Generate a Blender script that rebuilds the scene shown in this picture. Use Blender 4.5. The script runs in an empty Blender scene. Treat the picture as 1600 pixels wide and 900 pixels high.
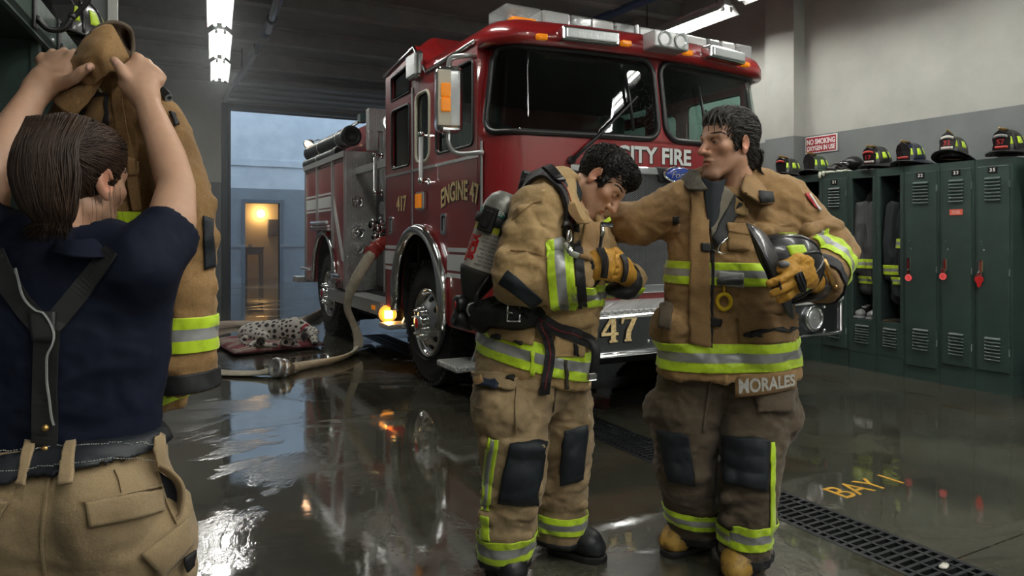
import bpy, bmesh, math, random
import numpy as np
from mathutils import Vector, Matrix, Quaternion
from mathutils.bvhtree import BVHTree
random.seed(7); np.random.seed(7)
PI = math.pi
scene = bpy.context.scene
COL = scene.collection

# ------------------------------------------------------------------ camera
FPX, HOR, CAMZ, YAW = 1100.0, 368.0, 1.30, math.radians(28.2)
CF = Vector((math.sin(YAW), math.cos(YAW), 0)); CR = Vector((math.cos(YAW), -math.sin(YAW), 0)); CU = Vector((0, 0, 1))
CAM = Vector((0, 0, CAMZ))
cam_data = bpy.data.cameras.new('camera'); cam = bpy.data.objects.new('camera', cam_data); COL.objects.link(cam)
cam.location = CAM; cam.rotation_euler = (PI/2, 0, -YAW)
cam_data.sensor_width = 36.0; cam_data.lens = FPX/1600*36.0
cam_data.shift_y = (HOR-450)/1600.0
cam_data.clip_start = 0.05; cam_data.clip_end = 200
scene.camera = cam

# ------------------------------------------------------------------ world, exposure
world = bpy.data.worlds.new('world'); scene.world = world; world.use_nodes = True
bg = world.node_tree.nodes['Background']
bg.inputs[0].default_value = (0.56, 0.73, 0.94, 1); bg.inputs[1].default_value = 1.85
scene.view_settings.view_transform = 'Standard'; scene.view_settings.look = 'None'
scene.view_settings.gamma = 1.0; scene.view_settings.use_curve_mapping = False
scene.view_settings.exposure = 0.12
TUBE_POWER = 54.0          # emission of the fluorescent tubes
TUBE_COL = (1.0, 0.985, 0.93)

def area_lamp(name, loc, size, energy, col, rot=(0, 0, 0), size_y=None):
    l = bpy.data.lights.new(name, 'AREA'); l.energy = energy; l.color = col; l.size = size
    if size_y: l.shape = 'RECTANGLE'; l.size_y = size_y
    o = bpy.data.objects.new(name, l); COL.objects.link(o); o.location = loc; o.rotation_euler = rot
    return o

# ------------------------------------------------------------------ pixel to world helpers (1600 x 900 frame)
def ray(px, py): return CF + CR*((px-800)/FPX) + CU*((HOR-py)/FPX)
def P(px, py, d): return CAM + ray(px, py)*d
def onX(px, py, X): r = ray(px, py); return CAM + r*(X/r.x)
def onY(px, py, Y): r = ray(px, py); return CAM + r*(Y/r.y)
def onZ(px, py, Z): r = ray(px, py); return CAM + r*((Z-CAMZ)/r.z)
def lerp(a, b, t): return a+(b-a)*t

# ------------------------------------------------------------------ object helpers
def wmat(o):
    m = o.matrix_basis.copy()
    if o.parent: m = wmat(o.parent) @ o.matrix_parent_inverse @ m
    return m
def link(o, parent=None):
    COL.objects.link(o)
    if parent is not None:
        o.parent = parent; o.matrix_parent_inverse = wmat(parent).inverted()
    return o
def tag(o, label=None, cat=None, group=None, kind=None):
    if label: o['label'] = label
    if cat: o['category'] = cat
    if group: o['group'] = group
    if kind: o['kind'] = kind
    return o
def thing(name, label, cat, loc=(0, 0, 0), rotz=0, group=None):
    o = bpy.data.objects.new(name, None); COL.objects.link(o); o.empty_display_size = .1
    o.location = loc; o.rotation_euler = (0, 0, rotz)
    return tag(o, label, cat, group)
def kids(o): return [c for c in bpy.data.objects if c.parent == o]
def dup(root, loc=None, rotz=None, label=None, group=None, scale=None, rot=None):
    r = root.copy(); COL.objects.link(r)
    def rec(src, dst):
        for ch in kids(src):
            if ch == dst: continue
            c = ch.copy(); COL.objects.link(c); c.parent = dst; c.matrix_parent_inverse = ch.matrix_parent_inverse.copy()
            rec(ch, c)
    rec(root, r)
    if loc is not None: r.location = loc
    if rotz is not None: r.rotation_euler = (0, 0, rotz)
    if rot is not None: r.rotation_euler = rot
    if scale is not None: r.scale = (scale,)*3
    if label: r['label'] = label
    if group: r['group'] = group
    return r

# ------------------------------------------------------------------ materials
MATS = {}
def mat(name, col, rough=.6, metal=0., noise=None, bump=None, coat=0., emit=None, spec=None, alpha=None, trans=None, ior=None, weave=None, rnoise=None, sheen=0.):
    """noise = (scale, colour2, lo, hi), bump = (scale, strength, distance), weave = (frequency, strength, distance)"""
    if name in MATS: return MATS[name]
    m = bpy.data.materials.new(name); m.use_nodes = True; nt = m.node_tree; N = nt.nodes; L = nt.links
    b = N['Principled BSDF']; b.inputs['Base Color'].default_value = (*col, 1)
    b.inputs['Roughness'].default_value = rough; b.inputs['Metallic'].default_value = metal
    if coat: b.inputs['Coat Weight'].default_value = coat; b.inputs['Coat Roughness'].default_value = .06
    if sheen: b.inputs['Sheen Weight'].default_value = sheen
    if spec is not None: b.inputs['Specular IOR Level'].default_value = spec
    if alpha is not None: b.inputs['Alpha'].default_value = alpha
    if trans is not None: b.inputs['Transmission Weight'].default_value = trans
    if ior is not None: b.inputs['IOR'].default_value = ior
    if emit: b.inputs['Emission Color'].default_value = (*emit[0], 1); b.inputs['Emission Strength'].default_value = emit[1]
    tc = N.new('ShaderNodeTexCoord')
    def nz(scale, detail=5, rg=.6):
        n = N.new('ShaderNodeTexNoise'); n.inputs['Scale'].default_value = scale; n.inputs['Detail'].default_value = detail; n.inputs['Roughness'].default_value = rg
        L.new(tc.outputs['Object'], n.inputs['Vector']); return n
    if noise:
        n = nz(noise[0]); r = N.new('ShaderNodeValToRGB'); r.color_ramp.elements[0].position = noise[2]; r.color_ramp.elements[1].position = noise[3]
        r.color_ramp.elements[0].color = (*noise[1], 1); r.color_ramp.elements[1].color = (*col, 1)
        L.new(n.outputs['Fac'], r.inputs['Fac']); L.new(r.outputs['Color'], b.inputs['Base Color'])
    if rnoise:
        n = nz(rnoise[0]); r = N.new('ShaderNodeMapRange'); r.inputs['From Min'].default_value = .35; r.inputs['From Max'].default_value = .65
        r.inputs['To Min'].default_value = rnoise[1]; r.inputs['To Max'].default_value = rnoise[2]
        L.new(n.outputs['Fac'], r.inputs['Value']); L.new(r.outputs['Result'], b.inputs['Roughness'])
    last = None
    if weave:
        w = N.new('ShaderNodeTexChecker'); w.inputs['Scale'].default_value = weave[0]
        L.new(tc.outputs['Object'], w.inputs['Vector'])
        bp = N.new('ShaderNodeBump'); bp.inputs['Strength'].default_value = weave[1]; bp.inputs['Distance'].default_value = weave[2]
        L.new(w.outputs['Fac'], bp.inputs['Height']); last = bp
    if bump:
        n = nz(bump[0], 4); bp = N.new('ShaderNodeBump'); bp.inputs['Strength'].default_value = bump[1]; bp.inputs['Distance'].default_value = bump[2]
        L.new(n.outputs['Fac'], bp.inputs['Height'])
        if last: L.new(last.outputs['Normal'], bp.inputs['Normal'])
        last = bp
    if last: L.new(last.outputs['Normal'], b.inputs['Normal'])
    MATS[name] = m; return m

# ------------------------------------------------------------------ mesh builder
def frame_of(axis):
    a = Vector(axis).normalized(); t = Vector((0, 0, 1)) if abs(a.z) < .9 else Vector((1, 0, 0))
    u = t.cross(a).normalized(); v = a.cross(u); return u, v, a
class B:
    def __init__(s): s.v = []; s.f = []; s.m = []; s.sm = []
    def add(s, vs, fs, m=0, sm=False):
        o = len(s.v); s.v += [tuple(x) for x in vs]
        for f in fs: s.f.append(tuple(i+o for i in f)); s.m.append(m); s.sm.append(sm)
        return s
    def box(s, c, size, m=0, rot=None, taper=None):
        c = Vector(c); hx, hy, hz = size[0]/2, size[1]/2, size[2]/2; vs = []
        for z in (-1, 1):
            for x, y in ((-1, -1), (1, -1), (1, 1), (-1, 1)):
                k = taper if (taper and z > 0) else 1
                p = Vector((x*hx*k, y*hy*k, z*hz))
                if rot is not None: p = rot @ p
                vs.append(c+p)
        return s.add(vs, [(3, 2, 1, 0), (4, 5, 6, 7), (0, 1, 5, 4), (1, 2, 6, 5), (2, 3, 7, 6), (3, 0, 4, 7)], m)
    def bx(s, x0, x1, y0, y1, z0, z1, m=0): return s.box(((x0+x1)/2, (y0+y1)/2, (z0+z1)/2), (abs(x1-x0), abs(y1-y0), abs(z1-z0)), m)
    def lathe(s, prof, org, axis=(0, 0, 1), n=24, m=0, sm=True, a0=0, a1=2*PI, sx=1., sy=1., u=None):
        uu, vv, a = frame_of(axis)
        if u is not None: uu = Vector(u).normalized(); vv = a.cross(uu)
        org = Vector(org); full = abs(a1-a0-2*PI) < 1e-6; k = n if full else n+1; vs = []; fs = []
        for r, h in prof:
            for i in range(k):
                t = a0+(a1-a0)*i/n; vs.append(org+uu*(r*sx*math.cos(t))+vv*(r*sy*math.sin(t))+a*h)
        for j in range(len(prof)-1):
            for i in range(n):
                i2 = (i+1) % k; fs.append((j*k+i, j*k+i2, (j+1)*k+i2, (j+1)*k+i))
        return s.add(vs, fs, m, sm)
    def cyl(s, p0, p1, r0, r1=None, n=16, m=0, sm=True):
        p0, p1 = Vector(p0), Vector(p1); r1 = r0 if r1 is None else r1; h = (p1-p0).length
        return s.lathe([(0, 0), (r0, 0), (r0, 0), (r1, h), (r1, h), (0, h)], p0, p1-p0, n, m, sm)
    def sph(s, c, r, n=16, m=0, sc=(1, 1, 1), rot=None):
        vs = []; fs = []; k = n//2
        for j in range(k+1):
            t = PI*j/k
            for i in range(n):
                a = 2*PI*i/n; p = Vector((r*sc[0]*math.sin(t)*math.cos(a), r*sc[1]*math.sin(t)*math.sin(a), r*sc[2]*math.cos(t)))
                if rot is not None: p = rot @ p
                vs.append(Vector(c)+p)
        for j in range(k):
            for i in range(n): fs.append((j*n+i, (j+1)*n+i, (j+1)*n+(i+1) % n, j*n+(i+1) % n))
        return s.add(vs, fs, m, True)
    def tube(s, path, r, n=10, m=0, closed=False, ry=None, up=None, caps=True, sm=True):
        pts = [Vector(p) for p in path]; k = len(pts); rs = r if hasattr(r, '__len__') else [r]*k
        rys = rs if ry is None else (ry if hasattr(ry, '__len__') else [ry]*k)
        vs = []; fs = []; pu = Vector(up) if up is not None else None
        for i, p in enumerate(pts):
            a = pts[(i+1) % k] if (closed or i < k-1) else pts[i]; b_ = pts[(i-1) % k] if (closed or i > 0) else pts[i]
            t = (a-b_).normalized()
            if pu is None: pu = frame_of(t)[0]
            uu = (pu-t*pu.dot(t))
            uu = uu.normalized() if uu.length > 1e-6 else frame_of(t)[0]
            if up is None: pu = uu
            vv = t.cross(uu)
            for j in range(n):
                q = 2*PI*j/n; vs.append(p+uu*(rs[i]*math.cos(q))+vv*(rys[i]*math.sin(q)))
        for i in range(k if closed else k-1):
            for j in range(n):
                a, b_ = i*n, ((i+1) % k)*n; fs.append((a+j, a+(j+1) % n, b_+(j+1) % n, b_+j))
        if caps and not closed: fs.append(tuple(range(n))[::-1]); fs.append(tuple(range((k-1)*n, k*n)))
        return s.add(vs, fs, m, sm)
    def prism(s, poly, org, ux, uy, depth, m=0, sm=False):
        org, ux, uy = Vector(org), Vector(ux), Vector(uy); nn = ux.cross(uy).normalized()*depth; k = len(poly)
        a = [org+ux*p[0]+uy*p[1] for p in poly]; vs = a+[p+nn for p in a]
        fs = [tuple(range(k))[::-1], tuple(range(k, 2*k))]+[(i, (i+1) % k, (i+1) % k+k, i+k) for i in range(k)]
        return s.add(vs, fs, m, sm)
    def grid(s, pts, m=0, sm=True):
        a = len(pts); b_ = len(pts[0]); vs = [p for row in pts for p in row]
        return s.add(vs, [(i*b_+j, i*b_+j+1, (i+1)*b_+j+1, (i+1)*b_+j) for i in range(a-1) for j in range(b_-1)], m, sm)
    def text(s, txt, org, ux, uy, height, m=0, depth=.003, bold=0., width=None, center=False, fn=None, shear=0., space=1.):
        vs, fs = text_geo(txt, bold, shear, space); xs = [v[0] for v in vs]; ys = [v[1] for v in vs]; h = max(ys)-min(ys)
        sc = height/h; sx = sc if width is None else width/(max(xs)-min(xs)); x0 = min(xs); y0 = min(ys)
        if center: x0 = (min(xs)+max(xs))/2; y0 = (min(ys)+max(ys))/2
        ux, uy, org = Vector(ux), Vector(uy), Vector(org); nn = ux.cross(uy).normalized()
        out = []
        for v in vs:
            a, b_ = (v[0]-x0)*sx, (v[1]-y0)*sc
            if fn: a, b_ = fn(a, b_)
            out.append(org+ux*a+uy*b_+nn*(depth*(v[2]+.5)))
        return s.add(out, fs, m)
    def obj(s, name, mats, parent=None, bevel=0., seg=2, solid=0., sub=0, offset=-1, bang=None):
        me = bpy.data.meshes.new(name); me.from_pydata(s.v, [], s.f); mats = mats if isinstance(mats, (list, tuple)) else [mats]
        for q in mats: me.materials.append(q)
        me.polygons.foreach_set('material_index', s.m); me.polygons.foreach_set('use_smooth', s.sm); me.update()
        o = bpy.data.objects.new(name, me); link(o, parent)
        if solid:
            d = o.modifiers.new('s', 'SOLIDIFY'); d.thickness = solid; d.offset = offset
        if bevel:
            d = o.modifiers.new('b', 'BEVEL'); d.width = bevel; d.segments = seg; d.limit_method = 'ANGLE'; d.angle_limit = bang or math.radians(40)
        if sub:
            d = o.modifiers.new('u', 'SUBSURF'); d.levels = sub; d.render_levels = sub
        return o
def curve_geo(cu):
    o = bpy.data.objects.new('tmp', cu); COL.objects.link(o); dg = bpy.context.evaluated_depsgraph_get(); dg.update()
    me = bpy.data.meshes.new_from_object(o.evaluated_get(dg))
    vs = [tuple(v.co) for v in me.vertices]; fs = [tuple(p.vertices) for p in me.polygons]
    bpy.data.objects.remove(o); bpy.data.meshes.remove(me); bpy.data.curves.remove(cu); return vs, fs
_TG = {}
def text_geo(txt, bold=0., shear=0., space=1.):
    k = (txt, bold, shear, space)
    if k not in _TG:
        cu = bpy.data.curves.new('t', 'FONT'); cu.body = txt; cu.size = 1; cu.extrude = .5; cu.offset = bold; cu.shear = shear; cu.space_character = space; cu.resolution_u = 4
        _TG[k] = curve_geo(cu)
    return _TG[k]
def plate_geo(polys, thick):
    cu = bpy.data.curves.new('p', 'CURVE'); cu.dimensions = '2D'; cu.fill_mode = 'BOTH'; cu.extrude = thick/2
    for poly in polys:
        sp = cu.splines.new('POLY'); sp.points.add(len(poly)-1)
        for q, p in zip(sp.points, poly): q.co = (p[0], p[1], 0, 1)
        sp.use_cyclic_u = True
    return curve_geo(cu)
def plate(b, polys, thick, fn, m=0):
    """flat plate with holes; fn(a, b, t) maps plate coordinates to a point"""
    vs, fs = plate_geo(polys, thick); b.add([fn(*v) for v in vs], fs, m); return b
def rrect(x0, y0, x1, y1, r, n=5):
    out = []
    for cx, cy, a in ((x1-r, y1-r, 0), (x0+r, y1-r, 90), (x0+r, y0+r, 180), (x1-r, y0+r, 270)):
        for i in range(n+1):
            t = math.radians(a+90*i/n); out.append((cx+r*math.cos(t), cy+r*math.sin(t)))
    return out
def arc(cx, cy, r, a0, a1, n=16): return [(cx+r*math.cos(math.radians(a0+(a1-a0)*i/n)), cy+r*math.sin(math.radians(a0+(a1-a0)*i/n))) for i in range(n+1)]
def bez(pts, n=40):
    """Catmull-Rom through the points"""
    p = [Vector(q) for q in pts]; p = [p[0]*2-p[1]]+p+[p[-1]*2-p[-2]]; out = []; k = len(p)-3
    for i in range(n+1):
        t = i/n*k; j = min(int(t), k-1); t -= j; a, b_, c, d = p[j:j+4]
        out.append(.5*((2*b_)+(c-a)*t+(2*a-5*b_+4*c-d)*t*t+(3*b_-a-3*c+d)*t**3))
    return out
# ------------------------------------------------------------------ smooth-union solids to one continuous mesh
_perm = np.random.RandomState(3).permutation(512).astype(np.int32)
_grad = np.random.RandomState(4).normal(size=(512, 3)); _grad /= np.linalg.norm(_grad, axis=1)[:, None]
def noise3(p):
    p = np.asarray(p, float); i = np.floor(p).astype(np.int64); f = p-i; u = f*f*f*(f*(f*6-15)+10); r = 0
    for dx in (0, 1):
        for dy in (0, 1):
            for dz in (0, 1):
                h = _perm[(_perm[(_perm[(i[:, 0]+dx) & 511]+i[:, 1]+dy) & 511]+i[:, 2]+dz) & 511]
                g = _grad[h]; d = g[:, 0]*(f[:, 0]-dx)+g[:, 1]*(f[:, 1]-dy)+g[:, 2]*(f[:, 2]-dz)
                r = r+d*(u[:, 0] if dx else 1-u[:, 0])*(u[:, 1] if dy else 1-u[:, 1])*(u[:, 2] if dz else 1-u[:, 2])
    return r
def folds(p, fx, fz, seed=0.):
    """crease field: sharp valleys between soft folds, about -1..1"""
    q = np.array(p)*np.array([fx, fx, fz])+seed
    w = np.stack([noise3(q*.5+11), noise3(q*.5+37), noise3(q*.5+71)], 1)
    return 1-2.6*np.abs(noise3(q+w*1.3))+.5*noise3(q*2.3+5)
class SDF:
    def __init__(s, lo, hi, h):
        s.h = h; s.lo = np.array(lo, float); n = np.ceil((np.array(hi)-s.lo)/h).astype(int)+1
        s.ax = [s.lo[i]+h*np.arange(n[i]) for i in range(3)]; s.D = np.full(n, 1.0, np.float32)
    def _sub(s, lo, hi):
        sl = []
        for i in range(3):
            a = int(max(0, math.floor((lo[i]-s.lo[i])/s.h))); b = int(min(len(s.ax[i]), math.ceil((hi[i]-s.lo[i])/s.h)+1)); sl.append(slice(a, max(a, b)))
        sl = tuple(sl); g = np.meshgrid(s.ax[0][sl[0]], s.ax[1][sl[1]], s.ax[2][sl[2]], indexing='ij'); return sl, g
    def _op(s, sl, d, k, op):
        a = s.D[sl]
        if op == '-': d = -d; hh = np.maximum(k-np.abs(a-d), 0)/k; r = np.maximum(a, d)+hh*hh*k*.25
        elif op == '&': r = np.maximum(a, d)
        else: hh = np.maximum(k-np.abs(a-d), 0)/k; r = np.minimum(a, d)-hh*hh*k*.25
        s.D[sl] = r
    def ell(s, c, r, rot=None, k=.015, op='+'):
        c = np.array(c, float); r = np.array(r if hasattr(r, '__len__') else (r,)*3, float); R = max(r)+k+.02
        sl, g = s._sub(c-R, c+R)
        if g[0].size == 0: return s
        p = np.stack([g[0]-c[0], g[1]-c[1], g[2]-c[2]], -1)
        if rot is not None: p = p @ np.array(rot)
        q = p/r; k0 = np.sqrt((q*q).sum(-1)); q2 = p/(r*r); k1 = np.sqrt((q2*q2).sum(-1))+1e-9
        s._op(sl, k0*(k0-1)/k1, k, op); return s
    def cap(s, p0, p1, r0, r1=None, k=.015, op='+'):
        r1 = r0 if r1 is None else r1
        return s.loft([(p0, r0, r0), (p1, r1, r1)], None, k, op)
    def loft(s, nodes, side=None, k=.02, op='+', e=2.0):
        """chain of elliptical sections (point, half width along side, half depth, optional side)"""
        N = [(np.array(n[0], float), n[1], n[2], (np.array(n[3], float) if len(n) > 3 else (None if side is None else np.array(side, float)))) for n in nodes]
        R = max(max(n[1], n[2]) for n in N)+k+.02
        lo = np.min([n[0] for n in N], 0)-R; hi = np.max([n[0] for n in N], 0)+R
        sl, g = s._sub(lo, hi)
        if g[0].size == 0: return s
        X = np.stack(g, -1); best = None
        for (a, ra, rb, sa), (b, qa, qb, sb) in zip(N[:-1], N[1:]):
            d = b-a; L = np.linalg.norm(d)+1e-9; t_ = d/L; p = X-a; al = p @ t_; t = np.clip(al/L, 0, 1); ex = al-t*L
            A = ra+(qa-ra)*t; Bv = rb+(qb-rb)*t
            if sa is None:
                lat = np.sqrt(np.maximum((p*p).sum(-1)-al*al, 0)); dd = np.sqrt(lat*lat+ex*ex)-A
            else:
                sd = sa+(sb-sa)*.5; sd = sd-t_*(sd @ t_); sd /= np.linalg.norm(sd)+1e-9; nn = np.cross(t_, sd)
                xs = (p @ sd)/A; xn = (p @ nn)/Bv; m = np.minimum(A, Bv); xe = ex/m
                if e == 2.0: kk = np.sqrt(xs*xs+xn*xn+xe*xe)
                else: kk = (np.abs(xs)**e+np.abs(xn)**e+np.abs(xe)**e)**(1/e)
                gr = np.sqrt((xs/A)**2+(xn/Bv)**2+(xe/m)**2)/(kk+1e-6)
                dd = (kk-1)/np.maximum(gr, 1e-3); dd = np.where(kk < .3, -m*.7, dd)
            best = dd if best is None else np.minimum(best, dd)
        s._op(sl, best, k, op); return s
    def plane(s, p, n):
        """keep the side the normal points away from"""
        n = np.array(n, float); n /= np.linalg.norm(n); g = np.meshgrid(*s.ax, indexing='ij')
        d = (g[0]-p[0])*n[0]+(g[1]-p[1])*n[1]+(g[2]-p[2])*n[2]; s.D = np.maximum(s.D, d.astype(np.float32)); return s
    def surface(s, smooth=2):
        D = s.D; ins = D < 0; n = D.shape
        c = sum(ins[i:n[0]-1+i, j:n[1]-1+j, k:n[2]-1+k].astype(np.int8) for i in (0, 1) for j in (0, 1) for k in (0, 1))
        act = (c > 0) & (c < 8); idx = np.full(act.shape, -1, np.int64); ci = np.argwhere(act); idx[act] = np.arange(len(ci))
        acc = np.zeros((len(ci), 3)); cnt = np.zeros(len(ci))
        cor = [(i, j, k) for i in (0, 1) for j in (0, 1) for k in (0, 1)]
        for a in range(8):
            for b in range(a+1, 8):
                if sum(abs(x-y) for x, y in zip(cor[a], cor[b])) != 1: continue
                A, Bc = np.array(cor[a]), np.array(cor[b]); va = D[tuple((ci+A).T)]; vb = D[tuple((ci+Bc).T)]; mk = (va < 0) != (vb < 0)
                t = np.where(mk, va/np.where(mk, va-vb, 1), 0)[:, None]; acc += np.where(mk[:, None], A+(Bc-A)*t, 0); cnt += mk
        V = s.lo+(ci+acc/cnt[:, None])*s.h; F = []
        for ax in range(3):
            o1, o2 = [(1, 2), (2, 0), (0, 1)][ax]; m0 = [slice(None)]*3; m1 = [slice(None)]*3; m0[ax] = slice(0, -1); m1[ax] = slice(1, None)
            ch = ins[tuple(m0)] != ins[tuple(m1)]; e_ = np.argwhere(ch); e_ = e_[(e_[:, o1] > 0) & (e_[:, o2] > 0) & (e_[:, o1] < n[o1]-1) & (e_[:, o2] < n[o2]-1)]
            if len(e_) == 0: continue
            q = []
            for da, db in ((-1, -1), (0, -1), (0, 0), (-1, 0)):
                w = e_.copy(); w[:, o1] += da; w[:, o2] += db; q.append(idx[tuple(w.T)])
            q = np.stack(q, 1); fl = ~ins[tuple(e_.T)]; q[fl] = q[fl][:, ::-1]; F.append(q)
        F = np.concatenate(F); F = F[(F >= 0).all(1)]
        for _ in range(smooth): V = lap(V, F, .5)
        return V, F
def lap(V, F, w=.5, mask=None):
    A = np.zeros_like(V); c = np.zeros(len(V))
    for i in range(4):
        for j in (1, 3):
            A += np.stack([np.bincount(F[:, i], V[F[:, (i+j) % 4], x], len(V)) for x in range(3)], 1); c += np.bincount(F[:, i], minlength=len(V))
    T = A/np.maximum(c, 1)[:, None]
    if mask is not None: w = w*mask[:, None]
    return V+(T-V)*w
def vnormals(V, F):
    n = np.cross(V[F[:, 2]]-V[F[:, 0]], V[F[:, 3]]-V[F[:, 1]]); N = np.zeros_like(V)
    for i in range(4): N += np.stack([np.bincount(F[:, i], n[:, x], len(V)) for x in range(3)], 1)
    return N/(np.linalg.norm(N, axis=1)[:, None]+1e-12)
class Skin:
    """a finished surface other pieces can be laid onto"""
    def __init__(s, V, F):
        s.V, s.F = np.asarray(V), np.asarray(F); s.N = vnormals(s.V, s.F); s.bvh = BVHTree.FromPolygons([tuple(v) for v in s.V], [tuple(int(i) for i in f) for f in s.F])
    def hit(s, px, py, off=0.):
        r = ray(px, py).normalized(); h = s.bvh.ray_cast(CAM, r)
        if h[0] is None:
            best = None
            for d in np.linspace(.6, 4.2, 60):
                q = CAM+r*d; n = s.bvh.find_nearest(q)
                if best is None or n[3] < best[3]: best = n
            h = best
        n = h[1] if h[1].dot(r) < 0 else -h[1]; return h[0]+n*off, n
    def near(s, p, off=0.):
        h = s.bvh.find_nearest(Vector(p)); n = h[1]
        return h[0]+n*off, n
def skin_obj(name, V, F, mats, parent=None, midx=None, col=None):
    me = bpy.data.meshes.new(name); V = np.asarray(V, np.float32); F = np.asarray(F, np.int32)
    me.vertices.add(len(V)); me.vertices.foreach_set('co', V.ravel()); me.loops.add(F.size); me.loops.foreach_set('vertex_index', F.ravel())
    me.polygons.add(len(F)); me.polygons.foreach_set('loop_start', np.arange(len(F), dtype=np.int32)*4)
    me.polygons.foreach_set('use_smooth', np.ones(len(F), bool))
    for q in (mats if isinstance(mats, (list, tuple)) else [mats]): me.materials.append(q)
    if midx is not None: me.polygons.foreach_set('material_index', np.asarray(midx, np.int32))
    me.update(calc_edges=True); me.validate()
    if col is not None:
        at = me.attributes.new('tone', 'FLOAT_COLOR', 'POINT'); at.data.foreach_set('color', np.asarray(np.concatenate([col, np.ones((len(col), 1))], 1), np.float32).ravel())
    o = bpy.data.objects.new(name, me); return link(o, parent)
def patch(name, sk, quad, mats, parent, off=.004, thick=.004, nu=12, nv=12, bulge=0., mi=0, smooth=1):
    """cloth piece laid on a surface; quad = four corners (top left, top right, bottom right, bottom left) seen from the front"""
    b = B(); rows = []
    for j in range(nv+1):
        row = []
        for i in range(nu+1):
            u, v = i/nu, j/nv; a = [lerp(quad[0][x], quad[1][x], u) for x in (0, 1)]; c = [lerp(quad[3][x], quad[2][x], u) for x in (0, 1)]
            bl = bulge*(math.sin(PI*u)*math.sin(PI*v))**.6 if bulge else 0
            row.append(sk.hit(lerp(a[0], c[0], v), lerp(a[1], c[1], v), off+bl)[0])
        rows.append(row)
    for _ in range(smooth):
        rows = [[(rows[j][i]*2+(rows[max(j-1, 0)][i]+rows[min(j+1, nv)][i]+rows[j][max(i-1, 0)]+rows[j][min(i+1, nu)]))/6 if 0 < i < nu and 0 < j < nv else rows[j][i] for i in range(nu+1)] for j in range(nv+1)]
    b.grid([r[::-1] for r in rows], mi)
    return b.obj(name, mats, parent, solid=thick, offset=0)
def strap(name, sk, path, width, mats, parent, off=.006, thick=.004, n=24, world=False, b=None, mi=0):
    p2 = bez([(q[0], q[1], 0) for q in path], n) if not world else None
    hp = [sk.hit(q.x, q.y, off) for q in p2] if not world else [sk.near(q, off) for q in bez(path, n)]
    pts = [h[0] for h in hp]; nr = [h[1] for h in hp]
    for _ in range(4):
        pts = [pts[0]]+[(pts[i-1]+pts[i]*2+pts[i+1])/4 for i in range(1, len(pts)-1)]+[pts[-1]]; nr = [nr[0]]+[(nr[i-1]+nr[i]*2+nr[i+1]).normalized() for i in range(1, len(nr)-1)]+[nr[-1]]
    own = b is None; b = b or B(); rows = []
    for i, p in enumerate(pts):
        t = (pts[min(i+1, n)]-pts[max(i-1, 0)]).normalized(); sd = t.cross(nr[i]).normalized()*width/2; nn = nr[i]*thick/2
        rows.append([p-sd-nn, p+sd-nn, p+sd+nn, p-sd+nn, p-sd-nn])
    b.grid(rows, mi, False)
    if own: return b.obj(name, mats, parent)
    return b
def band(name, sk, planes, mats, parent, keep=None, off=.005, thick=.003, seq=(0, 1, 0)):
    """strip of the surface between two parallel planes: planes = (point, normal, cut distances...)"""
    p0, n, cuts = Vector(planes[0]), Vector(planes[1]).normalized(), planes[2]
    V = sk.V; d = (V-np.array(p0)) @ np.array(n); F = sk.F; fd = d[F]
    m = (fd.max(1) > cuts[0]) & (fd.min(1) < cuts[-1])
    if keep is not None: m &= keep(V[F].mean(1))
    F = F[m]; us, inv = np.unique(F, return_inverse=True); F = inv.reshape(F.shape)
    bm = bmesh.new(); vs = [bm.verts.new(tuple(V[i]+sk.N[i]*off)) for i in us]
    for f in F:
        try: bm.faces.new([vs[i] for i in f])
        except ValueError: pass
    for k, c in enumerate(cuts):
        g = bm.verts[:]+bm.edges[:]+bm.faces[:]
        bmesh.ops.bisect_plane(bm, geom=g, plane_co=p0+n*c, plane_no=n, clear_inner=(k == 0), clear_outer=(k == len(cuts)-1), dist=1e-5)
    for f in bm.faces:
        f.smooth = True; q = (f.calc_center_median()-p0).dot(n); k = sum(1 for c in cuts[1:-1] if q > c); f.material_index = seq[k % len(seq)]
    me = bpy.data.meshes.new(name); bm.to_mesh(me); bm.free()
    for q in mats: me.materials.append(q)
    o = bpy.data.objects.new(name, me); link(o, parent); s = o.modifiers.new('s', 'SOLIDIFY'); s.thickness = thick; s.offset = 0
    return o
# ================================================================== SETTING
WX0, WX1, WY0, WY1, CEIL = -1.3, 6.75, -3.6, 16.13, 4.6
SPLIT = 2.43
m_pale = mat('wall paint pale', (.41, .415, .38), .75, noise=(2.2, (.35, .355, .325), .3, .6), bump=(90, .15, .002))
m_grey = mat('wall paint grey', (.165, .18, .18), .6, noise=(3, (.13, .145, .145), .3, .65), bump=(90, .12, .002))
m_ceil = mat('ceiling concrete', (.34, .35, .34), .9, noise=(1.5, (.22, .23, .22), .3, .7))
m_beam = mat('ceiling beam paint', (.38, .39, .38), .8, noise=(4, (.28, .28, .28), .3, .7))
m_steel_dark = mat('dark steel', (.05, .06, .07), .45, .3)
m_bluepipe = mat('blue pipe', (.06, .11, .22), .4)
m_yard = mat('yard wall upper', (.62, .66, .68), .85, noise=(3, (.48, .53, .56), .3, .65), bump=(40, .2, .004))
m_yard_low = mat('yard wall lower', (.22, .25, .27), .8, noise=(3, (.17, .19, .21), .3, .65))
m_warm = mat('warm room plaster', (.72, .62, .46), .8)
m_wood = mat('brown wood', (.16, .09, .05), .5)

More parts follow.
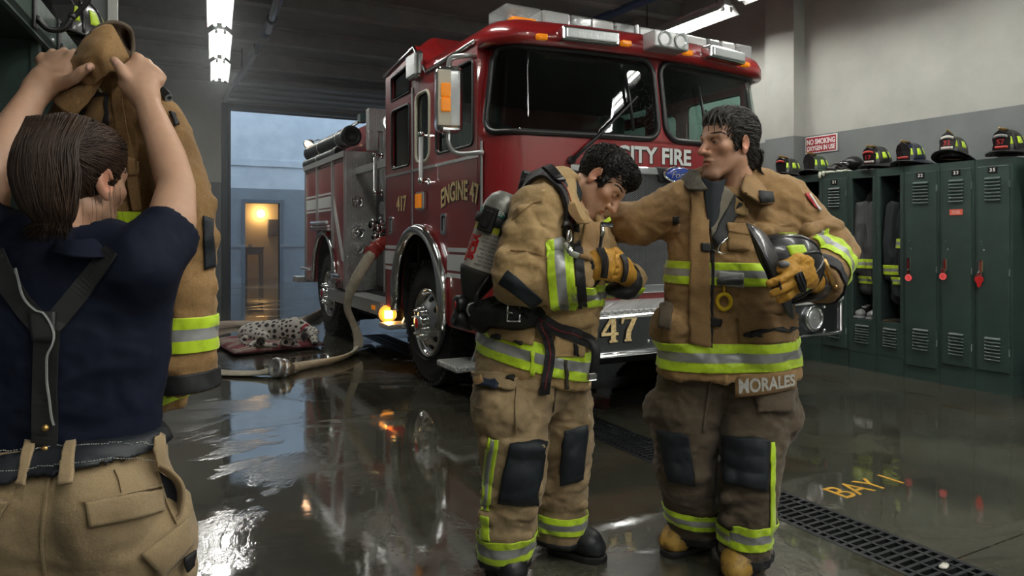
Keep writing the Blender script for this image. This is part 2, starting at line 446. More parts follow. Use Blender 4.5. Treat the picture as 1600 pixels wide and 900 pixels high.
def floor_material():
    m = bpy.data.materials.new('wet concrete'); m.use_nodes = True; nt = m.node_tree; N = nt.nodes; L = nt.links; b = N['Principled BSDF']
    tc = N.new('ShaderNodeTexCoord')
    def nz(sc, det=5, rg=.6, dist=0., stretch=None):
        n = N.new('ShaderNodeTexNoise'); n.inputs['Scale'].default_value = sc; n.inputs['Detail'].default_value = det; n.inputs['Roughness'].default_value = rg; n.inputs['Distortion'].default_value = dist
        if stretch:
            mp = N.new('ShaderNodeMapping'); mp.inputs['Scale'].default_value = stretch; L.new(tc.outputs['Object'], mp.inputs['Vector']); L.new(mp.outputs['Vector'], n.inputs['Vector'])
        else: L.new(tc.outputs['Object'], n.inputs['Vector'])
        return n
    def ramp(src, *els):
        r = N.new('ShaderNodeValToRGB'); r.color_ramp.elements.remove(r.color_ramp.elements[1]); r.color_ramp.elements[0].position = els[0][0]; r.color_ramp.elements[0].color = (*els[0][1], 1)
        for p, c in els[1:]: e = r.color_ramp.elements.new(p); e.color = (*c, 1)
        L.new(src, r.inputs['Fac']); return r
    base = ramp(nz(1.1, 8, .65, .6).outputs['Fac'], (.3, (.036, .036, .028)), (.48, (.072, .069, .050)), (.60, (.104, .102, .078)), (.75, (.060, .054, .039)))
    brown = ramp(nz(1.7, 4, .6, .3).outputs['Fac'], (.52, (0, 0, 0)), (.68, (1, 1, 1)))
    mx = N.new('ShaderNodeMixRGB'); mx.blend_type = 'MIX'; mx.inputs['Color2'].default_value = (.080, .050, .028, 1)
    f = N.new('ShaderNodeMath'); f.operation = 'MULTIPLY'; f.inputs[1].default_value = .65; L.new(brown.outputs['Color'], f.inputs[0]); L.new(f.outputs[0], mx.inputs['Fac'])
    L.new(base.outputs['Color'], mx.inputs['Color1'])
    sp = ramp(nz(42, 6, .7).outputs['Fac'], (.35, (.75, .75, .75)), (.65, (1.2, 1.2, 1.2)))
    ml = N.new('ShaderNodeMixRGB'); ml.blend_type = 'MULTIPLY'; ml.inputs['Fac'].default_value = 1; L.new(mx.outputs['Color'], ml.inputs['Color1']); L.new(sp.outputs['Color'], ml.inputs['Color2'])
    L.new(ml.outputs['Color'], b.inputs['Base Color'])
    wet = nz(.95, 7, .62, .8, (1, 1.5, 1))
    ro = ramp(wet.outputs['Fac'], (.46, (.04,)*3), (.53, (.07,)*3), (.56, (.15,)*3), (.66, (.26,)*3)); L.new(ro.outputs['Color'], b.inputs['Roughness'])
    hb = ramp(wet.outputs['Fac'], (.46, (.05,)*3), (.54, (.10,)*3), (.57, (.8,)*3), (.64, (1,)*3))
    fine = nz(26, 6, .65); mm = N.new('ShaderNodeMath'); mm.operation = 'MULTIPLY'; L.new(fine.outputs['Fac'], mm.inputs[0]); L.new(hb.outputs['Color'], mm.inputs[1])
    low = nz(3.2, 3, .5, .5); ad = N.new('ShaderNodeMath'); ad.operation = 'MULTIPLY_ADD'; ad.inputs[1].default_value = .55; L.new(low.outputs['Fac'], ad.inputs[0]); L.new(mm.outputs[0], ad.inputs[2])
    bp = N.new('ShaderNodeBump'); bp.inputs['Strength'].default_value = .35; bp.inputs['Distance'].default_value = .006; L.new(ad.outputs[0], bp.inputs['Height']); L.new(bp.outputs['Normal'], b.inputs['Normal'])
    b.inputs['Specular IOR Level'].default_value = .7; b.inputs['Coat Weight'].default_value = .55; b.inputs['Coat IOR'].default_value = 1.8; rr_ = N.new('ShaderNodeMath'); rr_.operation = 'MULTIPLY'; rr_.inputs[1].default_value = .75; L.new(ro.outputs['Color'], rr_.inputs[0]); L.new(rr_.outputs[0], b.inputs['Coat Roughness'])
    L.new(bp.outputs['Normal'], b.inputs['Coat Normal'])
    return m
m_floor = floor_material()
DX0, DX1, DY0, DY1 = 2.60, 2.91, -.6, 9.0        # drain channel
JOINTS = (-1.7, 1.65, 5.0, 8.35, 11.7)
b = B()
ys = [WY0]+list(JOINTS)+[23.0]
def slab(x0, x1, y0, y1): b.bx(x0, x1, y0, y1, -.12, 0)
for i in range(len(ys)-1):
    y0, y1 = ys[i]+(.004 if i else 0), ys[i+1]-.004
    for (x0, x1) in ((-8, DX0), (DX1, 14)): slab(x0, x1, y0, y1)
    if y0 < DY0: slab(DX0, DX1, y0, min(DY0, y1))
    if y1 > DY1: slab(DX0, DX1, max(DY1, y0), y1)
b.bx(-8, 14, WY0, 23, -.16, -.121)
o = b.obj('floor', m_floor); tag(o, kind='structure')
def wall(name, boxes):
    b = B()
    for (x0, x1, y0, y1, z0, z1) in boxes:
        if z0 < SPLIT < z1: b.bx(x0, x1, y0, y1, z0, SPLIT, 1); b.bx(x0, x1, y0, y1, SPLIT, z1, 0)
        else: b.bx(x0, x1, y0, y1, z0, z1, 0 if z0 >= SPLIT else 1)
    o = b.obj(name, [m_pale, m_grey]); return tag(o, kind='structure')
OX0, OX1, OZ = 1.77, 5.95, 4.02            # rear bay opening
wall('wall_right', [(WX1, WX1+.2, WY0, WY1, 0, CEIL), (6.57, WX1, 5.51, 5.92, 0, CEIL), (6.57, WX1, 10.4, 10.8, 0, CEIL)])
wall('wall_left', [(WX0-.2, WX0, WY0, WY1, 0, CEIL)])
wall('wall_back', [(WX0, OX0, WY1, WY1+.3, 0, CEIL), (OX1, WX1, WY1, WY1+.3, 0, CEIL), (OX0, OX1, WY1, WY1+.3, OZ, CEIL)])
wall('wall_front', [(WX0, WX1, WY0-.2, WY0, 0, CEIL)])
wall('wall_stub', [(WX0, -.10, 3.46, 3.62, 0, CEIL)])
b = B(); b.bx(-.10, -.065, 3.44, 3.64, 0, CEIL); tag(b.obj('trim_1', mat('door casing', (.52, .53, .50), .5)), kind='structure')
b = B(); b.bx(WX0-.2, WX1+.2, WY0-.2, WY1+.3, CEIL, CEIL+.15)
tag(b.obj('ceiling', m_ceil), kind='structure')
for i, y in enumerate((2.6, 5.2, 7.6, 9.7, 11.6, 13.4, 15.0)):
    b = B(); b.bx(WX0, WX1, y-.06, y+.06, CEIL-.05, CEIL); b.bx(WX0, WX1, y-.02, y+.02, CEIL-.26, CEIL-.05); b.bx(WX0, WX1, y-.08, y+.08, CEIL-.28, CEIL-.26)
    tag(b.obj('trim_%d' % (i+2), m_beam, bevel=.004), kind='structure')
b = B(); b.bx(OX0-.14, OX0, WY1-.10, WY1+.32, 0, OZ+.1); b.bx(OX1, OX1+.14, WY1-.10, WY1+.32, 0, OZ+.1); b.bx(OX0, OX1, WY1-.10, WY1+.32, OZ, OZ+.1)
b.bx(OX0-.02, OX0+.03, WY1-.16, WY1-.10, 0, OZ); b.bx(OX1-.03, OX1+.02, WY1-.16, WY1-.10, 0, OZ)
tag(b.obj('door_1', m_steel_dark, bevel=.005), kind='structure')
# raised sectional door under the ceiling, in front of the opening
t = thing('overhead_door', 'raised grey sectional door hanging flat under the ceiling before the rear opening', 'garage door', (3.86, 14.4, OZ+.16))
for i in range(4):
    b = B(); y = 15.75-i*.58; b.bx(OX0-.05, OX1+.05, y-.28, y+.28, OZ+.14, OZ+.19); b.bx(OX0-.05, OX1+.05, y-.28, y-.24, OZ+.10, OZ+.14); b.bx(OX0-.05, OX1+.05, y+.24, y+.28, OZ+.10, OZ+.14)
    b.obj('door_panel', mat('door panel grey', (.20, .215, .22), .6), t)
for x in (OX0-.1, OX1+.1):
    b = B(); b.bx(x-.03, x+.03, 11.5, 16, OZ+.1, OZ+.2); b.bx(x-.012, x+.012, 13.2, 13.26, OZ+.2, CEIL); b.bx(x-.012, x+.012, 11.7, 11.76, OZ+.2, CEIL); b.obj('track', m_steel_dark, t)
# yard wall beyond, with a lit doorway
YW = 20.5
pa, pb = onY(383, 441, YW), onY(437, 318, YW); dx0, dx1, dz = pa.x, pb.x, pb.z
b = B()
for x0, x1 in ((-7, dx0), (dx1, 13.5)):
    b.bx(x0, x1, YW, YW+.25, 0, 2.6, 1); b.bx(x0, x1, YW-.03, YW, 0, .14, 1); b.bx(x0, x1, YW-.04, YW, .98, 1.06, 1)
b.bx(dx0, dx1, YW, YW+.25, dz, 2.6, 1); b.bx(-7, 13.5, YW, YW+.25, 2.6, 6.4, 0); b.bx(-7, 13.5, YW-.05, YW, 3.22, 3.4, 0)
tag(b.obj('wall_yard', [m_yard, m_yard_low]), kind='structure')
b = B(); w = .1; b.bx(dx0-w, dx0, YW-.04, YW+.26, 0, dz+w); b.bx(dx1, dx1+w, YW-.04, YW+.26, 0, dz+w); b.bx(dx0, dx1, YW-.04, YW+.26, dz, dz+w)
tag(b.obj('door_2', mat('yard door frame', (.10, .12, .14), .5), bevel=.006), kind='structure')
b = B(); y2 = YW+2.2; b.bx(dx0-1.2, dx1+1.2, y2, y2+.1, 0, 2.8); b.bx(dx0-1.3, dx0-1.2, YW+.25, y2, 0, 2.8); b.bx(dx1+1.2, dx1+1.3, YW+.25, y2, 0, 2.8); b.bx(dx0-1.3, dx1+1.3, YW+.25, y2+.1, 2.8, 2.9)
tag(b.obj('wall_lit_room', m_warm), kind='structure')
q = onY(407.5, 334, y2-.20)
b = B(); b.sph(q, .115, 20); b2 = B(); b2.lathe([(0, 0), (.05, 0), (.09, .07), (.09, .085), (0, .085)], (q.x, y2-.09, q.z), (0, 1, 0), 20)
t = thing('globe_lamp', 'round glowing globe lamp on the wall of the lit room across the yard', 'lamp', (q.x, y2-.02, q.z))
b.obj('globe', mat('globe glow', (1, .85, .55), .4, emit=((1.0, .62, .22), 30)), t); b2.obj('wall_plate', m_steel_dark, t)
q0, q1 = onY(417.5, 368, y2), onY(437, 343, y2)
b = B(); b.bx(q0.x, q0.x+.55, y2-.16, y2, q0.z, q1.z); b.bx(q0.x+.01, q0.x+.27, y2-.175, y2-.16, q0.z+.01, q1.z-.01); b.bx(q0.x+.28, q0.x+.54, y2-.175, y2-.16, q0.z+.01, q1.z-.01)
tag(b.obj('wall_cabinet', mat('grey cabinet', (.22, .22, .24), .5), bevel=.008), 'grey wall cabinet seen through the lit doorway', 'cabinet')
q0 = onY(386, 386, YW+1.2); q1 = onY(412, 386, YW+1.2)
t = thing('side_table', 'small brown table inside the lit doorway across the yard', 'table', (q0.x, YW+1.4, 0))
b = B(); b.bx(q0.x-.1, q1.x, YW+1.1, YW+1.7, q0.z-.05, q0.z); b.obj('tabletop', m_wood, t, bevel=.006)
b = B(); b.bx(q0.x-.06, q1.x-.04, YW+1.14, YW+1.66, q0.z-.22, q0.z-.05); b.obj('apron', m_wood, t)
for x in (q0.x-.05, q1.x-.07):
    for y in (YW+1.13, YW+1.62): b = B(); b.bx(x, x+.05, y, y+.05, 0, q0.z-.05); b.obj('leg', m_wood, t)
b = B(); b.lathe([(0, 0), (.05, 0), (.065, .09), (.055, .09), (.045, .01), (0, .01)], (q0.x+.1, YW+1.3, q0.z), n=16)
tag(b.obj('mug', mat('mug white', (.7, .68, .62), .3)), 'pale mug on the table in the lit doorway', 'mug')
# ceiling pipes
def pipe(name, pts, r, m, label):
    b = B(); b.tube(pts, r, 10); tag(b.obj(name, m), label, 'pipe')
pipe('ceiling_pipe', [P(452, -30, 7.9), P(437, 0, 9.1), P(396, 88, 12.6)], .05, m_bluepipe, 'blue pipe under the ceiling, right of the row of lamps at the left')
pa = P(436, -12, 8.3); pb = P(419, 50, 10.6)
t = thing('ceiling_conduit', 'grey metal conduit beside the blue ceiling pipe, ending in a nozzle', 'conduit', pb)
b = B(); b.tube([pa, pb], .045, 12); b.obj('pipe', mat('galvanised', (.35, .38, .41), .4, .6), t)
b = B(); c = lerp(pa, pb, .62); d = (pb-pa).normalized(); b.cyl(c-d*.05, c+d*.05, .07, n=14); b.obj('clamp', m_steel_dark, t)
b = B(); b.cyl(pb, pb+Vector((0, 0, -.08)), .03, .02); b.sph(pb+Vector((0, 0, -.1)), .025, 10); b.obj('nozzle', mat('galvanised', (0, 0, 0)), t)
q0, q1 = onZ(930, 32, 4.3), onZ(1030, -8, 4.3)
pipe('ceiling_pipe', [lerp(q0, q1, -.6), q0, q1, lerp(q0, q1, 1.6)], .055, m_bluepipe, 'dark blue pipe under the ceiling above the roof light bar')
# ------------------------------------------------------------------ fluorescent lamps
m_tube = mat('lamp tube', (1, 1, 1), .3, emit=(TUBE_COL, TUBE_POWER))
m_house = mat('lamp housing', (.45, .46, .45), .4)
def lamp_proto():
    t = thing('fluorescent_light', '', 'ceiling light', (0, 0, 0))
    b = B(); b.prism([(-.06, 0), (.06, 0), (.16, -.09), (.15, -.09), (.055, -.015), (-.055, -.015), (-.15, -.09), (-.16, -.09)], (0, -.78, 0), (1, 0, 0), (0, 0, 1), -1.56); b.obj('reflector', m_house, t)
    b = B(); b.bx(-.05, .05, -.76, .76, 0, .05); b.obj('ballast_box', m_beam, t, bevel=.006)
    for x in (-.055, .055):
        b = B(); b.cyl((x, -.72, -.055), (x, .72, -.055), .019, n=10); tb = b.obj('tube', m_tube, t)
        for y in (-.74, .74): b = B(); b.cyl((x, y-.02, -.055), (x, y+.02, -.055), .022, n=10); b.bx(x-.015, x+.015, y-.012, y+.012, -.055, -.01); b.obj('socket', m_house, tb)
    for y in (-.6, .6): b = B(); b.cyl((0, y, .05), (0, y, .40), .006, n=6); b.obj('hanger', m_steel_dark, t)
    return t
lp = lamp_proto(); first = True
def put_lamp(p, ang, label, group=None):
    global first
    if first: first = False; lp.location = p; lp.rotation_euler = (0, 0, ang); lp['label'] = label; r = lp
    else: r = dup(lp, p, ang, label)
    if group: r['group'] = group
ln = 'in the left ceiling row'
for (ya, yb, w) in ((-14, 40, 'nearest and largest lit fluorescent light'), (48.5, 92, 'middle lit fluorescent light'), (96, 127, 'farthest lit fluorescent light')):
    a, c = onZ(344.5, ya, 4.17), onZ(343, yb, 4.13); m_ = (a+c)/2; m_.z = 4.21; put_lamp(m_, math.atan2(-(a.x-c.x), a.y-c.y), w+' '+ln, 'fluorescent lights, left row')
a = P(1141, 17, 7.6); put_lamp((a.x, a.y+.80, a.z+.08), 0, 'lit fluorescent light whose end shows just above the right half of the roof light bar', 'fluorescent lights, right row')
a = P(1142, 6, 7.0); put_lamp((a.x+.02, a.y-.80, a.z+.1), 0, 'lit fluorescent light at the top edge, above the right wall', 'fluorescent lights, right row')
for (x, y, z) in ((2.6, -2.3, 3.6), (.9, -2.6, 3.6), (4.2, -2.5, 3.6)):  # unseen low fixtures added to brighten faces from the camera side
    put_lamp((x, y, z), 0, 'unseen fluorescent fill light, added low to brighten the faces', 'added fill lights behind the viewpoint')
for (x, y) in ((2.5, 1.0), (5.3, 2.1), (5.3, .4), (5.3, -1.3), (2.0, -.9), (.5, -.4), (1.3, 4.6)):  # right row matches windscreen reflections; fixtures over the people are added fill
    put_lamp((x, y, 4.2), 0, 'unseen overhead fluorescent light, from a set partly added as fill', 'fluorescent lights overhead')
# ================================================================== FIRE ENGINE
XL, XR, YC = 2.20, 4.92, 4.30
m_red = mat('engine red paint', (.275, .009, .011), .28, coat=1.0, bump=(3, .04, .01))
m_white = mat('white stripe', (.78, .81, .79), .35, coat=.4)
m_chrome = mat('chrome', (.78, .79, .80), .12, 1.0, bump=(6, .05, .01))
m_alu = mat('brushed aluminium', (.60, .61, .61), .32, .7)
m_blackp = mat('black plastic', (.012, .012, .013), .4)
m_rubber = mat('tyre rubber', (.016, .017, .018), .65, bump=(60, .1, .002))
m_dark = mat('interior dark', (.012, .014, .015), .8)
m_dash = mat('dash grey green', (.20, .28, .26), .7)
m_amber = mat('amber lens', (.85, .26, .01), .18, coat=.6, emit=((1, .3, .01), .25))
m_amberglow = mat('amber lamp lit', (1, .4, .05), .3, emit=((1, .36, .04), 1.3))
m_clear = mat('clear lens', (.62, .66, .66), .12, .25, coat=1, bump=(55, .6, .004))
m_redlens = mat('red lens', (.6, .01, .01), .2, coat=.6)
m_gold = mat('gold leaf', (.95, .76, .40), .42, 0, noise=(60, (.60, .38, .13), .34, .55))
m_grille = mat('grille mesh', (.30, .31, .32), .35, .8)
m_gunmetal = mat('steel bumper', (.30, .31, .32), .26, 1.0, noise=(5, (.22, .23, .24), .3, .7))
def tread_material():
    m = bpy.data.materials.new('tread plate'); m.use_nodes = True; nt = m.node_tree; N = nt.nodes; L = nt.links; b = N['Principled BSDF']
    b.inputs['Metallic'].default_value = .62; b.inputs['Base Color'].default_value = (.66, .67, .66, 1); b.inputs['Roughness'].default_value = .33
    tc = N.new('ShaderNodeTexCoord'); sep = N.new('ShaderNodeSeparateXYZ'); L.new(tc.outputs['Object'], sep.inputs[0])
    def mth(op, a, b_):
        n = N.new('ShaderNodeMath'); n.operation = op
        for i, q in enumerate((a, b_)):
            if q is None: continue
            if isinstance(q, (int, float)): n.inputs[i].default_value = q
            else: L.new(q, n.inputs[i])
        return n.outputs[0]
    h = mth('ADD', sep.outputs['X'], sep.outputs['Y'])
    z = mth('ADD', sep.outputs['Z'], mth('MULTIPLY', mth('SUBTRACT', sep.outputs['X'], sep.outputs['Y']), .5))
    a = mth('SINE', mth('MULTIPLY', mth('ADD', h, z), 120), None); c = mth('SINE', mth('MULTIPLY', mth('SUBTRACT', h, z), 120), None)
    hgt = mth('MAXIMUM', mth('SUBTRACT', mth('MULTIPLY', a, c), .25), 0)
    bp = N.new('ShaderNodeBump'); bp.inputs['Strength'].default_value = 1; bp.inputs['Distance'].default_value = .012; L.new(hgt, bp.inputs['Height']); L.new(bp.outputs['Normal'], b.inputs['Normal'])
    return m
m_tread = tread_material()
def glass_material(name, tint, droplets=False):
    m = bpy.data.materials.new(name); m.use_nodes = True; nt = m.node_tree; N = nt.nodes; L = nt.links; N.remove(N['Principled BSDF'])
    out = N['Material Output']; mx = N.new('ShaderNodeMixShader'); lw = N.new('ShaderNodeLayerWeight'); lw.inputs['Blend'].default_value = .5; pw = N.new('ShaderNodeMath'); pw.operation = 'POWER'; pw.inputs[1].default_value = 4.5; L.new(lw.outputs['Facing'], pw.inputs[0]); fr = N.new('ShaderNodeMath'); fr.operation = 'MULTIPLY_ADD'; fr.inputs[1].default_value = .93; fr.inputs[2].default_value = .07; L.new(pw.outputs[0], fr.inputs[0])
    tr = N.new('ShaderNodeBsdfTransparent'); tr.inputs[0].default_value = (*tint, 1); gl = N.new('ShaderNodeBsdfGlossy'); gl.inputs['Roughness'].default_value = .02
    L.new(fr.outputs[0], mx.inputs[0]); L.new(tr.outputs[0], mx.inputs[1]); L.new(gl.outputs[0], mx.inputs[2])
    if droplets:
        tc = N.new('ShaderNodeTexCoord'); vo = N.new('ShaderNodeTexVoronoi'); vo.inputs['Scale'].default_value = 95; L.new(tc.outputs['Object'], vo.inputs['Vector'])
        ns = N.new('ShaderNodeVectorMath'); ns.operation = 'DISTANCE'; ns.inputs[1].default_value = (3.55, 4.25, 2.22); L.new(tc.outputs['Object'], ns.inputs[0])
        th = N.new('ShaderNodeMapRange'); th.inputs['From Min'].default_value = .85; th.inputs['From Max'].default_value = .1; th.inputs['To Min'].default_value = 0; th.inputs['To Max'].default_value = .17; L.new(ns.outputs['Value'], th.inputs['Value'])
        lt = N.new('ShaderNodeMath'); lt.operation = 'LESS_THAN'; L.new(vo.outputs['Distance'], lt.inputs[0]); L.new(th.outputs[0], lt.inputs[1])
        df = N.new('ShaderNodeBsdfPrincipled'); df.inputs['Base Color'].default_value = (.75, .8, .8, 1); df.inputs['Roughness'].default_value = .15
        m2 = N.new('ShaderNodeMixShader'); sc = N.new('ShaderNodeMath'); sc.operation = 'MULTIPLY'; sc.inputs[1].default_value = .55; L.new(lt.outputs[0], sc.inputs[0])
        L.new(sc.outputs[0], m2.inputs[0]); L.new(mx.outputs[0], m2.inputs[1]); L.new(df.outputs[0], m2.inputs[2]); L.new(m2.outputs[0], out.inputs[0])
    else: L.new(mx.outputs[0], out.inputs[0])
    return m
m_glass = glass_material('tinted glass', (.62, .78, .75)); m_wind = glass_material('windscreen glass', (.66, .80, .77), True)
m_visor = glass_material('clear visor', (.75, .78, .78))

eng = thing('fire_engine', 'red fire engine with white stripe parked in the bay behind the two firefighters', 'fire engine', (3.56, 7.3, 0))
def bobj(b, name, m, par=None, **k): return b.obj(name, m, eng if par is None else par, **k)
# ---- cab outline seen from above
def outline(inset=0., y_end=4.63):
    r = .32; pts = [(XL, y_end), (XL, YC+r)]+[(XL+r-r*math.cos(a), YC+r-r*math.sin(a)) for a in np.linspace(0, PI/2, 9)[1:]]
    pts += [(XL+r+(XR-XL-2*r)*t, YC-.10*(1-(2*t-1)**2)) for t in np.linspace(0, 1, 15)[1:-1]]
    pts += [(XR-r+r*math.sin(a), YC+r-r*math.cos(a)) for a in np.linspace(0, PI/2, 9)]+[(XR, y_end)]
    P2 = [Vector((x, y, 0)) for x, y in pts]; out = []
    for i, p in enumerate(P2):
        t = (P2[min(i+1, len(P2)-1)]-P2[max(i-1, 0)]).normalized(); out.append(p+Vector((-t.y, t.x, 0))*inset)
    return out
OUT = outline(); LEN = [0]
for i in range(1, len(OUT)): LEN.append(LEN[-1]+(OUT[i]-OUT[i-1]).length)
def on(s, z, off=0.):
    s = min(max(s, 0), LEN[-1]-1e-6); i = max(j for j in range(len(LEN)-1) if LEN[j] <= s); t = (s-LEN[i])/(LEN[i+1]-LEN[i])
    p = lerp(OUT[i], OUT[i+1], t); a = (OUT[i+1]-OUT[i]).normalized(); return Vector((p.x, p.y, z))+Vector((a.y, -a.x, 0))*(off-max(0, z-2.03)*.15)
SMID = LEN[-1]/2
def s_at_x(x):
    best = min(((abs(on(s, 0).x-x), s) for s in np.linspace(.34, LEN[-1]-.34, 400))); return best[1]
b = B(); b.grid([[Vector((p.x, p.y, z)) for p in OUT] for z in (.60, 1.2, 2.02)])
# windscreen zone: red pillars and two panes
zs = np.linspace(2.0, 2.68, 35); SS = np.linspace(0, LEN[-1], 200); gl, gr = B(), B()
def inside(s, z, s0, s1, z0, z1, r):
    x = max(s0+r-s, s-(s1-r), 0); y = max(z0+r-z, z-(z1-r), 0); return s0 < s < s1 and z0 < z < z1 and x*x+y*y < r*r
GL = (.09, SMID-.035, 2.03, 2.655, .12); GR = (SMID+.035, LEN[-1]-.09, 2.03, 2.655, .12)
for j in range(len(zs)-1):
    for i in range(len(SS)-1):
        s, z = (SS[i]+SS[i+1])/2, (zs[j]+zs[j+1])/2; q = [on(SS[i], zs[j]), on(SS[i+1], zs[j]), on(SS[i+1], zs[j+1]), on(SS[i], zs[j+1])]
        (gl if inside(s, z, *GL) else gr if inside(s, z, *GR) else b).add(q, [(0, 1, 2, 3)], 0, True)
def weld(o):
    bm = bmesh.new(); bm.from_mesh(o.data); bmesh.ops.remove_doubles(bm, verts=bm.verts, dist=1e-4); bmesh.ops.recalc_face_normals(bm, faces=bm.faces); bm.to_mesh(o.data); bm.free(); return o
# brow and front roof
lv = [(2.665, .11), (2.66, 0), (2.74, 0), (2.80, .03), (2.845, .09), (2.87, .18)]
rows = [[Vector((p.x, p.y, z)) for p in outline(i_, 5.9)] for z, i_ in lv]; b.grid(rows)
b.add(rows[-1], [tuple(range(len(rows[-1])))])
zz_ = np.linspace(2.0, 2.70, 12)
for s_, x_ in ((0, XL), (LEN[-1], XR)): b.grid([[Vector((x_, 4.635, z)) for z in zz_], [on(s_, z) for z in zz_]], 0, False)
cab = weld(bobj(b, 'cab_shell', m_red))
for g in (gl, gr): weld(bobj(g, 'windscreen', m_wind))
for (s0, s1, z0, z1, r) in (GL, GR):
    b = B(); path = [on(s, z, .004) for s, z in rrect(s0, z0, s1, z1, r, 8)]
    pts = []
    for i in range(len(path)):                       # follow the curved front between corners
        a, c = rrect(s0, z0, s1, z1, r, 8)[i], rrect(s0, z0, s1, z1, r, 8)[(i+1) % len(path)]; n = max(1, int(math.hypot(a[0]-c[0], a[1]-c[1])/.06))
        pts += [on(lerp(a[0], c[0], k/n), lerp(a[1], c[1], k/n), .004) for k in range(n)]
    b.tube(pts, .024, 8, closed=True); bobj(b, 'windscreen_seal', m_blackp)
# ---- cab sides with wheel arch and window openings
ARC_Y, ARC_R, ARC_Z = 5.77, .555, .775
def side(x, sign, left):
    holes = [rrect(4.70, 1.97, 5.42, 2.60, .05), rrect(5.57, 1.94, 5.90, 2.54, .09), rrect(6.06, 1.94, 6.56, 2.50, .05)]
    up = [(6.57, 2.60), (6.05, 2.60), (6.05, 2.86), (6.57, 2.82)]
    arch = [(ARC_Y-ARC_R, .58)]+[(y, z) for y, z in arc(ARC_Y, ARC_Z, ARC_R, 180, 0, 24)]+[(ARC_Y+ARC_R, .60)]
    outl = [(4.63, .58)]+arch+[(6.75, .60), (6.75, 2.90), (5.92, 2.985), (5.62, 2.68), (4.63, 2.70)]
    b = B(); plate(b, [outl]+holes+[up], .03, lambda a, c, t: Vector((x+sign*(.012+t), a, c))); bobj(b, 'cab_side', m_red)
    for h in holes+[up]:
        c = B(); plate(c, [h], .004, lambda a, c_, t: Vector((x+sign*(.018+t), a, c_))); g = bobj(c, 'side_window', m_glass)
        c = B(); c.tube([Vector((x-sign*.002, p[0], p[1])) for p in h], .012 if h is not holes[1] else .016, 6, closed=True)
        c.obj('window_frame', m_blackp if h is not holes[1] else mat('cream trim', (.62, .58, .46), .4), g)
side(XL, 1, True); side(XR, -1, False)
# rear wall of cab, raised roof, interior
b = B(); b.bx(XL+.02, XR-.02, 6.70, 6.75, .6, 2.9); bobj(b, 'cab_rear_wall', m_red)
b = B(); prof = [(6.75, 2.88), (5.93, 2.965), (5.64, 2.68), (5.5, 2.68)]; top = [(6.75, 3.10), (6.02, 3.12), (5.55, 2.80), (5.45, 2.80)]
b.grid([[Vector((XL+.005, y, z)) for y, z in prof], [Vector((XL+.20, y, z)) for y, z in top], [Vector((XR-.20, y, z)) for y, z in top], [Vector((XR-.005, y, z)) for y, z in prof]], 0, False)
b.add([(XL, 6.75, 2.88), (XL+.2, 6.75, 3.1), (XR-.2, 6.75, 3.1), (XR, 6.75, 2.88)], [(0, 1, 2, 3)]); bobj(b, 'raised_roof', m_red, bevel=.03, seg=3, bang=math.radians(20))
b = B(); b.tube([(XL-.01, 6.77, 2.885), (XL-.01, 5.93, 2.975), (XL-.01, 5.63, 2.69), (XL-.01, 4.66, 2.72)], .016, 8); bobj(b, 'gutter_rail', m_chrome)
b = B(); b.bx(XL+.05, XR-.05, 4.55, 4.98, 1.3, 1.95); b.bx(XL+.1, XR-.1, 4.5, 5.0, 1.93, 1.98); bobj(b, 'dashboard', m_dash, bevel=.03)
b = B(); b.bx(XL+.05, XR-.05, 5.95, 6.0, .9, 2.0); b.bx(XL+.05, XL+.5, 5.95, 6.0, 2.0, 2.7); b.bx(XL+.05, XR-.05, 4.6, 6.6, 1.0, 1.05); bobj(b, 'cab_bulkhead', m_dark)
b = B(); b.bx(XL+.05, XR-.05, 4.5, 6.6, 2.66, 2.68); bobj(b, 'headliner', m_dark)
for x in (2.85, 4.27):
    b = B(); b.box((x, 5.5, 1.55), (.55, .55, .14)); b.box((x, 5.78, 1.95), (.52, .14, .75), rot=Matrix.Rotation(-.15, 3, 'X')); b.box((x, 5.82, 2.40), (.28, .12, .22)); bobj(b, 'seat', mat('seat vinyl', (.05, .07, .07), .6), bevel=.05, seg=3)
b = B(); c = Vector((2.85, 5.02, 2.0)); ax = Vector((0, -.75, .66)); u, v, a = frame_of(ax); b.tube([c+u*(.23*math.cos(t))+v*(.23*math.sin(t)) for t in np.linspace(0, 2*PI, 33)[:-1]], .016, 8, closed=True)
for t in (0, 2.1, 4.2): b.cyl(c, c+u*(.23*math.cos(t))+v*(.23*math.sin(t)), .012, n=8)
b.cyl(c, c-ax*.3, .03, n=10); bobj(b, 'steering_wheel', m_blackp)
# ---- left side trim: stripes, seams, hinges, handles
def sbox(y0, y1, z0, z1, name, m, off=.004, th=.006, par=None, bev=0.): b = B(); b.bx(XL-off-th, XL-off+.004, y0, y1, z0, z1); return bobj(b, name, m, par, bevel=bev)
ay0, ay1 = ARC_Y-ARC_R-.05, ARC_Y+ARC_R+.05
b = B()
for z0, z1 in ((1.172, 1.205), (1.025, 1.152), (.970, 1.005)):
    for ya_, yb_ in ((ay1-.02, 6.75), (4.64, ay0+.02)): b = B(); b.bx(XL-.007, XL, ya_, yb_, z0, z1); bobj(b, 'white_stripe', m_white)
for y in (5.985, 4.56): sbox(y-.012, y+.012, 1.0 if y < 5 else 1.35, 1.98 if y < 5 else 2.62, 'door_hinge', mat('hinge metal', (.40, .41, .41), .4, .5))
for y in (6.02, 5.955, 6.72): sbox(y-.004, y+.004, .62 if y > 6.3 else 1.35, 2.6, 'door_seam', m_blackp, .001, .003)
sbox(4.6, 6.74, 1.868, 1.892, 'chrome_moulding', m_chrome)
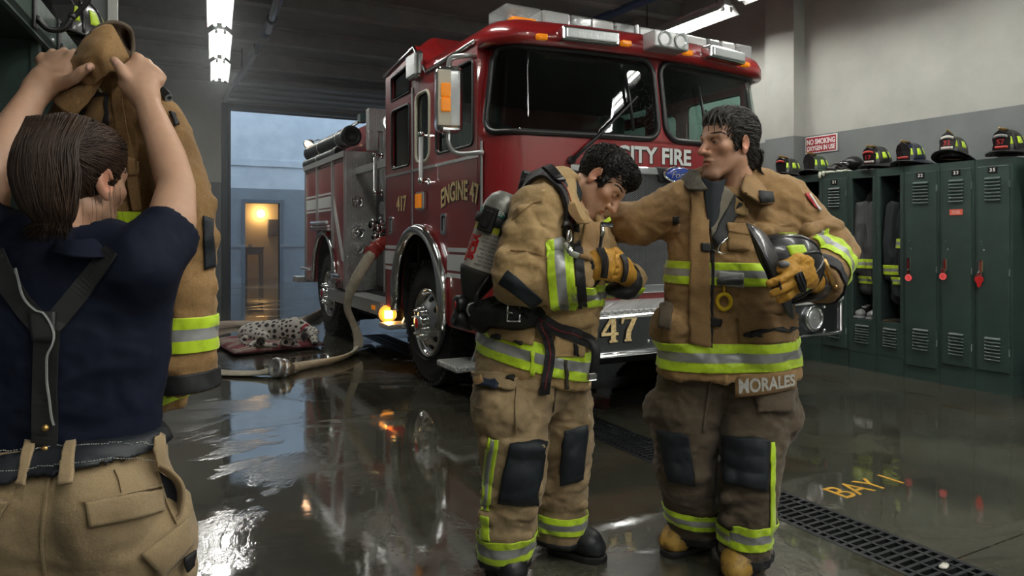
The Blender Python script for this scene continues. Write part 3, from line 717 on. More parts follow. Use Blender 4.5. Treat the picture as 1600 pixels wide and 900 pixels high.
b = B(); path = [(XL-.035, ARC_Y-ARC_R-.02, .55)]+[Vector((XL-.035, y, z)) for y, z in arc(ARC_Y, ARC_Z, ARC_R+.02, 180, 0, 28)]+[(XL-.035, ARC_Y+ARC_R+.02, .6)]
b.tube(path, .055, 10, ry=.055, up=(1, 0, 0)); bobj(b, 'fender_trim', m_chrome)
b = B(); b.lathe([(ARC_R, 0), (ARC_R, .6)], (XL+.02, ARC_Y, ARC_Z), (1, 0, 0), 28, a0=0, a1=2*PI); b.bx(XL+.55, XL+.6, 5.1, 6.5, .5, 1.4); bobj(b, 'wheel_well', m_dark)
for (px, py) in ((612.5, 352), (695, 350)):
    p = onX(px, py, XL); b = B(); plate(b, [rrect(p.y-.055, p.z-.085, p.y+.055, p.z+.085, .02), rrect(p.y-.034, p.z-.064, p.y+.034, p.z+.064, .015)], .014, lambda a, c, t: Vector((XL-.008+t, a, c)))
    h = bobj(b, 'door_handle', m_chrome); b = B(); b.bx(XL-.004, XL-.001, p.y-.034, p.y+.034, p.z-.064, p.z+.064); b.obj('recess', m_blackp, h); b = B(); b.bx(XL-.012, XL-.004, p.y-.008, p.y+.012, p.z-.06, p.z+.05); b.obj('latch', m_alu, h)
def grab(px0, py0, py1, X, name='grab_rail'):
    a, c = onX(px0, py0, X), onX(px0, py1, X); o = Vector((-.075, 0, 0)); b = B(); b.cyl(a+o, c+o, .019, n=12); r = bobj(b, name, m_alu)
    for q in (a, c): b = B(); b.sph(q+o, .03, 12); b.cyl(q+o, q, .015, n=10); b.cyl(q-Vector((.008, 0, 0)), q, .035, n=12); b.obj('rail_mount', m_chrome, r)
grab(671, 211, 283, XL); grab(597.5, 243, 301, XL+.06)
p = onX(663, 314, XL); b = B(); b.bx(XL-.05, XL, p.y-.085, p.y+.085, p.z-.08, p.z+.08); h = bobj(b, 'side_marker', m_chrome, bevel=.012)
b = B(); b.bx(XL-.062, XL-.05, p.y-.045, p.y+.07, p.z-.062, p.z+.062); b.obj('lens', m_amber, h, bevel=.006)
p = onX(655, 104, XL); b = B(); b.bx(XL-.07, XL, p.y-.13, p.y+.13, p.z-.115, p.z+.115); h = bobj(b, 'scene_light', m_chrome, bevel=.03, seg=3); b = B(); b.bx(XL-.085, XL-.07, p.y-.11, p.y+.11, p.z-.095, p.z+.095); b.obj('lens', m_clear, h, bevel=.02)
# lettering on the doors (reads towards the front)
def side_text(txt, y0, y1, z, h, arch, name):
    w = y0-y1
    fn = lambda a, c: (a, c*(1+.0)+arch*(1-((a-w/2)/(w/2))**2))
    b = B(); b.text(txt, (XL-.004, y0, z), (0, -1, 0), (0, 0, 1), h, 0, .004, bold=.018, width=w, fn=fn); q = bobj(b, name, m_gold)
    b = B(); b.text(txt, (XL-.0025, y0-.008, z-.007), (0, -1, 0), (0, 0, 1), h*1.02, 0, .003, bold=.045, width=w*1.01, fn=fn); b.obj('letter_outline', m_blackp, q)
side_text('ENGINE 47', 5.31, 4.60, 1.515, .155, .055, 'door_lettering'); pa, pb = onX(620.5, 331, XL), onX(636, 309, XL); side_text('417', pa.y, pb.y, pa.z, .145, 0, 'unit_number')
# ---- mirror
c = P(701, 156, 5.12); ux = (CR*.96+CF*.28).normalized(); uy = Vector((-ux.y, ux.x, 0)); R3 = Matrix((ux, uy, CU)).transposed()
b = B(); b.box(c, (.195, .15, .48), rot=R3); mir = bobj(b, 'mirror', m_chrome, bevel=.045, seg=4)
b = B(); b.box(c-ux*.045-uy*.078, (.095, .012, .40), rot=R3); b.obj('mirror_plate', mat('cream trim', (0, 0, 0)), mir, bevel=.012)
for dz in (.052, -.052): b = B(); b.box(c-ux*.038-uy*.09+CU*dz, (.07, .03, .10), rot=R3); b.obj('turn_lens', m_amber, mir, bevel=.008)
b = B(); b.tube(bez([onX(743, 88, XL)+Vector((.0, 0, 0)), P(728, 87, 5.06), P(705, 91, 5.1), c+CU*.23], 20), .02, 8); b.obj('mirror_arm', m_alu, mir); b = B(); b.tube(bez([c-CU*.23, P(702, 226, 5.1), P(716, 240, 5.08), onX(756, 238, XL)], 20), .018, 8); b.obj('mirror_arm', m_alu, mir)
# ---- front: lettering, wipers, grille, emblem, lights
def ftext(txt, x0, x1, z, h, m, name, bold, shear=0.):
    s0 = s_at_x(x0); w = x1-x0; b = B(); b.text(txt, (0, 0, 0), (1, 0, 0), (0, 0, 1), h, 0, .003, bold=bold, width=w, shear=shear)
    b.v = [tuple(on(s0+v[0], z+v[2], .004-v[1])) for v in b.v]; return bobj(b, name, m)
ftext('CITY FIRE', 3.135, 3.845, 1.843, .128, m_white, 'front_lettering', .03); ftext('CITY FIRE', 3.14, 3.852, 1.838, .128, m_blackp, 'lettering_shadow', .05).location.y += .002
def wiper(s0, z0, s1, z1, sb, zb0, zb1):
    b = B(); a = on(s0, z0, .04); c = on(s1, z1, .05); b.cyl(on(s0, z0, 0), a, .03, n=10); b.tube([a, lerp(a, c, .35)+Vector((0, -.02, 0)), c], [.016, .012, .007], 8); w = bobj(b, 'wiper', m_blackp)
    b = B(); b.tube([on(sb, zb0, .028), on(sb-.01, (zb0+zb1)/2, .032), on(sb-.03, zb1, .028)], .012, 6); b.obj('wiper_blade', m_blackp, w)
sa = s_at_x(2.76); wiper(sa, 1.84, s_at_x(3.32), 2.34, s_at_x(3.27), 2.08, 2.52); wiper(s_at_x(4.25), 1.84, s_at_x(4.0), 2.3, s_at_x(4.0), 2.1, 2.5)
def fr(x0, x1, z0, z1, d0, d1, m=0, b=None):
    b = b or B(); s0, s1 = s_at_x(x0), s_at_x(x1); n = 10; rows = []
    for s in np.linspace(s0, s1, n+1): rows.append([on(s, z0, d0), on(s, z1, d0), on(s, z1, d1), on(s, z0, d1), on(s, z0, d0)])
    b.grid(rows, m, False); b.add(rows[0][:4], [(0, 1, 2, 3)], m); b.add(rows[-1][:4], [(3, 2, 1, 0)], m); return b
bobj(fr(2.75, 4.37, 1.755, 1.815, .0, .035), 'chrome_strip', m_chrome, bevel=.008)
b = B(); fr(3.02, 4.10, .93, 1.755, .001, .004, 0, b); bobj(b, 'grille_backing', m_blackp)
b = B(); fr(3.0, 3.06, .9, 1.755, 0, .05, 0, b); fr(4.06, 4.12, .9, 1.755, 0, .05, 0, b); fr(3.0, 4.12, .87, .935, 0, .05, 0, b); grl = bobj(b, 'grille_frame', m_chrome, bevel=.008)
b = B(); g0, g1, z0, z1, pt = 3.06, 4.06, .935, 1.755, .026
for k in range(int((g1-g0+(z1-z0)*1.8)/pt)+1):
    for sg in (1, -1):
        c0 = g0-(z1-z0)*1.8+k*pt; pts = []
        for t in (0., 1.): pts.append((c0+t*(z1-z0)*1.8, z0+t*(z1-z0)))
        (xa, za), (xb, zb) = pts
        ta, tb = max(0, (g0-xa)/(xb-xa)), min(1, (g1-xa)/(xb-xa))
        if ta >= tb: continue
        A, C = (lerp(xa, xb, ta), lerp(za, zb, ta)), (lerp(xa, xb, tb), lerp(za, zb, tb))
        if sg < 0: A, C = (g0+g1-A[0], A[1]), (g0+g1-C[0], C[1])
        b.cyl(Vector((A[0], YC-.118-.003*sg, A[1])), Vector((C[0], YC-.118-.003*sg, C[1])), .0038, n=4)
bobj(b, 'grille_mesh', m_grille)
ec = onY(1060, 273, YC-.16); b = B(); b.lathe([(0, 0), (1, 0), (1, .02), (.9, .028), (.9, .028)], ec+Vector((0, .02, 0)), (0, -1, 0), 32, sx=.142, sy=.062, u=(1, 0, 0)); em = bobj(b, 'emblem', m_chrome)
b = B(); b.lathe([(0, .036), (.6, .034), (.88, .028), (.9, .02)], ec+Vector((0, .02, 0)), (0, -1, 0), 32, sx=.142, sy=.062, u=(1, 0, 0)); b.obj('blue_oval', mat('emblem blue', (.01, .04, .30), .25, coat=1), em)
b = B(); b.text('Ford', ec+Vector((0, -.016, -.004)), (1, 0, 0), (0, 0, 1), .052, 0, .003, width=.16, center=True, shear=.35); b.obj('emblem_script', m_chrome, em)
b = B(); b.prism([(-.20, .055), (.20, .055), (.16, -.06), (-.16, -.06)], (ec.x, YC-.09, ec.z), (1, 0, 0), (0, 0, 1), .045); b.obj('emblem_plinth', m_blackp, em, bevel=.01)
for x in (2.62, 4.50):
    b = fr(x-.26, x+.26, 1.05, 1.50, 0, .05); h = bobj(b, 'headlight_bezel', m_chrome, bevel=.015)
    for dx in (-.125, .125): p = on(s_at_x(x+dx), 1.27, .05); q = on(s_at_x(x+dx), 1.27, .08); b = B(); b.lathe([(.11, 0), (.105, .02), (.06, .03), (0, .034)], p, q-p, 20); b.obj('headlight', m_clear, h)
# bumper
BY, BX0, BX1, BZ0, BZ1 = 3.645, 2.36, 4.87, .545, .80
b = B(); b.bx(BX0, BX1, BY, BY+.03, BZ0, BZ1); b.bx(BX0, BX0+.03, BY, YC+.2, BZ0, BZ1); b.bx(BX1-.03, BX1, BY, YC+.2, BZ0, BZ1); bmp = bobj(b, 'bumper', m_gunmetal, bevel=.008)
b = B(); b.bx(BX0-.01, BX1+.03, BY-.015, YC+.1, BZ1, BZ1+.025); b.obj('bumper_deck', m_tread, bmp, bevel=.006)
b = B(); b.cyl((BX0, BY, BZ0), (BX1, BY, BZ0), .02, n=10); b.cyl((BX0, BY-.008, BZ1-.012), (BX1, BY-.008, BZ1-.012), .016, n=10); b.cyl((BX1, BY, BZ0), (BX1, BY, BZ1), .018, n=10); b.obj('bumper_lip', m_chrome, bmp)
def ring(px, py, r, name, horn):
    p = onY(px, py, BY-.004); b = B(); b.lathe([(r*.8, 0), (r, 0), (r*1.0, .02), (r*.86, .03), (r*.8, .012)], p, (0, -1, 0), 28); h = b.obj(name, m_chrome, bmp)
    b = B(); b.lathe([(0, .002), (r*.8, .002)], p, (0, -1, 0), 28)
    if horn:
        b.lathe([(r*.8, .004), (r*.55, .01), (r*.5, .022), (r*.45, .01), (r*.38, .022), (r*.32, .01), (r*.25, .024), (r*.18, .012), (0, .03)], p, (0, -1, 0), 28)
    b.obj('horn_face' if horn else 'hole_face', m_alu if horn else m_dark, h)
ring(1042, 498, .075, 'tow_eye_ring', False); ring(1270, 497, .098, 'speaker_horn', True)
for (px, py) in ((1013, 492), (1013, 533), (1288, 479), (1288, 516), (1243, 517)): p = onY(px, py, BY); b = B(); b.sph(p, .013, 10); b.obj('bolt', m_chrome, bmp)
p = onY(1311, 491, BY+.1); b = B(); b.bx(BX1, BX1+.012, BY+.08, BY+.14, p.z-.05, p.z+.05); b.obj('corner_reflector', m_redlens, bmp, bevel=.004)
# 47 in serif figures
F4 = [(.46, 0), (.92, 0), (.92, .07), (.83, .09), (.83, .26), (.98, .26), (.98, .37), (.83, .37), (.83, 1), (.60, 1), (0, .38), (0, .26), (.55, .26), (.55, .09), (.46, .07)]; F4h = [(.55, .37), (.55, .74), (.20, .37)]
F7 = [(.20, 0), (.62, 0), (.62, .07), (.56, .09), (.60, .35), (.95, .86), (.95, 1), (.02, 1), (.02, .66), (.10, .66), (.20, .82), (.64, .82), (.34, .40), (.27, .09), (.20, .07)]
pa, pb = onY(939, 538, BY), onY(995, 496, BY); w = (pb.x-pa.x)/2.1; h = .172
def num(m, name, grow, off, par):
    b = B()
    for F_, x0, hole in ((F4, pa.x, [F4h]), (F7, pa.x+w*1.13, [])):
        cx, cy = .48, .5; polys = []
        for k, pl in enumerate([F_]+hole):
            if grow:
                q = [Vector((a*w, c*h, 0)) for a, c in pl]; n = len(q); ar = sum(q[i].x*q[(i+1) % n].y-q[(i+1) % n].x*q[i].y for i in range(n)); out = []
                for i in range(n):
                    e = (q[(i+1) % n]-q[i-1]).normalized(); nn = Vector((e.y, -e.x, 0))*(1 if ar > 0 else -1); out.append(q[i]+nn*grow*(1 if k == 0 else -1))
                polys.append([(x0+v.x, pa.z+.006+v.y) for v in out])
            else: polys.append([(x0+a*w, pa.z+.006+c*h) for a, c in pl])
        plate(b, polys, .004, lambda a, c, t: Vector((a, BY-off+t, c)))
    return b.obj(name, m, par)
q = num(m_gold, 'bumper_number', 0, .006, bmp); num(m_blackp, 'number_outline', .010, .003, q)
# corner steps
def step(x0, x1, y0, y1, z, name='corner_step'):
    b = B(); b.bx(x0, x1, y0, y1, z-.045, z); s = bobj(b, name, m_tread, bevel=.012); b = B(); b.box(((x0+x1)/2+.1, (y0+y1)/2-.02, z+.12), (.05, .03, .32), rot=Matrix.Rotation(.45, 3, 'Y')); b.obj('step_bracket', m_alu, s); return s
step(2.05, 2.42, 4.68, 5.06, .345); step(2.06, 2.4, 6.28, 6.56, .47)
b = B(); b.bx(XL+.1, XR-.1, 4.25, 4.9, .35, .6); b.bx(3.2, 3.9, 4.3, 10.3, .35, .75); bobj(b, 'chassis', m_dark)
b = B(); b.bx(2.28, 4.84, 6.9, 8.2, .45, .6); b.cyl((2.5, 6.6, .5), (2.5, 8.4, .5), .16, n=16); b.cyl((2.3, 9.3, .52), (4.8, 9.3, .52), .10, n=12); b.cyl((2.4, 5.78, .52), (4.7, 5.78, .52), .08, n=12); bobj(b, 'underframe', m_dark)
# ---- wheels
def wheel(c, sgn):
    c = Vector(c); ax = Vector((sgn, 0, 0)); b = B()
    b.lathe([(.30, -.26), (.42, -.285), (.50, -.28), (.528, -.25), (.535, -.15), (.528, -.05), (.50, -.015), (.44, .0), (.40, -.004), (.375, .004), (.34, .0), (.305, -.02), (.30, -.26)], c, ax, 48)
    u, v, a = frame_of(ax)
    for k in range(46):
        t = 2*PI*k/46; d = u*math.cos(t)+v*math.sin(t); w_ = u*-math.sin(t)+v*math.cos(t)
        for off in (-.05, -.15, -.235):
            R3 = Matrix((d, w_, a)).transposed(); b.box(c+d*.533+a*off+w_*(.012 if off == -.15 else 0), (.03, .042, .07), rot=R3)
    w = bobj(b, 'wheel', m_rubber)
    b = B(); b.lathe([(.305, -.03), (.30, -.004), (.287, -.004), (.275, -.03), (.262, -.05), (.245, -.052), (.165, .015), (.15, .02), (.12, .02), (0, .02)], c, ax, 40); b.obj('rim', m_chrome, w)
    b = B(); b.lathe([(.075, .02), (.075, .07), (.06, .085), (0, .088)], c, ax, 24); hb = b.obj('hub', m_chrome, w); b = B(); b.lathe([(.045, .087), (.04, .094), (0, .096)], c, ax, 20); b.obj('hub_badge', m_redlens, hb)
    for k in range(10):
        t = 2*PI*(k+.5)/10; d = u*math.cos(t)+v*math.sin(t); b = B(); p = c+d*.125+a*.02; b.lathe([(.022, 0), (.02, .012), (.015, .016), (.014, .05), (.008, .062), (0, .064)], p, ax, 10); b.obj('lug_nut', m_chrome, w)
        t = 2*PI*k/10; d = u*math.cos(t)+v*math.sin(t); b = B(); p = c+d*.213-a*.032; nn = (a+d*.75).normalized(); b.lathe([(0, .006), (.026, .006), (.03, 0)], p+nn*.004, nn, 14); b.obj('hand_hole', m_dark, w)
for y in (5.775, 9.28): wheel((XL+.04, y, .54), -1); wheel((XR-.04, y, .54), 1)
# ---- roof lights
b = B(); b.bx(2.46, 4.92, 4.64, 4.90, 2.84, 2.87); lb = bobj(b, 'light_bar', m_blackp)
def lens(x0, x1, name, m, z0=2.868, z1=3.03, y0=4.62, y1=4.92):
    b = B(); b.bx(x0+.004, x1-.004, y0, y1, z0, z1); o = b.obj(name, m, lb, bevel=.02); return o
m_bar = mat('light bar lens', (.50, .54, .54), .10, .2, coat=1, bump=(90, .5, .004), alpha=.42); m_bar2 = mat('light bar frosted', (.60, .63, .62), .2, .1, coat=1, bump=(130, .6, .004), alpha=.68)
xs = [2.42, 2.74, 3.0, 3.2, 3.42, 3.63]
for i in range(5): lens(xs[i], xs[i+1], 'bar_lens', m_bar2 if i % 2 else m_bar)
lens(3.66, 4.14, 'bar_center', mat('bar centre mesh', (.40, .42, .41), .4, .6, bump=(140, .6, .004)), 2.87, 3.03)
for a, c in ((3.63, 3.665), (4.135, 4.17)): lens(a, c, 'bar_divider', m_alu, 2.86, 3.04, 4.61, 4.925)
xs = [4.17, 4.42, 4.58, 4.76, 4.97]
for i in range(4): lens(xs[i], xs[i+1], 'bar_lens', m_bar if i % 2 else m_bar2)
for x in (2.55, 2.86, 3.1, 3.3, 3.5, 4.28, 4.5, 4.68, 4.85):
    b = B(); b.lathe([(.075, 0), (.06, .04), (.03, .06), (0, .065)], (x, 4.70, 2.95), (0, 1, 0), 16); b.obj('reflector', m_chrome, lb)
b = B(); b.bx(2.42, 2.62, 4.50, 4.60, 2.84, 2.90); b.obj('bar_amber', m_amber, lb, bevel=.012)
def brow(px, py, w, h, dep, name, m, par=None, tilt=0.):
    p = onY(px, py, YC-.10); s = s_at_x(p.x); z = p.z; a = on(s, z, (z-2.03)*.15-.012); n = (on(s, z, 1)-on(s, z, 0)).normalized(); u = Vector((-n.y, n.x, 0)); R3 = Matrix((u, n, CU)).transposed()
    b = B(); b.box(a+n*dep/2, (w, dep, h), rot=R3); return bobj(b, name, m, par, bevel=min(.014, h*.3)), a, n, u, R3
for (px, py) in ((856, 53), (978, 68), (1073, 83), (1174, 98)): o, a, n, u, R3 = brow(px, py, .085, .042, .05, 'marker_light', m_amber)
for (px, py, w) in ((921, 58, .46), (1130, 87, .44)):
    o, a, n, u, R3 = brow(px, py, w, .10, .10, 'floodlight', m_chrome); b = B(); b.box(a+n*.105, (w-.05, .02, .072), rot=R3); b.obj('lens', m_clear, o, bevel=.008)
o, a, n, u, R3 = brow(1031, 70, .32, .13, .16, 'spotlight_housing', m_alu)
for sx in (-.075, .075): b = B(); b.lathe([(.062, 0), (.06, .012), (.05, .006), (.03, -.01), (0, -.014)], a+n*.162+u*sx, n, 20); b.obj('spotlight', m_clear, o)
# ---- pump bay and rear body
b = B(); b.bx(2.56, XR-.3, 6.76, 8.24, .7, 2.35); bobj(b, 'pump_panel', mat('stainless panel', (.30, .31, .31), .35, .9, noise=(4, (.22, .23, .23), .3, .7)))
b = B(); b.bx(2.16, XR-.04, 6.77, 8.95, .56, .63); rb = bobj(b, 'running_board', m_tread, bevel=.008); b = B(); b.bx(2.15, 2.165, 6.77, 8.95, .50, .635); b.obj('board_edge', m_alu, rb)
p = onX(583, 474, 2.145); b = B(); b.bx(2.14, 2.15, p.y-.05, p.y+.05, .545, .59); b.obj('amber_reflector', m_amber, rb)
p = Vector((2.19, 6.70, .525)); b = B(); b.lathe([(0, .02), (.06, .015), (.080, 0), (.085, -.05), (0, -.07)], p, (-.5, -.85, 0), 20); am = bobj(b, 'marker_lamp', m_amberglow); b = B(); b.box(p+CR*.025-CF*.03, (.06, .06, .07)); b.obj('bulb', mat('amber bulb lit', (1, .6, .2), .3, emit=((1, .55, .14), 40)), am); b = B(); b.tube([p+Vector((.02, .03, 0))+CU*(.09*math.sin(t))+CR*(.09*math.cos(t)) for t in np.linspace(0, 2*PI, 25)[:-1]], .012, 6, closed=True); b.obj('lamp_ring', m_chrome, am)
RY0, RY1, RZ0, RZ1 = 8.24, 10.45, .66, 2.30
rw = 9.28; arch = [(rw-.57, RZ0)]+arc(rw, .74, .57, 180, 0, 24)+[(rw+.57, RZ0)]
b = B(); plate(b, [[(RY0, RZ0)]+arch+[(RY1, RZ0), (RY1, RZ1), (RY0, RZ1)]], .03, lambda a, c, t: Vector((XL+.015+t, a, c))); plate(b, [[(RY0, RZ0)]+arch+[(RY1, RZ0), (RY1, RZ1), (RY0, RZ1)]], .03, lambda a, c, t: Vector((XR-.015+t, a, c)))
b.bx(XL, XR, RY1-.03, RY1, RZ0, RZ1); b.bx(XL+.01, XR-.01, RY0, RY1, RZ1-.03, RZ1); b.bx(3.2, 3.9, RY0, RY1, RZ0, RZ1); bobj(b, 'rear_body', m_red)
b = B(); b.bx(XL-.004, XR+.004, RY0-.02, RY0, RZ0-.02, RZ1); bobj(b, 'tread_panel', m_tread)
b = B(); path = [(XL-.02, rw-.59, RZ0)]+[Vector((XL-.02, y, z)) for y, z in arc(rw, .74, .59, 180, 0, 28)]+[(XL-.02, rw+.59, RZ0)]; b.tube(path, .035, 8); bobj(b, 'fender_trim', m_chrome)
b = B(); b.lathe([(.57, 0), (.57, .6)], (XL+.03, rw, .74), (1, 0, 0), 28); bobj(b, 'wheel_well', m_dark)
for px in (497.5, 521.5): p = onX(px, 300, XL); sbox(p.y-.022, p.y+.022, 1.26 if px < 510 else RZ0, RZ1-.05, 'door_frame', m_alu, 0, .03)
sbox(RY0, RY0+.05, RZ0, RZ1, 'corner_post', m_alu, 0, .02); sbox(RY1-.06, RY1, RZ0, RZ1, 'corner_post', m_alu, 0, .02); sbox(RY0, RY1, RZ1-.07, RZ1, 'top_rail', m_alu, 0, .035); sbox(RY0, RY1, 2.19, 2.2, 'door_seam', m_blackp, 0, .006)
ya, yb_ = onX(521, 300, XL).y, onX(543, 300, XL).y
b = B()
for z0, z1 in ((1.66, 1.80), (1.615, 1.64), (1.825, 1.85)): b = B(); b.bx(XL-.006, XL, ya, RY1-.06, z0, z1); bobj(b, 'white_stripe', m_white)
b = B(); b.prism([(ya, 1.85), (ya+.10, 1.80), (8.42, 1.0), (8.30, .98)], (XL, 0, 0), (0, 1, 0), (0, 0, 1), -.008); bobj(b, 'white_stripe', m_white)
b = B(); z = 1.42; b.cyl((XL-.06, onX(494, 340, XL).y, z), (XL-.06, ya, z), .018, n=8); b.cyl((XL-.06, onX(494, 340, XL).y, z+.05), (XL-.06, ya+.1, z+.05), .025, n=8); b.bx(XL-.09, XL, onX(494, 340, XL).y, ya, z-.05, z-.03); bobj(b, 'step_rail', m_chrome)
b = B(); b.bx(XL-.09, XL, 8.32, 8.66, .74, .77); b.cyl((XL-.06, 8.30, .83), (XL-.06, 8.66, .83), .02, n=8); b.cyl((XL-.05, 8.30, .80), (XL-.05, 8.66, .80), .02, n=8); bobj(b, 'step_rail', m_chrome)
b = B(); b.bx(XL-.12, XL+.6, RY1, RY1+.35, .62, .70); b.cyl((XL-.06, RY1-.5, .83), (XL-.06, RY1, .83), .02, n=8); bobj(b, 'tailboard', m_tread, bevel=.01)
p = onX(515, 365, XL); b = B(); b.cyl(p, p+Vector((-.05, 0, 0)), .03, n=12); bobj(b, 'red_marker', m_redlens)
# ports on the tread panel and pump fittings
for (px, py, r, m) in ((557.5, 315, .075, m_chrome), (558.5, 363, .082, m_chrome), (558.5, 387, .082, m_alu)):
    p = onY(px, py, RY0-.02); b = B(); b.lathe([(r, 0), (r, .02), (r*.86, .03), (r*.8, .02), (r*.5, .03), (r*.42, .06), (r*.2, .07), (0, .07)], p, (0, -1, 0), 24); q = bobj(b, 'port_cap', m)
    for k in range(3): t = k*2.1+.4; b = B(); b.cyl(p+Vector((r*.8*math.cos(t), -.02, r*.8*math.sin(t))), p+Vector((r*.8*math.cos(t), -.055, r*.8*math.sin(t))), .012, n=8); b.obj('cap_lug', m_chrome, q)
rn = random.Random(5)
for (px, py, r) in ((586, 352, .05), (593, 360, .055), (598, 349, .05), (590, 370, .045), (597, 372, .04), (600, 358, .05)):
    p = P(px, py, 7.75); b = B(); b.cyl(p, p+Vector((.3, .1, 0)), r*.7, n=14); b.lathe([(0, 0), (r*.9, 0), (r, .02), (r, .05), (r*.8, .06)], p, (-1, -.3, .1), 16); b.sph(p+Vector((-.03, -.03, .05)), r*.5, 10); bobj(b, 'valve', m_chrome)
b = B(); b.bx(2.30, 2.36, 6.78, 8.22, 2.02, 2.10); b.bx(2.52, 2.58, 6.9, 7.0, .63, 2.3); b.bx(2.50, 2.56, 6.78, 8.22, 1.42, 1.47); b.bx(2.50, 2.56, 7.7, 7.76, .63, 2.3); bobj(b, 'pump_rail', m_alu)
b = B(); b.bx(2.54, 2.56, 7.2, 8.1, 1.5, 2.0); bobj(b, 'valve_panel', mat('panel grey', (.12, .125, .13), .4))
b = B()
for i in range(3):
    for j in range(2): p = (2.535, 7.35+i*.28, 1.62+j*.24); b.lathe([(0, 0), (.07, 0), (.075, .015), (.065, .02), (0, .02)], p, (-1, 0, 0), 18)
bobj(b, 'gauge', m_alu)
# hose bed, hard suction tubes, work lamp
b = B(); b.bx(2.62, 2.66, 8.0, 10.5, 2.28, 2.72); b.bx(4.4, 4.44, 8.0, 10.5, 2.28, 2.72); b.bx(2.62, 4.44, 8.0, 8.04, 2.28, 2.75); bobj(b, 'hose_bed', m_red)
b = B(); b.bx(2.36, 4.5, 7.86, 7.98, 2.50, 2.76); b.bx(2.36, 2.47, 7.86, 7.98, 2.28, 2.50); b.bx(2.52, 2.66, 7.86, 7.98, 1.9, 2.5); bobj(b, 'deck_box', m_tread, bevel=.008)
b = B(); b.bx(2.64, 2.9, 7.2, 7.86, 2.3, 2.42); b.cyl((2.62, 7.55, 2.30), (2.62, 7.55, 2.75), .05, n=12); b.cyl((2.45, 7.5, 2.55), (2.8, 7.6, 2.60), .07, n=12); bobj(b, 'deck_gun_pipe', m_alu)
m_tubeb = mat('suction hose black', (.016, .02, .02), .38, bump=(30, .2, .004))
for (x, z, r, y0, y1) in ((2.30, 2.50, .115, 8.36, 10.5), (2.25, 2.335, .075, 8.75, 10.55)):
    b = B(); b.lathe([(0, .06), (r*.62, .06), (r*.66, .0), (r*1.05, 0), (r*1.1, .02), (r*1.1, .07), (r, .09), (r, .2), (r, y1-y0-.1), (r*1.08, y1-y0-.08), (r*1.08, y1-y0), (0, y1-y0)], (x, y0, z), (0, 1, 0), 24); sh = bobj(b, 'suction_hose', m_tubeb)
    for y in (8.72, 9.7): b = B(); b.tube([Vector((x, y, z))+Vector((math.cos(t), 0, math.sin(t)))*(r+.004) for t in np.linspace(0, 2*PI, 25)[:-1]], .012, 6, closed=True, ry=.004); b.obj('hose_clamp', m_alu, sh)
b = B(); b.cyl((2.42, 8.3, 2.70), (2.42, 10.6, 2.62), .022, n=8); b.cyl((2.36, 8.3, 2.655), (2.36, 10.6, 2.60), .012, n=8); b.bx(2.38, 2.46, 8.28, 8.4, 2.66, 2.76); bobj(b, 'pike_pole', mat('pike pole', (.06, .12, .12), .35))
p = P(483, 226, 10.3); b = B(); b.lathe([(0, .07), (.05, .065), (.085, .0), (.08, -.02), (.07, 0), (0, .01)], p, (.5, .55, .7), 18); wl = bobj(b, 'work_lamp', m_alu); b = B(); b.tube(bez([p+Vector((.06, .06, .05)), p+Vector((.16, .05, .08)), p+Vector((.2, .05, -.1)), p+Vector((.16, .05, -.25))], 16), .012, 6); b.obj('lamp_stalk', m_alu, wl)
b = B(); b.lathe([(0, .004), (.068, .004)], p, (-.5, -.55, -.7), 16); b.obj('lamp_bulb', mat('work lamp lit', (1, .6, .4), .3, emit=((1, .55, .3), 8)), wl)
# ================================================================== LOCKERS ON THE RIGHT WALL
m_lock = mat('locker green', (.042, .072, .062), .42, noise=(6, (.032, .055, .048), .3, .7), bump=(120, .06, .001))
m_lock_dark = mat('locker green shaded', (.016, .030, .027), .7)  # locker green darkened, with the shade of recesses painted in
m_black = mat('black enamel', (.010, .010, .011), .35)
m_lime = mat('lime reflective', (.56, .80, .02), .45, sheen=.3, noise=(30, (.42, .62, .02), .3, .5))
m_silver = mat('silver reflective', (.34, .35, .35), .38, .25)
m_whitep = mat('white paint', (.75, .76, .74), .5)
LX, LB, LH, PL = 6.23, 6.56, 1.935, .165
def lk_y(px, X=LX): return onX(px, 300, X).y
def louvres(b, y0, y1, z0, z1, n=7):
    for k in range(n):
        z = lerp(z1, z0, (k+.5)/n); h = (z1-z0)/n
        b.prism([(0, h*.38), (-.012, -h*.10), (-.012, -h*.34), (0, -h*.30)], (LX-.014, y0, z), (1, 0, 0), (0, 0, 1), -(y1-y0))
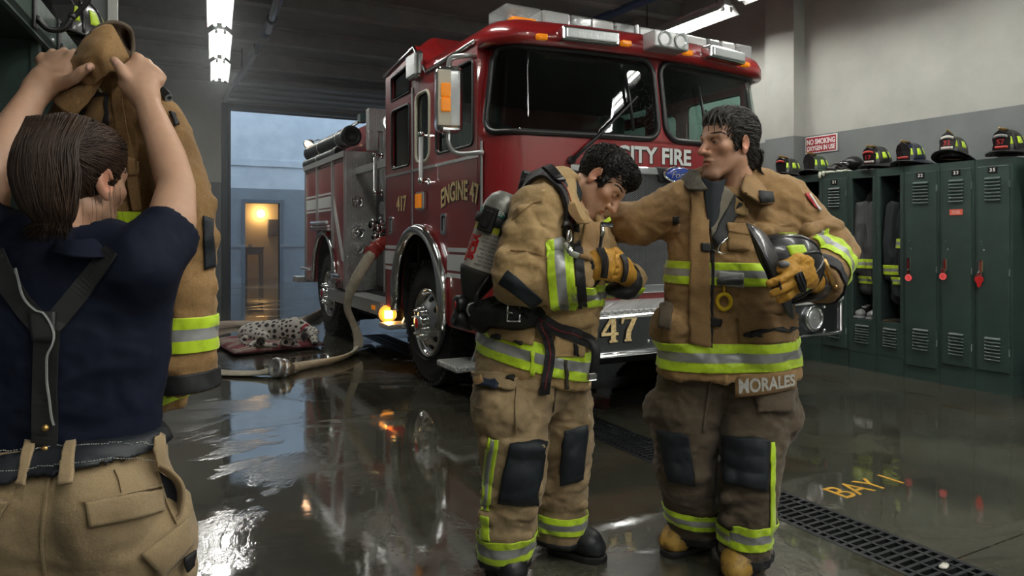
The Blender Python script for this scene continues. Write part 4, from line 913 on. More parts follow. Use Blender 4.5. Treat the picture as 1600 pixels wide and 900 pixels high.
def locker(y0, y1, kind, num, label):
    """y0 nearer the camera; kind 'door' or 'open'"""
    yc = (y0+y1)/2; t = thing('locker', label, 'locker', (6.48, yc, 0), 0, 'green lockers along the right wall')
    g = .002; y0 += g; y1 -= g; b = B()
    b.bx(LX+.02, LB, y0, y0+.018, PL, LH); b.bx(LX+.02, LB, y1-.018, y1, PL, LH); b.bx(LB-.02, LB, y0, y1, PL, LH); b.bx(LX, LB, y0, y1, LH-.02, LH); b.bx(LX+.02, LB, y0, y1, PL, PL+.02)
    fr_ = [[(y0, PL), (y1, PL), (y1, LH-.02), (y0, LH-.02)]]; w0, w1 = y0+.035, y1-.035
    ztop, zbot = LH-.075, (PL+.03 if kind == 'door' else .485)
    plate(b, fr_+[[(w0, zbot), (w1, zbot), (w1, ztop), (w0, ztop)]], .02, lambda a, c, q: Vector((LX+.01+q, a, c))); b.obj('body', m_lock, t)
    b = B(); b.bx(LX, LB, y0, y1, 0, PL-.002); b.obj('plinth', m_lock, t)
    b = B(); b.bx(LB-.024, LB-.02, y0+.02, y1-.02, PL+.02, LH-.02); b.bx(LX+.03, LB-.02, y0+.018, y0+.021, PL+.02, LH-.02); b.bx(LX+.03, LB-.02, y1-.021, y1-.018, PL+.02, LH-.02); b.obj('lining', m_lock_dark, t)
    m_ = (w1-w0)*.22
    if kind == 'door':
        dz = -.06 if num == '22' else 0
        b = B(); b.bx(LX-.014, LX+.004, w0-.012, w1+.012, zbot-.012+dz, ztop+.012); d = b.obj('door', m_lock, t, bevel=.004)
        b = B(); louvres(b, w0+m_, w1-m_, 1.58, 1.785); b.obj('louvre', m_lock, d); b = B(); louvres(b, w0+m_, w1-m_, PL+.10, PL+.30); b.obj('louvre', m_lock, d)
        b = B(); b.bx(LX-.018, LX-.013, yc-.036, yc+.036, 1.815, 1.865); pl_ = b.obj('number_plate', m_black, d)
        b = B(); b.text(num, (LX-.018, yc, 1.840), (0, -1, 0), (0, 0, 1), .030, 0, .002, bold=.03, center=True, space=1.25); b.obj('number', m_whitep, pl_)
        yh = w1-.03; b = B(); b.bx(LX-.045, LX-.014, yh-.02, yh+.018, .99, 1.10); h = b.obj('handle', m_chrome, d, bevel=.01)
        b = B(); b.bx(LX-.018, LX-.014, yh-.02, yh-.004, 1.17, 1.24); b.cyl((LX-.018, yh+.01, 1.25), (LX-.013, yh+.01, 1.25), .006, n=8); b.cyl((LX-.02, yh-.012, 1.18), (LX-.013, yh-.012, 1.18), .009, n=8); b.obj('latch', m_lock, d)
        for z in (.35, 1.0, 1.72): b = B(); b.cyl((LX-.008, w0-.014, z-.03), (LX-.008, w0-.014, z+.03), .006, n=8); b.obj('hinge', m_lock, d)
        if num == '23':
            b = B(); b.bx(LX-.0165, LX-.013, yc-.055, yc+.055, 1.475, 1.525); s_ = b.obj('sticker', mat('red sticker', (.75, .13, .08), .5), d, bevel=.003)
            b = B()
            for z, w in ((1.510, .06), (1.500, .07), (1.490, .078)): b.text('IN CASE' if z > 1.505 else 'OF FIRE ' if z > 1.495 else 'EMERGENCY', (LX-.0168, yc, z), (0, -1, 0), (0, 0, 1), .007, 0, .001, width=w, center=True)
            b.obj('sticker_text', m_whitep, s_)
    else:
        b = B(); louvres(b, w0+m_*.8, w1-m_*.8, .25, .435); b.v = [(v[0]+.014, v[1], v[2]) for v in b.v]; b.obj('louvre', m_lock, t)
        b = B(); b.bx(LX+.02, LB-.02, y0+.02, y1-.02, .465, .485); b.obj('shelf', m_lock, t)
        for yy in (yc-.06, yc+.06): b = B(); b.tube(bez([(LB-.02, yy, 1.72), (LB-.08, yy, 1.70), (LB-.10, yy, 1.72), (LB-.10, yy, 1.75)], 8), .008, 6); b.obj('coat_hook', m_chrome, t)
    return t
E = [1176, 1210, 1243.5, 1284.5, 1326, 1369, 1412.5, 1468.5, 1523.5, 1583]; EY = [lk_y(p) for p in E]
spec = [('door', '12', 'closed green locker farthest along the right wall, mostly behind the fire engine'), ('door', '19', 'closed green locker just past the shoulder of the older firefighter'), ('open', '', 'open green locker with lime gear inside, left of locker 21'), ('door', '21', 'closed green locker numbered 21, between two open ones'),
        ('open', '', 'open green locker with a grey coat and silver shoes inside'), ('open', '', 'open green locker with a black coat hung inside, left of locker 22'), ('door', '22', 'closed green locker numbered 22 with a round red tag'),
        ('door', '23', 'closed green locker numbered 23 with a small red sticker'), ('door', '35', 'closed green locker numbered 35 at the near end of the row')]
for i, (k, n, l) in enumerate(spec): locker(EY[i+1], EY[i], k, n, l)
# open rack nearer the camera
t = thing('gear_rack', 'dark open gear rack at the right edge of the picture', 'rack', (6.45, 2.6, 0)); b = B()
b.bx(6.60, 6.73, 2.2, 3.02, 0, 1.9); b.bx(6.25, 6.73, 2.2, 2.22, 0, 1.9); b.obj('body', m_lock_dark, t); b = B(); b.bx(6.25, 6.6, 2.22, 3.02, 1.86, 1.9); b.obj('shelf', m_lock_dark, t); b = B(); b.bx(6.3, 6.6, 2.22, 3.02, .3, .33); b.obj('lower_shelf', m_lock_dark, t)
# red key tags
def keytag(px, py, kind, label):
    y = lk_y(px, LX-.05); z = onX(px, py, LX-.05).z; X = LX-.035; t = thing('padlock', label, 'padlock', (X, y, z), 0, 'red tagged padlocks on the lockers')
    b = B(); b.tube([(X-.005, y-.012, z+.06), (X-.005, y-.012, z+.085), (X-.005, y, z+.095), (X-.005, y+.012, z+.085), (X-.005, y+.012, z+.06)], .004, 6); b.obj('shackle', m_chrome, t)
    b = B(); b.bx(X-.015, X, y-.02, y+.02, z+.03, z+.065); b.obj('lock_body', m_chrome, t, bevel=.005)
    b = B()
    if kind: b.prism([(-.03, .03), (.028, .03), (.035, 0), (.02, -.02), (.012, -.05), (-.01, -.06), (-.02, -.02), (-.035, 0)], (X-.012, y, z), (0, -1, 0), (0, 0, 1), .008)
    else: b.cyl((X-.016, y, z), (X-.004, y, z), .030, n=20); b.cyl((X-.018, y, z), (X-.016, y, z), .006, n=8)
    b.obj('tag', mat('red plastic', (.60, .02, .02), .4), t)
keytag(1419, 434, 0, 'padlock with round red tag on locker 22'); keytag(1473, 432, 0, 'padlock with round red tag on locker 23'); keytag(1530, 438, 1, 'padlock with cut red tag on locker 35')
# wall sign
q0, q1 = onX(1259.5, 239, WX1), onX(1309, 209, WX1); t = thing('wall_sign', 'red and white no smoking oxygen in use sign on the right wall', 'sign', (WX1-.01, (q0.y+q1.y)/2, 2.32))
y0, y1, z0, z1 = q0.y, q1.y, 2.225, 2.415
b = B(); b.bx(WX1-.012, WX1-.002, y1, y0, z0, z1); b.obj('board', m_whitep, t, bevel=.003); b = B(); b.bx(WX1-.0145, WX1-.012, y1+.012, y0-.012, z0+.012, z1-.012); p_ = b.obj('red_field', mat('sign red', (.30, .012, .02), .4), t)
b = B(); b.text('NO SMOKING', (WX1-.0145, (y0+y1)/2, z1-.062), (0, -1, 0), (0, 0, 1), .062, 0, .002, bold=.03, width=.365, center=True); b.text('OXYGEN IN USE', (WX1-.0145, (y0+y1)/2, z0+.055), (0, -1, 0), (0, 0, 1), .055, 0, .002, bold=.03, width=.365, center=True); b.obj('sign_text', m_whitep, p_)

# ================================================================== HELMETS
m_leather = mat('helmet black', (.014, .014, .016), .32, coat=.3, bump=(40, .12, .002))
m_brass = mat('brass', (.55, .34, .12), .35, .9)
m_brownl = mat('brown leather', (.11, .05, .022), .5)
def helmet(label, loc, rotz=0., rot=None, chin=True, scale=1., tail=.088, front=True, shell=None, shield=None, digits='', topbar=None, botbar=None, group=None, bottext='', refl=True):
    shell = shell or m_leather; t = thing('fire_helmet', label, 'helmet', (0, 0, 0), 0, group); A, Bx, H = .142, .112, .165
    b = B(); rows = []
    for j in range(13):
        f = PI/2*j/12; row = []
        for i in range(48):
            a = 2*PI*i/48; r = math.cos(f)**.85; rid = 1+.035*max(0, math.cos(a*4))**6*math.cos(f)
            row.append(Vector((Bx*r*rid*math.cos(a), A*r*rid*math.sin(a), .02+H*math.sin(f))))
        row.append(row[0]); rows.append(row)
    b.grid([r[::-1] for r in rows]); d = b.obj('shell', shell, t)
    b = B(); rows = []
    for j, u in enumerate(np.linspace(0, 1, 7)):
        row = []
        for i in range(49):
            a = 2*PI*i/48; s = math.sin(a); ext = .042+(.028*max(0, s)**2)+(tail*max(0, -s)**2.2); dr = -.012*u-.035*u*u*(.3+max(0, -s)**2*.9)+.02*u*max(0, s)**3-.016*abs(math.cos(a))**3*u
            row.append(Vector(((Bx+ext*u)*math.cos(a), (A+ext*u)*math.sin(a), .024+dr)))
        rows.append(row)
    b.grid([r for r in rows]); b.obj('brim', shell, t, solid=.007, offset=0); b = B(); b.tube(rows[-1][:-1], .0055, 6, closed=True); b.obj('brim_edge', m_black, t)
    b = B(); b.lathe([(1.0, .0), (1.0, -.035), (.93, -.035), (.93, .0)], (0, 0, .02), (0, 0, 1), 32, sx=Bx*.93, sy=A*.93, u=(1, 0, 0)); b.obj('liner', m_black, t)
    b = B()
    for k in range(4):
        a0 = k*PI/4; pts = [Vector(((Bx+.002)*math.cos(f)**.85*math.cos(a0), (A+.002)*math.cos(f)**.85*math.sin(a0), .021+H*math.sin(f))) for f in np.linspace(0, PI/2, 10)]
        pts += [Vector((-p.x, -p.y, p.z)) for p in pts[::-1][1:]]; b.tube(pts, .0055, 6)
    b.obj('comb_rib', shell, d)
    b = B(); pts = [(-.055, .0), (.055, .0), (.066, .09), (.045, .135), (0, .165), (-.045, .135), (-.066, .09)]
    f0 = Vector((0, A+.012, .03)); uy = Vector((0, .10, 1)).normalized()
    def bend(p): return f0+Vector((1, 0, 0))*p[0]+uy*p[1]+Vector((0, -1, 0))*(p[0]**2*4)
    n = len(pts); fine = []
    for i in range(n):
        for k in range(4): fine.append((lerp(pts[i][0], pts[(i+1) % n][0], k/4), lerp(pts[i][1], pts[(i+1) % n][1], k/4)))
    vs = [bend(p) for p in fine]; c = bend((0, .08)); m_ = len(vs); nn = Vector((0, .004, 0))
    b.add([v+nn for v in vs]+[c+nn]+[v-nn for v in vs]+[c-nn], [(m_, (i+1) % m_, i) for i in range(m_)]+[(m_*2+1, m_+1+i, m_+1+(i+1) % m_) for i in range(m_)]+[(i, (i+1) % m_, m_+1+(i+1) % m_, m_+1+i) for i in range(m_)])
    sh = b.obj('front_shield', shield or m_leather, t)
    def bar(z0, z1, w, m, txt='', arch=0.):
        bb = B(); rows = [[bend((x, lerp(z0, z1, v)+arch*(1-(x/w)**2)))+Vector((0, .0065, 0)) for x in np.linspace(w, -w, 9)] for v in (0, 1)]; bb.grid(rows[::-1]); q = bb.obj('shield_panel', m, sh, solid=.002)
        if txt: tb = B(); tb.text(txt, (0, 0, 0), (1, 0, 0), (0, 1, 0), (z1-z0)*.66, 0, .001, width=w*1.5, center=True); tb.v = [tuple(bend((-v[0], v[1]+(z0+z1)/2))+Vector((0, .008+v[2], 0))) for v in tb.v]; tb.f = [f[::-1] for f in tb.f]; tb.obj('panel_text', mat('sign red', (0, 0, 0)), q)
    if topbar: bar(.095, .118, .05, topbar, '', .012)
    if botbar: bar(.010, .032, .046, botbar, bottext)
    if digits: tb = B(); tb.text(digits, (0, 0, 0), (1, 0, 0), (0, 1, 0), .042, 0, .003, bold=.02, width=.058, center=True); tb.v = [tuple(bend((-v[0], v[1]+.066))+Vector((0, .005+v[2], 0))) for v in tb.v]; tb.f = [f[::-1] for f in tb.f]; tb.obj('shield_number', mat('faded red', (.38, .03, .03), .5), sh)
    b = B(); b.tube([(0, A*.2, H+.024), (0, A*.65, H+.032), (0, A+.005, H+.035), (0, A+.028, H+.040)], [.012, .013, .011, .007], 8); b.sph((0, A+.03, H+.042), .010, 10); b.obj('eagle_bracket', m_brass, t)
    if refl:
        for a in (20, 62, 118, 160, 200, 235, 305, 340):
            a = math.radians(a); rows = []
            for f in np.linspace(.30, .72, 5): rows.append([Vector((Bx*1.018*math.cos(f)**.85*math.cos(a+q*(.24-.12*f)), A*1.018*math.cos(f)**.85*math.sin(a+q*(.24-.12*f)), .021+(H+.003)*math.sin(f))) for q in (1, .5, 0, -.5, -1)])
            bb = B(); bb.grid(rows); bb.obj('reflector_patch', m_lime, d, solid=.003, offset=1)
    if chin: b = B(); b.tube(bez([(-.085, .02, -.01), (-.07, .05, -.03), (.02, .09, -.034), (.09, .03, -.012)], 14), .009, 6, ry=.003); b.obj('chin_strap', m_brownl, t)
    t.location = loc; t.scale = (scale,)*3
    if rot is not None: t.rotation_euler = rot
    else: t.rotation_euler = (0, 0, rotz)
    return t
m_greenh = mat('helmet green', (.03, .05, .035), .35); m_navyh = mat('helmet navy', (.012, .016, .035), .3, coat=.4); m_brownh = mat('helmet grey brown', (.04, .04, .036), .5); m_redb = mat('shield red', (.42, .04, .03), .5); m_paper = mat('shield white', (.68, .66, .6), .5); m_greyb = mat('shield grey', (.30, .31, .30), .5)
HG = 'fire helmets on top of the lockers'
def hl(px, label, rz=.0, tilt=0., dz=0., X=6.39, **k):
    p = onX(px, 250, X); h = helmet(label, (X, p.y, LH+.03+dz), PI/2+rz, group=HG, **k); h.rotation_euler = (tilt, 0, PI/2+rz); return h
hl(1233, 'black fire helmet farthest along the locker tops, beside the fire engine', .1, shell=m_leather, topbar=m_redb)
hl(1276, 'dark green fire helmet below the no smoking sign', .15, shell=m_greenh)
hl(1372, 'black fire helmet with red digits above the open locker with the grey coat', .1, -.12, .012, digits='17', topbar=m_redb, botbar=m_paper, bottext='CITY')
hl(1424, 'navy fire helmet with a plain red bar on its shield', .12, -.06, .01, shell=m_navyh, botbar=m_redb)
hl(1489, 'grey brown fire helmet with white shield bands above locker 23', .2, .16, .022, X=6.38, shell=m_brownh, digits='32', topbar=m_paper, botbar=m_paper, bottext='CITY')
hl(1577, 'black fire helmet on the nearest locker, numbered 35', .12, -.10, .02, digits='57', topbar=m_greyb, botbar=m_redb)

# black face mask and pale gloves on the locker tops
def blob(name, parts, h, mats, parent=None, amp=0., fr=(20, 20), pad=.05):
    lo = np.min([np.array(p[1])-np.max(p[2]) for p in parts], 0)-pad; hi = np.max([np.array(p[1])+np.max(p[2]) for p in parts], 0)+pad
    s = SDF(lo, hi, h)
    for p in parts: s.ell(p[1], p[2], k=p[0])
    V, F = s.surface(2)
    if amp: V = V+vnormals(V, F)*(amp*folds(V, *fr))[:, None]
    return skin_obj(name, V, F, mats, parent)
p = onX(1322, 252, 6.42); c = np.array(p); c[2] = LH
t = thing('face_mask', 'black breathing mask lying on the locker tops beside pale gloves', 'mask', (p.x, p.y, LH))
blob('mask_body', [(.03, c+[-.02, .05, .06], (.10, .09, .06)), (.03, c+[.03, -.06, .10], (.09, .09, .07)), (.02, c+[-.1, .09, .04], (.05, .06, .04))], .008, m_black, t, .004)
b = B(); b.lathe([(.085, 0), (.07, .02), (.04, .035), (0, .04)], c+np.array([-.085, -.02, .085]), (-1, .15, .35), 20, sy=.6); b.obj('visor', mat('dark visor', (.02, .022, .025), .05, coat=1), t)
b = B(); b.tube(bez([c+np.array([-.10, -.12, .02]), c+np.array([-.13, -.02, .09]), c+np.array([-.08, .1, .1])], 12), .007, 6); b.obj('strap', m_black, t)
t = thing('gloves', 'pale work gloves hanging over the locker top edge under the black mask', 'gloves', (p.x-.1, p.y, LH)); q = c+np.array([-.14, .06, 0])
mg = mat('pale glove', (.55, .57, .48), .8)
blob('glove', [(.012, q+[0, .03, .012], (.04, .07, .016)), (.01, q+[-.05, .06, .0], (.02, .02, .03)), (.01, q+[-.055, .10, -.01], (.018, .016, .035)), (.01, q+[-.045, .02, .01], (.03, .018, .014))], .005, mg, t, .002)
blob('glove', [(.012, q+[.02, -.12, .012], (.045, .09, .015)), (.01, q+[-.03, -.18, .012], (.03, .015, .012)), (.01, q+[-.035, -.10, .012], (.03, .015, .013))], .005, mg, t, .002)

# ------------------------------------------------------------------ contents of the open lockers
m_greycoat = mat('grey coat cloth', (.075, .078, .080), .9, bump=(300, .2, .002)); m_blackcoat = mat('black coat cloth', (.018, .022, .026), .9, bump=(300, .2, .002))
def hung_coat(label, y, px_shift, z0, z1, m, stripes, w):
    X = 6.40; t = thing('hanging_coat', label, 'coat', (X, y, z1), 0); s = SDF((X-.22, y-w-.1, z0-.08), (X+.25, y+w+.1, z1+.08), .009)
    s.loft([((X+.10, y, z1-.06), w*.4, .03), ((X+.06, y, z1-.12), w*.75, .05), ((X, y, z1-.3), w*.92, .08), ((X-.01, y, z0+.2), w*.95, .09), ((X-.01, y, z0), w*.9, .08)], (0, 1, 0), .03)
    s.loft([((X-.05, y+w*.6, z1-.22), .055, .06), ((X-.08, y+w*.75, z1-.55), .055, .06), ((X-.06, y+w*.7, z0+.18), .05, .055)], (0, 1, 0), .02)
    s.loft([((X-.05, y-w*.55, z1-.22), .05, .06), ((X-.07, y-w*.6, z1-.6), .05, .06), ((X-.06, y-w*.5, z0+.12), .05, .05)], (0, 1, 0), .02)
    V, F = s.surface(2); V = V+vnormals(V, F)*(.020*folds(V, 10, 3.5))[:, None]; sk = Skin(V, F); skin_obj('coat_body', V, F, m, t)
    for z, hh, keep in stripes: band('reflective_stripe', sk, ((0, 0, z), (0, 0, 1), (0, hh*.33, hh*.67, hh)), [m_lime, m_silver], t, keep)
    return t
ya, yb = EY[4], EY[5]; yc = (ya+yb)/2
hung_coat('grey hooded coat hung in the open locker right of locker 21', yc+.01, 0, .80, 1.80, m_greycoat, [(.98, .09, None), (.83, .07, lambda c: c[:, 1] > yc-.06)], .115)
b = B(); yc2 = (EY[5]+EY[6])/2
hung_coat('black coat with lime bands hung in the open locker left of locker 22', yc2-.03, 0, .74, 1.78, m_blackcoat, [(1.18, .09, lambda c: (c[:, 1] < yc2-.01) & (c[:, 0] < 6.42)), (.93, .09, lambda c: c[:, 1] > yc2-.06), (.84, .07, lambda c: c[:, 1] < yc2+.02)], .12)
y3 = (EY[2]+EY[3])/2; c = np.array([6.38, y3-.02, 1.36])
o = blob('lime_vest', [(.03, c, (.07, .10, .13)), (.03, c+[-.03, -.06, .1], (.05, .05, .09)), (.02, c+[0, .05, -.15], (.06, .07, .12))], .009, m_lime, None, .012, (12, 12)); tag(o, 'bundled lime safety vest inside the open locker left of locker 21', 'vest')
def shoe(y, label):
    X, z = 6.29, .487; t = thing('running_shoe', label, 'shoe', (X, y, z), 0, 'silver toed shoes')
    s = SDF((X-.09, y-.08, z-.01), (X+.28, y+.08, z+.16), .006); s.loft([((X, y, z+.045), .046, .034), ((X+.08, y, z+.055), .050, .045), ((X+.17, y, z+.065), .042, .055), ((X+.22, y, z+.065), .04, .055)], (0, 1, 0), .02); s.plane((0, 0, z+.022), (0, 0, -1)); s.ell((X+.2, y, z+.14), (.05, .028, .05), k=.01, op='-')
    V, F = s.surface(2); f = V[F].mean(1); skin_obj('upper', V, F, [m_black, m_silver], t, midx=(f[:, 0] < X+.035).astype(int))
    b = B(); b.prism([(-.05, -.03), (0, -.05), (.1, -.045), (.24, -.042), (.26, 0), (.24, .042), (.1, .045), (0, .05), (-.05, .03)], (X, y, z), (1, 0, 0), (0, 1, 0), .024); b.obj('sole', m_silver, t, bevel=.006)
    b = B()
    for k in range(3): b.cyl((X+.07+k*.035, y-.025, z+.105+k*.008), (X+.08+k*.035, y+.025, z+.108+k*.008), .004, n=6)
    b.obj('shoelace', m_whitep, t)
shoe(yc+.075, 'left one of the pair of dark silver toed shoes in the open locker'); shoe(yc-.055, 'right one of the pair of dark silver toed shoes in the open locker')
for k, (dy, a) in enumerate(((.03, .15), (-.04, -.2))):
    b = B(); R3 = Matrix.Rotation(a, 3, 'Z'); b.box((6.38, yc2+dy, .489+.006+k*.012), (.22, .16, .010), rot=R3); tag(b.obj('folder', [mat('brown folder', (.10, .06, .03), .7), mat('dark folder', (.02, .02, .02), .6)][k], None, bevel=.002), ['brown paper folder under a dark one on the floor of the open locker', 'dark folder lying on a brown one in the open locker'][k], 'folder')
p = onX(1600, 303, 6.3); c = np.array([6.36, 2.93, 1.60]); o = blob('canvas_hood', [(.03, c, (.07, .08, .13)), (.03, c+[0, -.03, -.12], (.06, .06, .1))], .01, mat('beige canvas', (.36, .33, .27), .9), None, .01, (10, 10)); tag(o, 'beige canvas hood hung in the gear rack at the right edge', 'hood')

# ================================================================== DRAIN, FLOOR MARKING
m_iron = mat('cast iron', (.030, .033, .036), .45, .5, bump=(80, .2, .002))
b = B(); x0, x1 = DX0, DX1; ya, yb = 0.9, 8.9; zt = .002
for (a, c) in ((x0, x0+.022), (x0+.048, x0+.062), (x0+.142, x0+.156), (x0+.236, x0+.25), (x1-.022, x1)): b.bx(a, c, ya, yb, -.03, zt)
n = int((yb-ya)/.042)
for k in range(n+1): y = ya+k*.042; b.bx(x0, x1, y-.008, y+.008, -.028, zt-.001)
tag(b.obj('drain_grate', m_iron), 'long black iron drain grate set in the floor, running under the fire engine', 'drain grate')
b = B(); b.text('BAY 1', (3.105, 2.285, .0006), (1, 0, 0), (0, 1, 0), .145, 0, .0012, bold=.0, width=.46)
p = onZ(1474, 887, .004); o = blob('paper_scrap', [(.006, np.array([p.x, p.y, .008]), (.022, .014, .006)), (.006, np.array([p.x+.02, p.y+.004, .010]), (.014, .012, .007))], .003, mat('scrap paper', (.6, .58, .52), .7), None, .002, (60, 60), .03); tag(o, 'small crumpled pale scrap lying on the near end of the drain grate', 'scrap')
def paint_material():
    m = mat('worn yellow paint', (.62, .33, .025), .45, noise=(28, (.16, .10, .03), .30, .42)); return m
tag(b.obj('floor_marking', paint_material()), kind='structure')

# ================================================================== LEFT GEAR RACK
e = Vector((math.sin(math.radians(6)), math.cos(math.radians(6)), 0)); nrm = Vector((e.y, -e.x, 0)); Aw = Vector((-.222, 2.0, 0))
def L_(u, v, z): return Aw+e*u+nrm*v+Vector((0, 0, z))       # u along the rail, v outwards
def lbox(b, u0, u1, v0, v1, z0, z1, m=0):
    vs = [L_(u, v, z) for z in (z0, z1) for u, v in ((u0, v0), (u1, v0), (u1, v1), (u0, v1))]; b.add(vs, [(0, 1, 2, 3), (7, 6, 5, 4), (0, 4, 5, 1), (1, 5, 6, 2), (2, 6, 7, 3), (3, 7, 4, 0)], m)
t = thing('coat_rack', 'green open gear rack with black hooks above the woman on the left', 'rack', L_(0, -.3, 0))
b = B(); lbox(b, -.62, .72, -.55, 0, 1.80, 1.82); b.obj('top_shelf', m_lock_dark, t); b = B(); lbox(b, -.62, .72, -.012, .0, 1.795, 1.895); b.obj('fascia', mat('worn green metal', (.10, .14, .125), .4, .3, noise=(14, (.05, .075, .066), .35, .6)), t)  # top shelf in the darkened green: shadow of its underside put into the colour
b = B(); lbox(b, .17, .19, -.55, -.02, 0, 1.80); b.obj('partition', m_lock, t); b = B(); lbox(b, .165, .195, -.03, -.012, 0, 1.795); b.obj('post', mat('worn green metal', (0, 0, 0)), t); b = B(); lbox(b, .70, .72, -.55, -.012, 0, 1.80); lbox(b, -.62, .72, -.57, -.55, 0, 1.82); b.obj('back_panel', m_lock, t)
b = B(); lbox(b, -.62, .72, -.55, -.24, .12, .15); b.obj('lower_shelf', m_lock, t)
b = B(); [b.sph(L_(u, .001, 1.81+dz), .006, 8) for u, dz in ((.16, .02), (.25, .015), (-.05, .06))]; b.obj('rivet', m_alu, t)
for u, up in ((.05, .015), (.32, .10)):
    b = B(); lbox(b, u-.012, u+.012, 0, .008, 1.80, 1.90); hk = b.obj('coat_hook', m_black, t, bevel=.003)
    b = B(); b.tube(bez([L_(u, .006, 1.83), L_(u+.005, .03, 1.805), L_(u+.01, .062, 1.81), L_(u+.012, .078, 1.84)], 14), .0075, 8); b.sph(L_(u+.012, .079, 1.843), .010, 10); b.obj('lower_prong', m_black, hk); b = B()
    b.tube(bez([L_(u, .006, 1.88), L_(u+.0, .03, 1.90), L_(u+.0, .07, 1.955), L_(u, .078, 1.985)] if up > .05 else [L_(u, .006, 1.89), L_(u, .012, 1.92), L_(u, .014, 1.95)], 14), .0075, 8)
    if up > .05: b.sph(L_(u, .079, 1.988), .010, 10)
    b.obj('upper_prong', m_black, hk)
t = thing('locker', 'green locker behind the hooks on the left, carrying a helmet', 'locker', (-.52, 3.15, 0)); b = B(); b.bx(-.80, -.24, 2.84, 3.40, 0, 2.0); b.obj('body', m_lock, t, bevel=.005)
b = B(); b.bx(-.245, -.228, 2.90, 3.38, .15, 1.95); d = b.obj('door', m_lock, t, bevel=.004); b = B(); b.bx(-.228, -.20, 2.95, 2.98, 1.0, 1.1); b.obj('handle', m_chrome, d)
p = P(117, 74, 2.78); helmet('black fire helmet with lime patches on the locker behind the coat hooks', (p.x, p.y-.06, 2.03), math.radians(160))
# ================================================================== PEOPLE: shared pieces
def skin_mat(name, rough=.46):
    m = bpy.data.materials.new(name); m.use_nodes = True; nt = m.node_tree; b = nt.nodes['Principled BSDF']; at = nt.nodes.new('ShaderNodeAttribute'); at.attribute_name = 'tone'
    nt.links.new(at.outputs['Color'], b.inputs['Base Color']); b.inputs['Roughness'].default_value = rough; b.inputs['Subsurface Weight'].default_value = .12; b.inputs['Subsurface Radius'].default_value = (.008, .003, .002); b.inputs['Subsurface Scale'].default_value = 1
    n = nt.nodes.new('ShaderNodeTexNoise'); n.inputs['Scale'].default_value = 420; n.inputs['Detail'].default_value = 3; tc = nt.nodes.new('ShaderNodeTexCoord'); nt.links.new(tc.outputs['Object'], n.inputs['Vector'])
    bp = nt.nodes.new('ShaderNodeBump'); bp.inputs['Strength'].default_value = .12; bp.inputs['Distance'].default_value = .001; nt.links.new(n.outputs['Fac'], bp.inputs['Height']); nt.links.new(bp.outputs['Normal'], b.inputs['Normal'])
    return m
m_skin = skin_mat('skin')
def cloth(name, c1, c2, sc=7., grain=.55):
    """worn cotton: patches of wear, dark specks, thread grid"""
    if name in MATS: return MATS[name]
    m = mat(name, c1, .88, noise=(sc, c2, .28, .62), weave=(360, .35, .0016), bump=(75, .35, .004), sheen=.12); nt = m.node_tree; N_ = nt.nodes; L = nt.links; b = N_['Principled BSDF']; src = b.inputs['Base Color'].links[0].from_socket; tc = [n for n in N_ if n.type == 'TEX_COORD'][0]
    for scale, lo, hi, k in ((420, .38, .62, grain*.6), (2.2, .34, .52, .30), (15, .32, .52, .16)):
        n = N_.new('ShaderNodeTexNoise'); n.inputs['Scale'].default_value = scale; n.inputs['Detail'].default_value = 4; n.inputs['Roughness'].default_value = .65; L.new(tc.outputs['Object'], n.inputs['Vector'])
        r = N_.new('ShaderNodeValToRGB'); r.color_ramp.elements[0].position = lo; r.color_ramp.elements[1].position = hi; q = 1-k; r.color_ramp.elements[0].color = (q, q*.97, q*.94, 1); r.color_ramp.elements[1].color = (1, 1, 1, 1); L.new(n.outputs['Fac'], r.inputs['Fac'])
        x = N_.new('ShaderNodeMixRGB'); x.blend_type = 'MULTIPLY'; x.inputs['Fac'].default_value = 1; L.new(src, x.inputs['Color1']); L.new(r.outputs['Color'], x.inputs['Color2']); src = x.outputs['Color']
    L.new(src, b.inputs['Base Color']); return m
def crease(V, nv, a, seed, fx=8., fz=12.):
    return V+nv*(a*folds(V, fx, fz, seed)+.5*a*folds(V, fx*2.1, fz*1.8, seed+9)+.14*a*folds(V, fx*5, fz*4, seed+5))[:, None]
m_tan = cloth('turnout tan', (.58, .395, .18), (.50, .335, .15)); m_tan2 = cloth('turnout brown', (.42, .255, .105), (.34, .205, .088)); m_tan3 = cloth('turnout dark brown', (.150, .112, .072), (.115, .086, .058), 5)
m_tan4 = cloth('coat ochre brown', (.40, .235, .09), (.33, .19, .075)); m_khaki = cloth('khaki twill', (.36, .265, .145), (.29, .21, .115), 4, .3)
m_navy = mat('navy shirt', (.005, .0085, .024), .8, spec=.25, bump=(240, .15, .001), noise=(5, (.003, .006, .017), .3, .6)); m_blk = mat('black webbing', (.014, .015, .017), .62, weave=(420, .3, .001))
m_knee = mat('knee pad black', (.009, .014, .020), .6, noise=(18, (.018, .022, .027), .3, .5), bump=(90, .3, .003)); m_boot = mat('boot rubber', (.012, .014, .018), .42, noise=(9, (.02, .02, .02), .3, .6)); m_toe = mat('yellow toe cap', (.42, .25, .045), .5, noise=(22, (.18, .10, .03), .34, .52))
m_glovey = mat('glove yellow leather', (.55, .285, .03), .6, noise=(24, (.33, .15, .015), .30, .6), bump=(60, .4, .004)); m_hair = mat('hair dark brown', (.010, .008, .006), .45, spec=.3); m_hairw = mat('hair brown', (.045, .024, .014), .48, spec=.3, noise=(26, (.022, .012, .008), .35, .65)); m_hairg = mat('hair dark greying', (.020, .016, .013), .42, spec=.35, noise=(60, (.040, .036, .032), .64, .52))
m_tee = mat('dark tee shirt', (.025, .030, .036), .9); m_liner = mat('coat liner dark', (.05, .04, .03), .9)
LIME3 = [m_lime, m_silver]

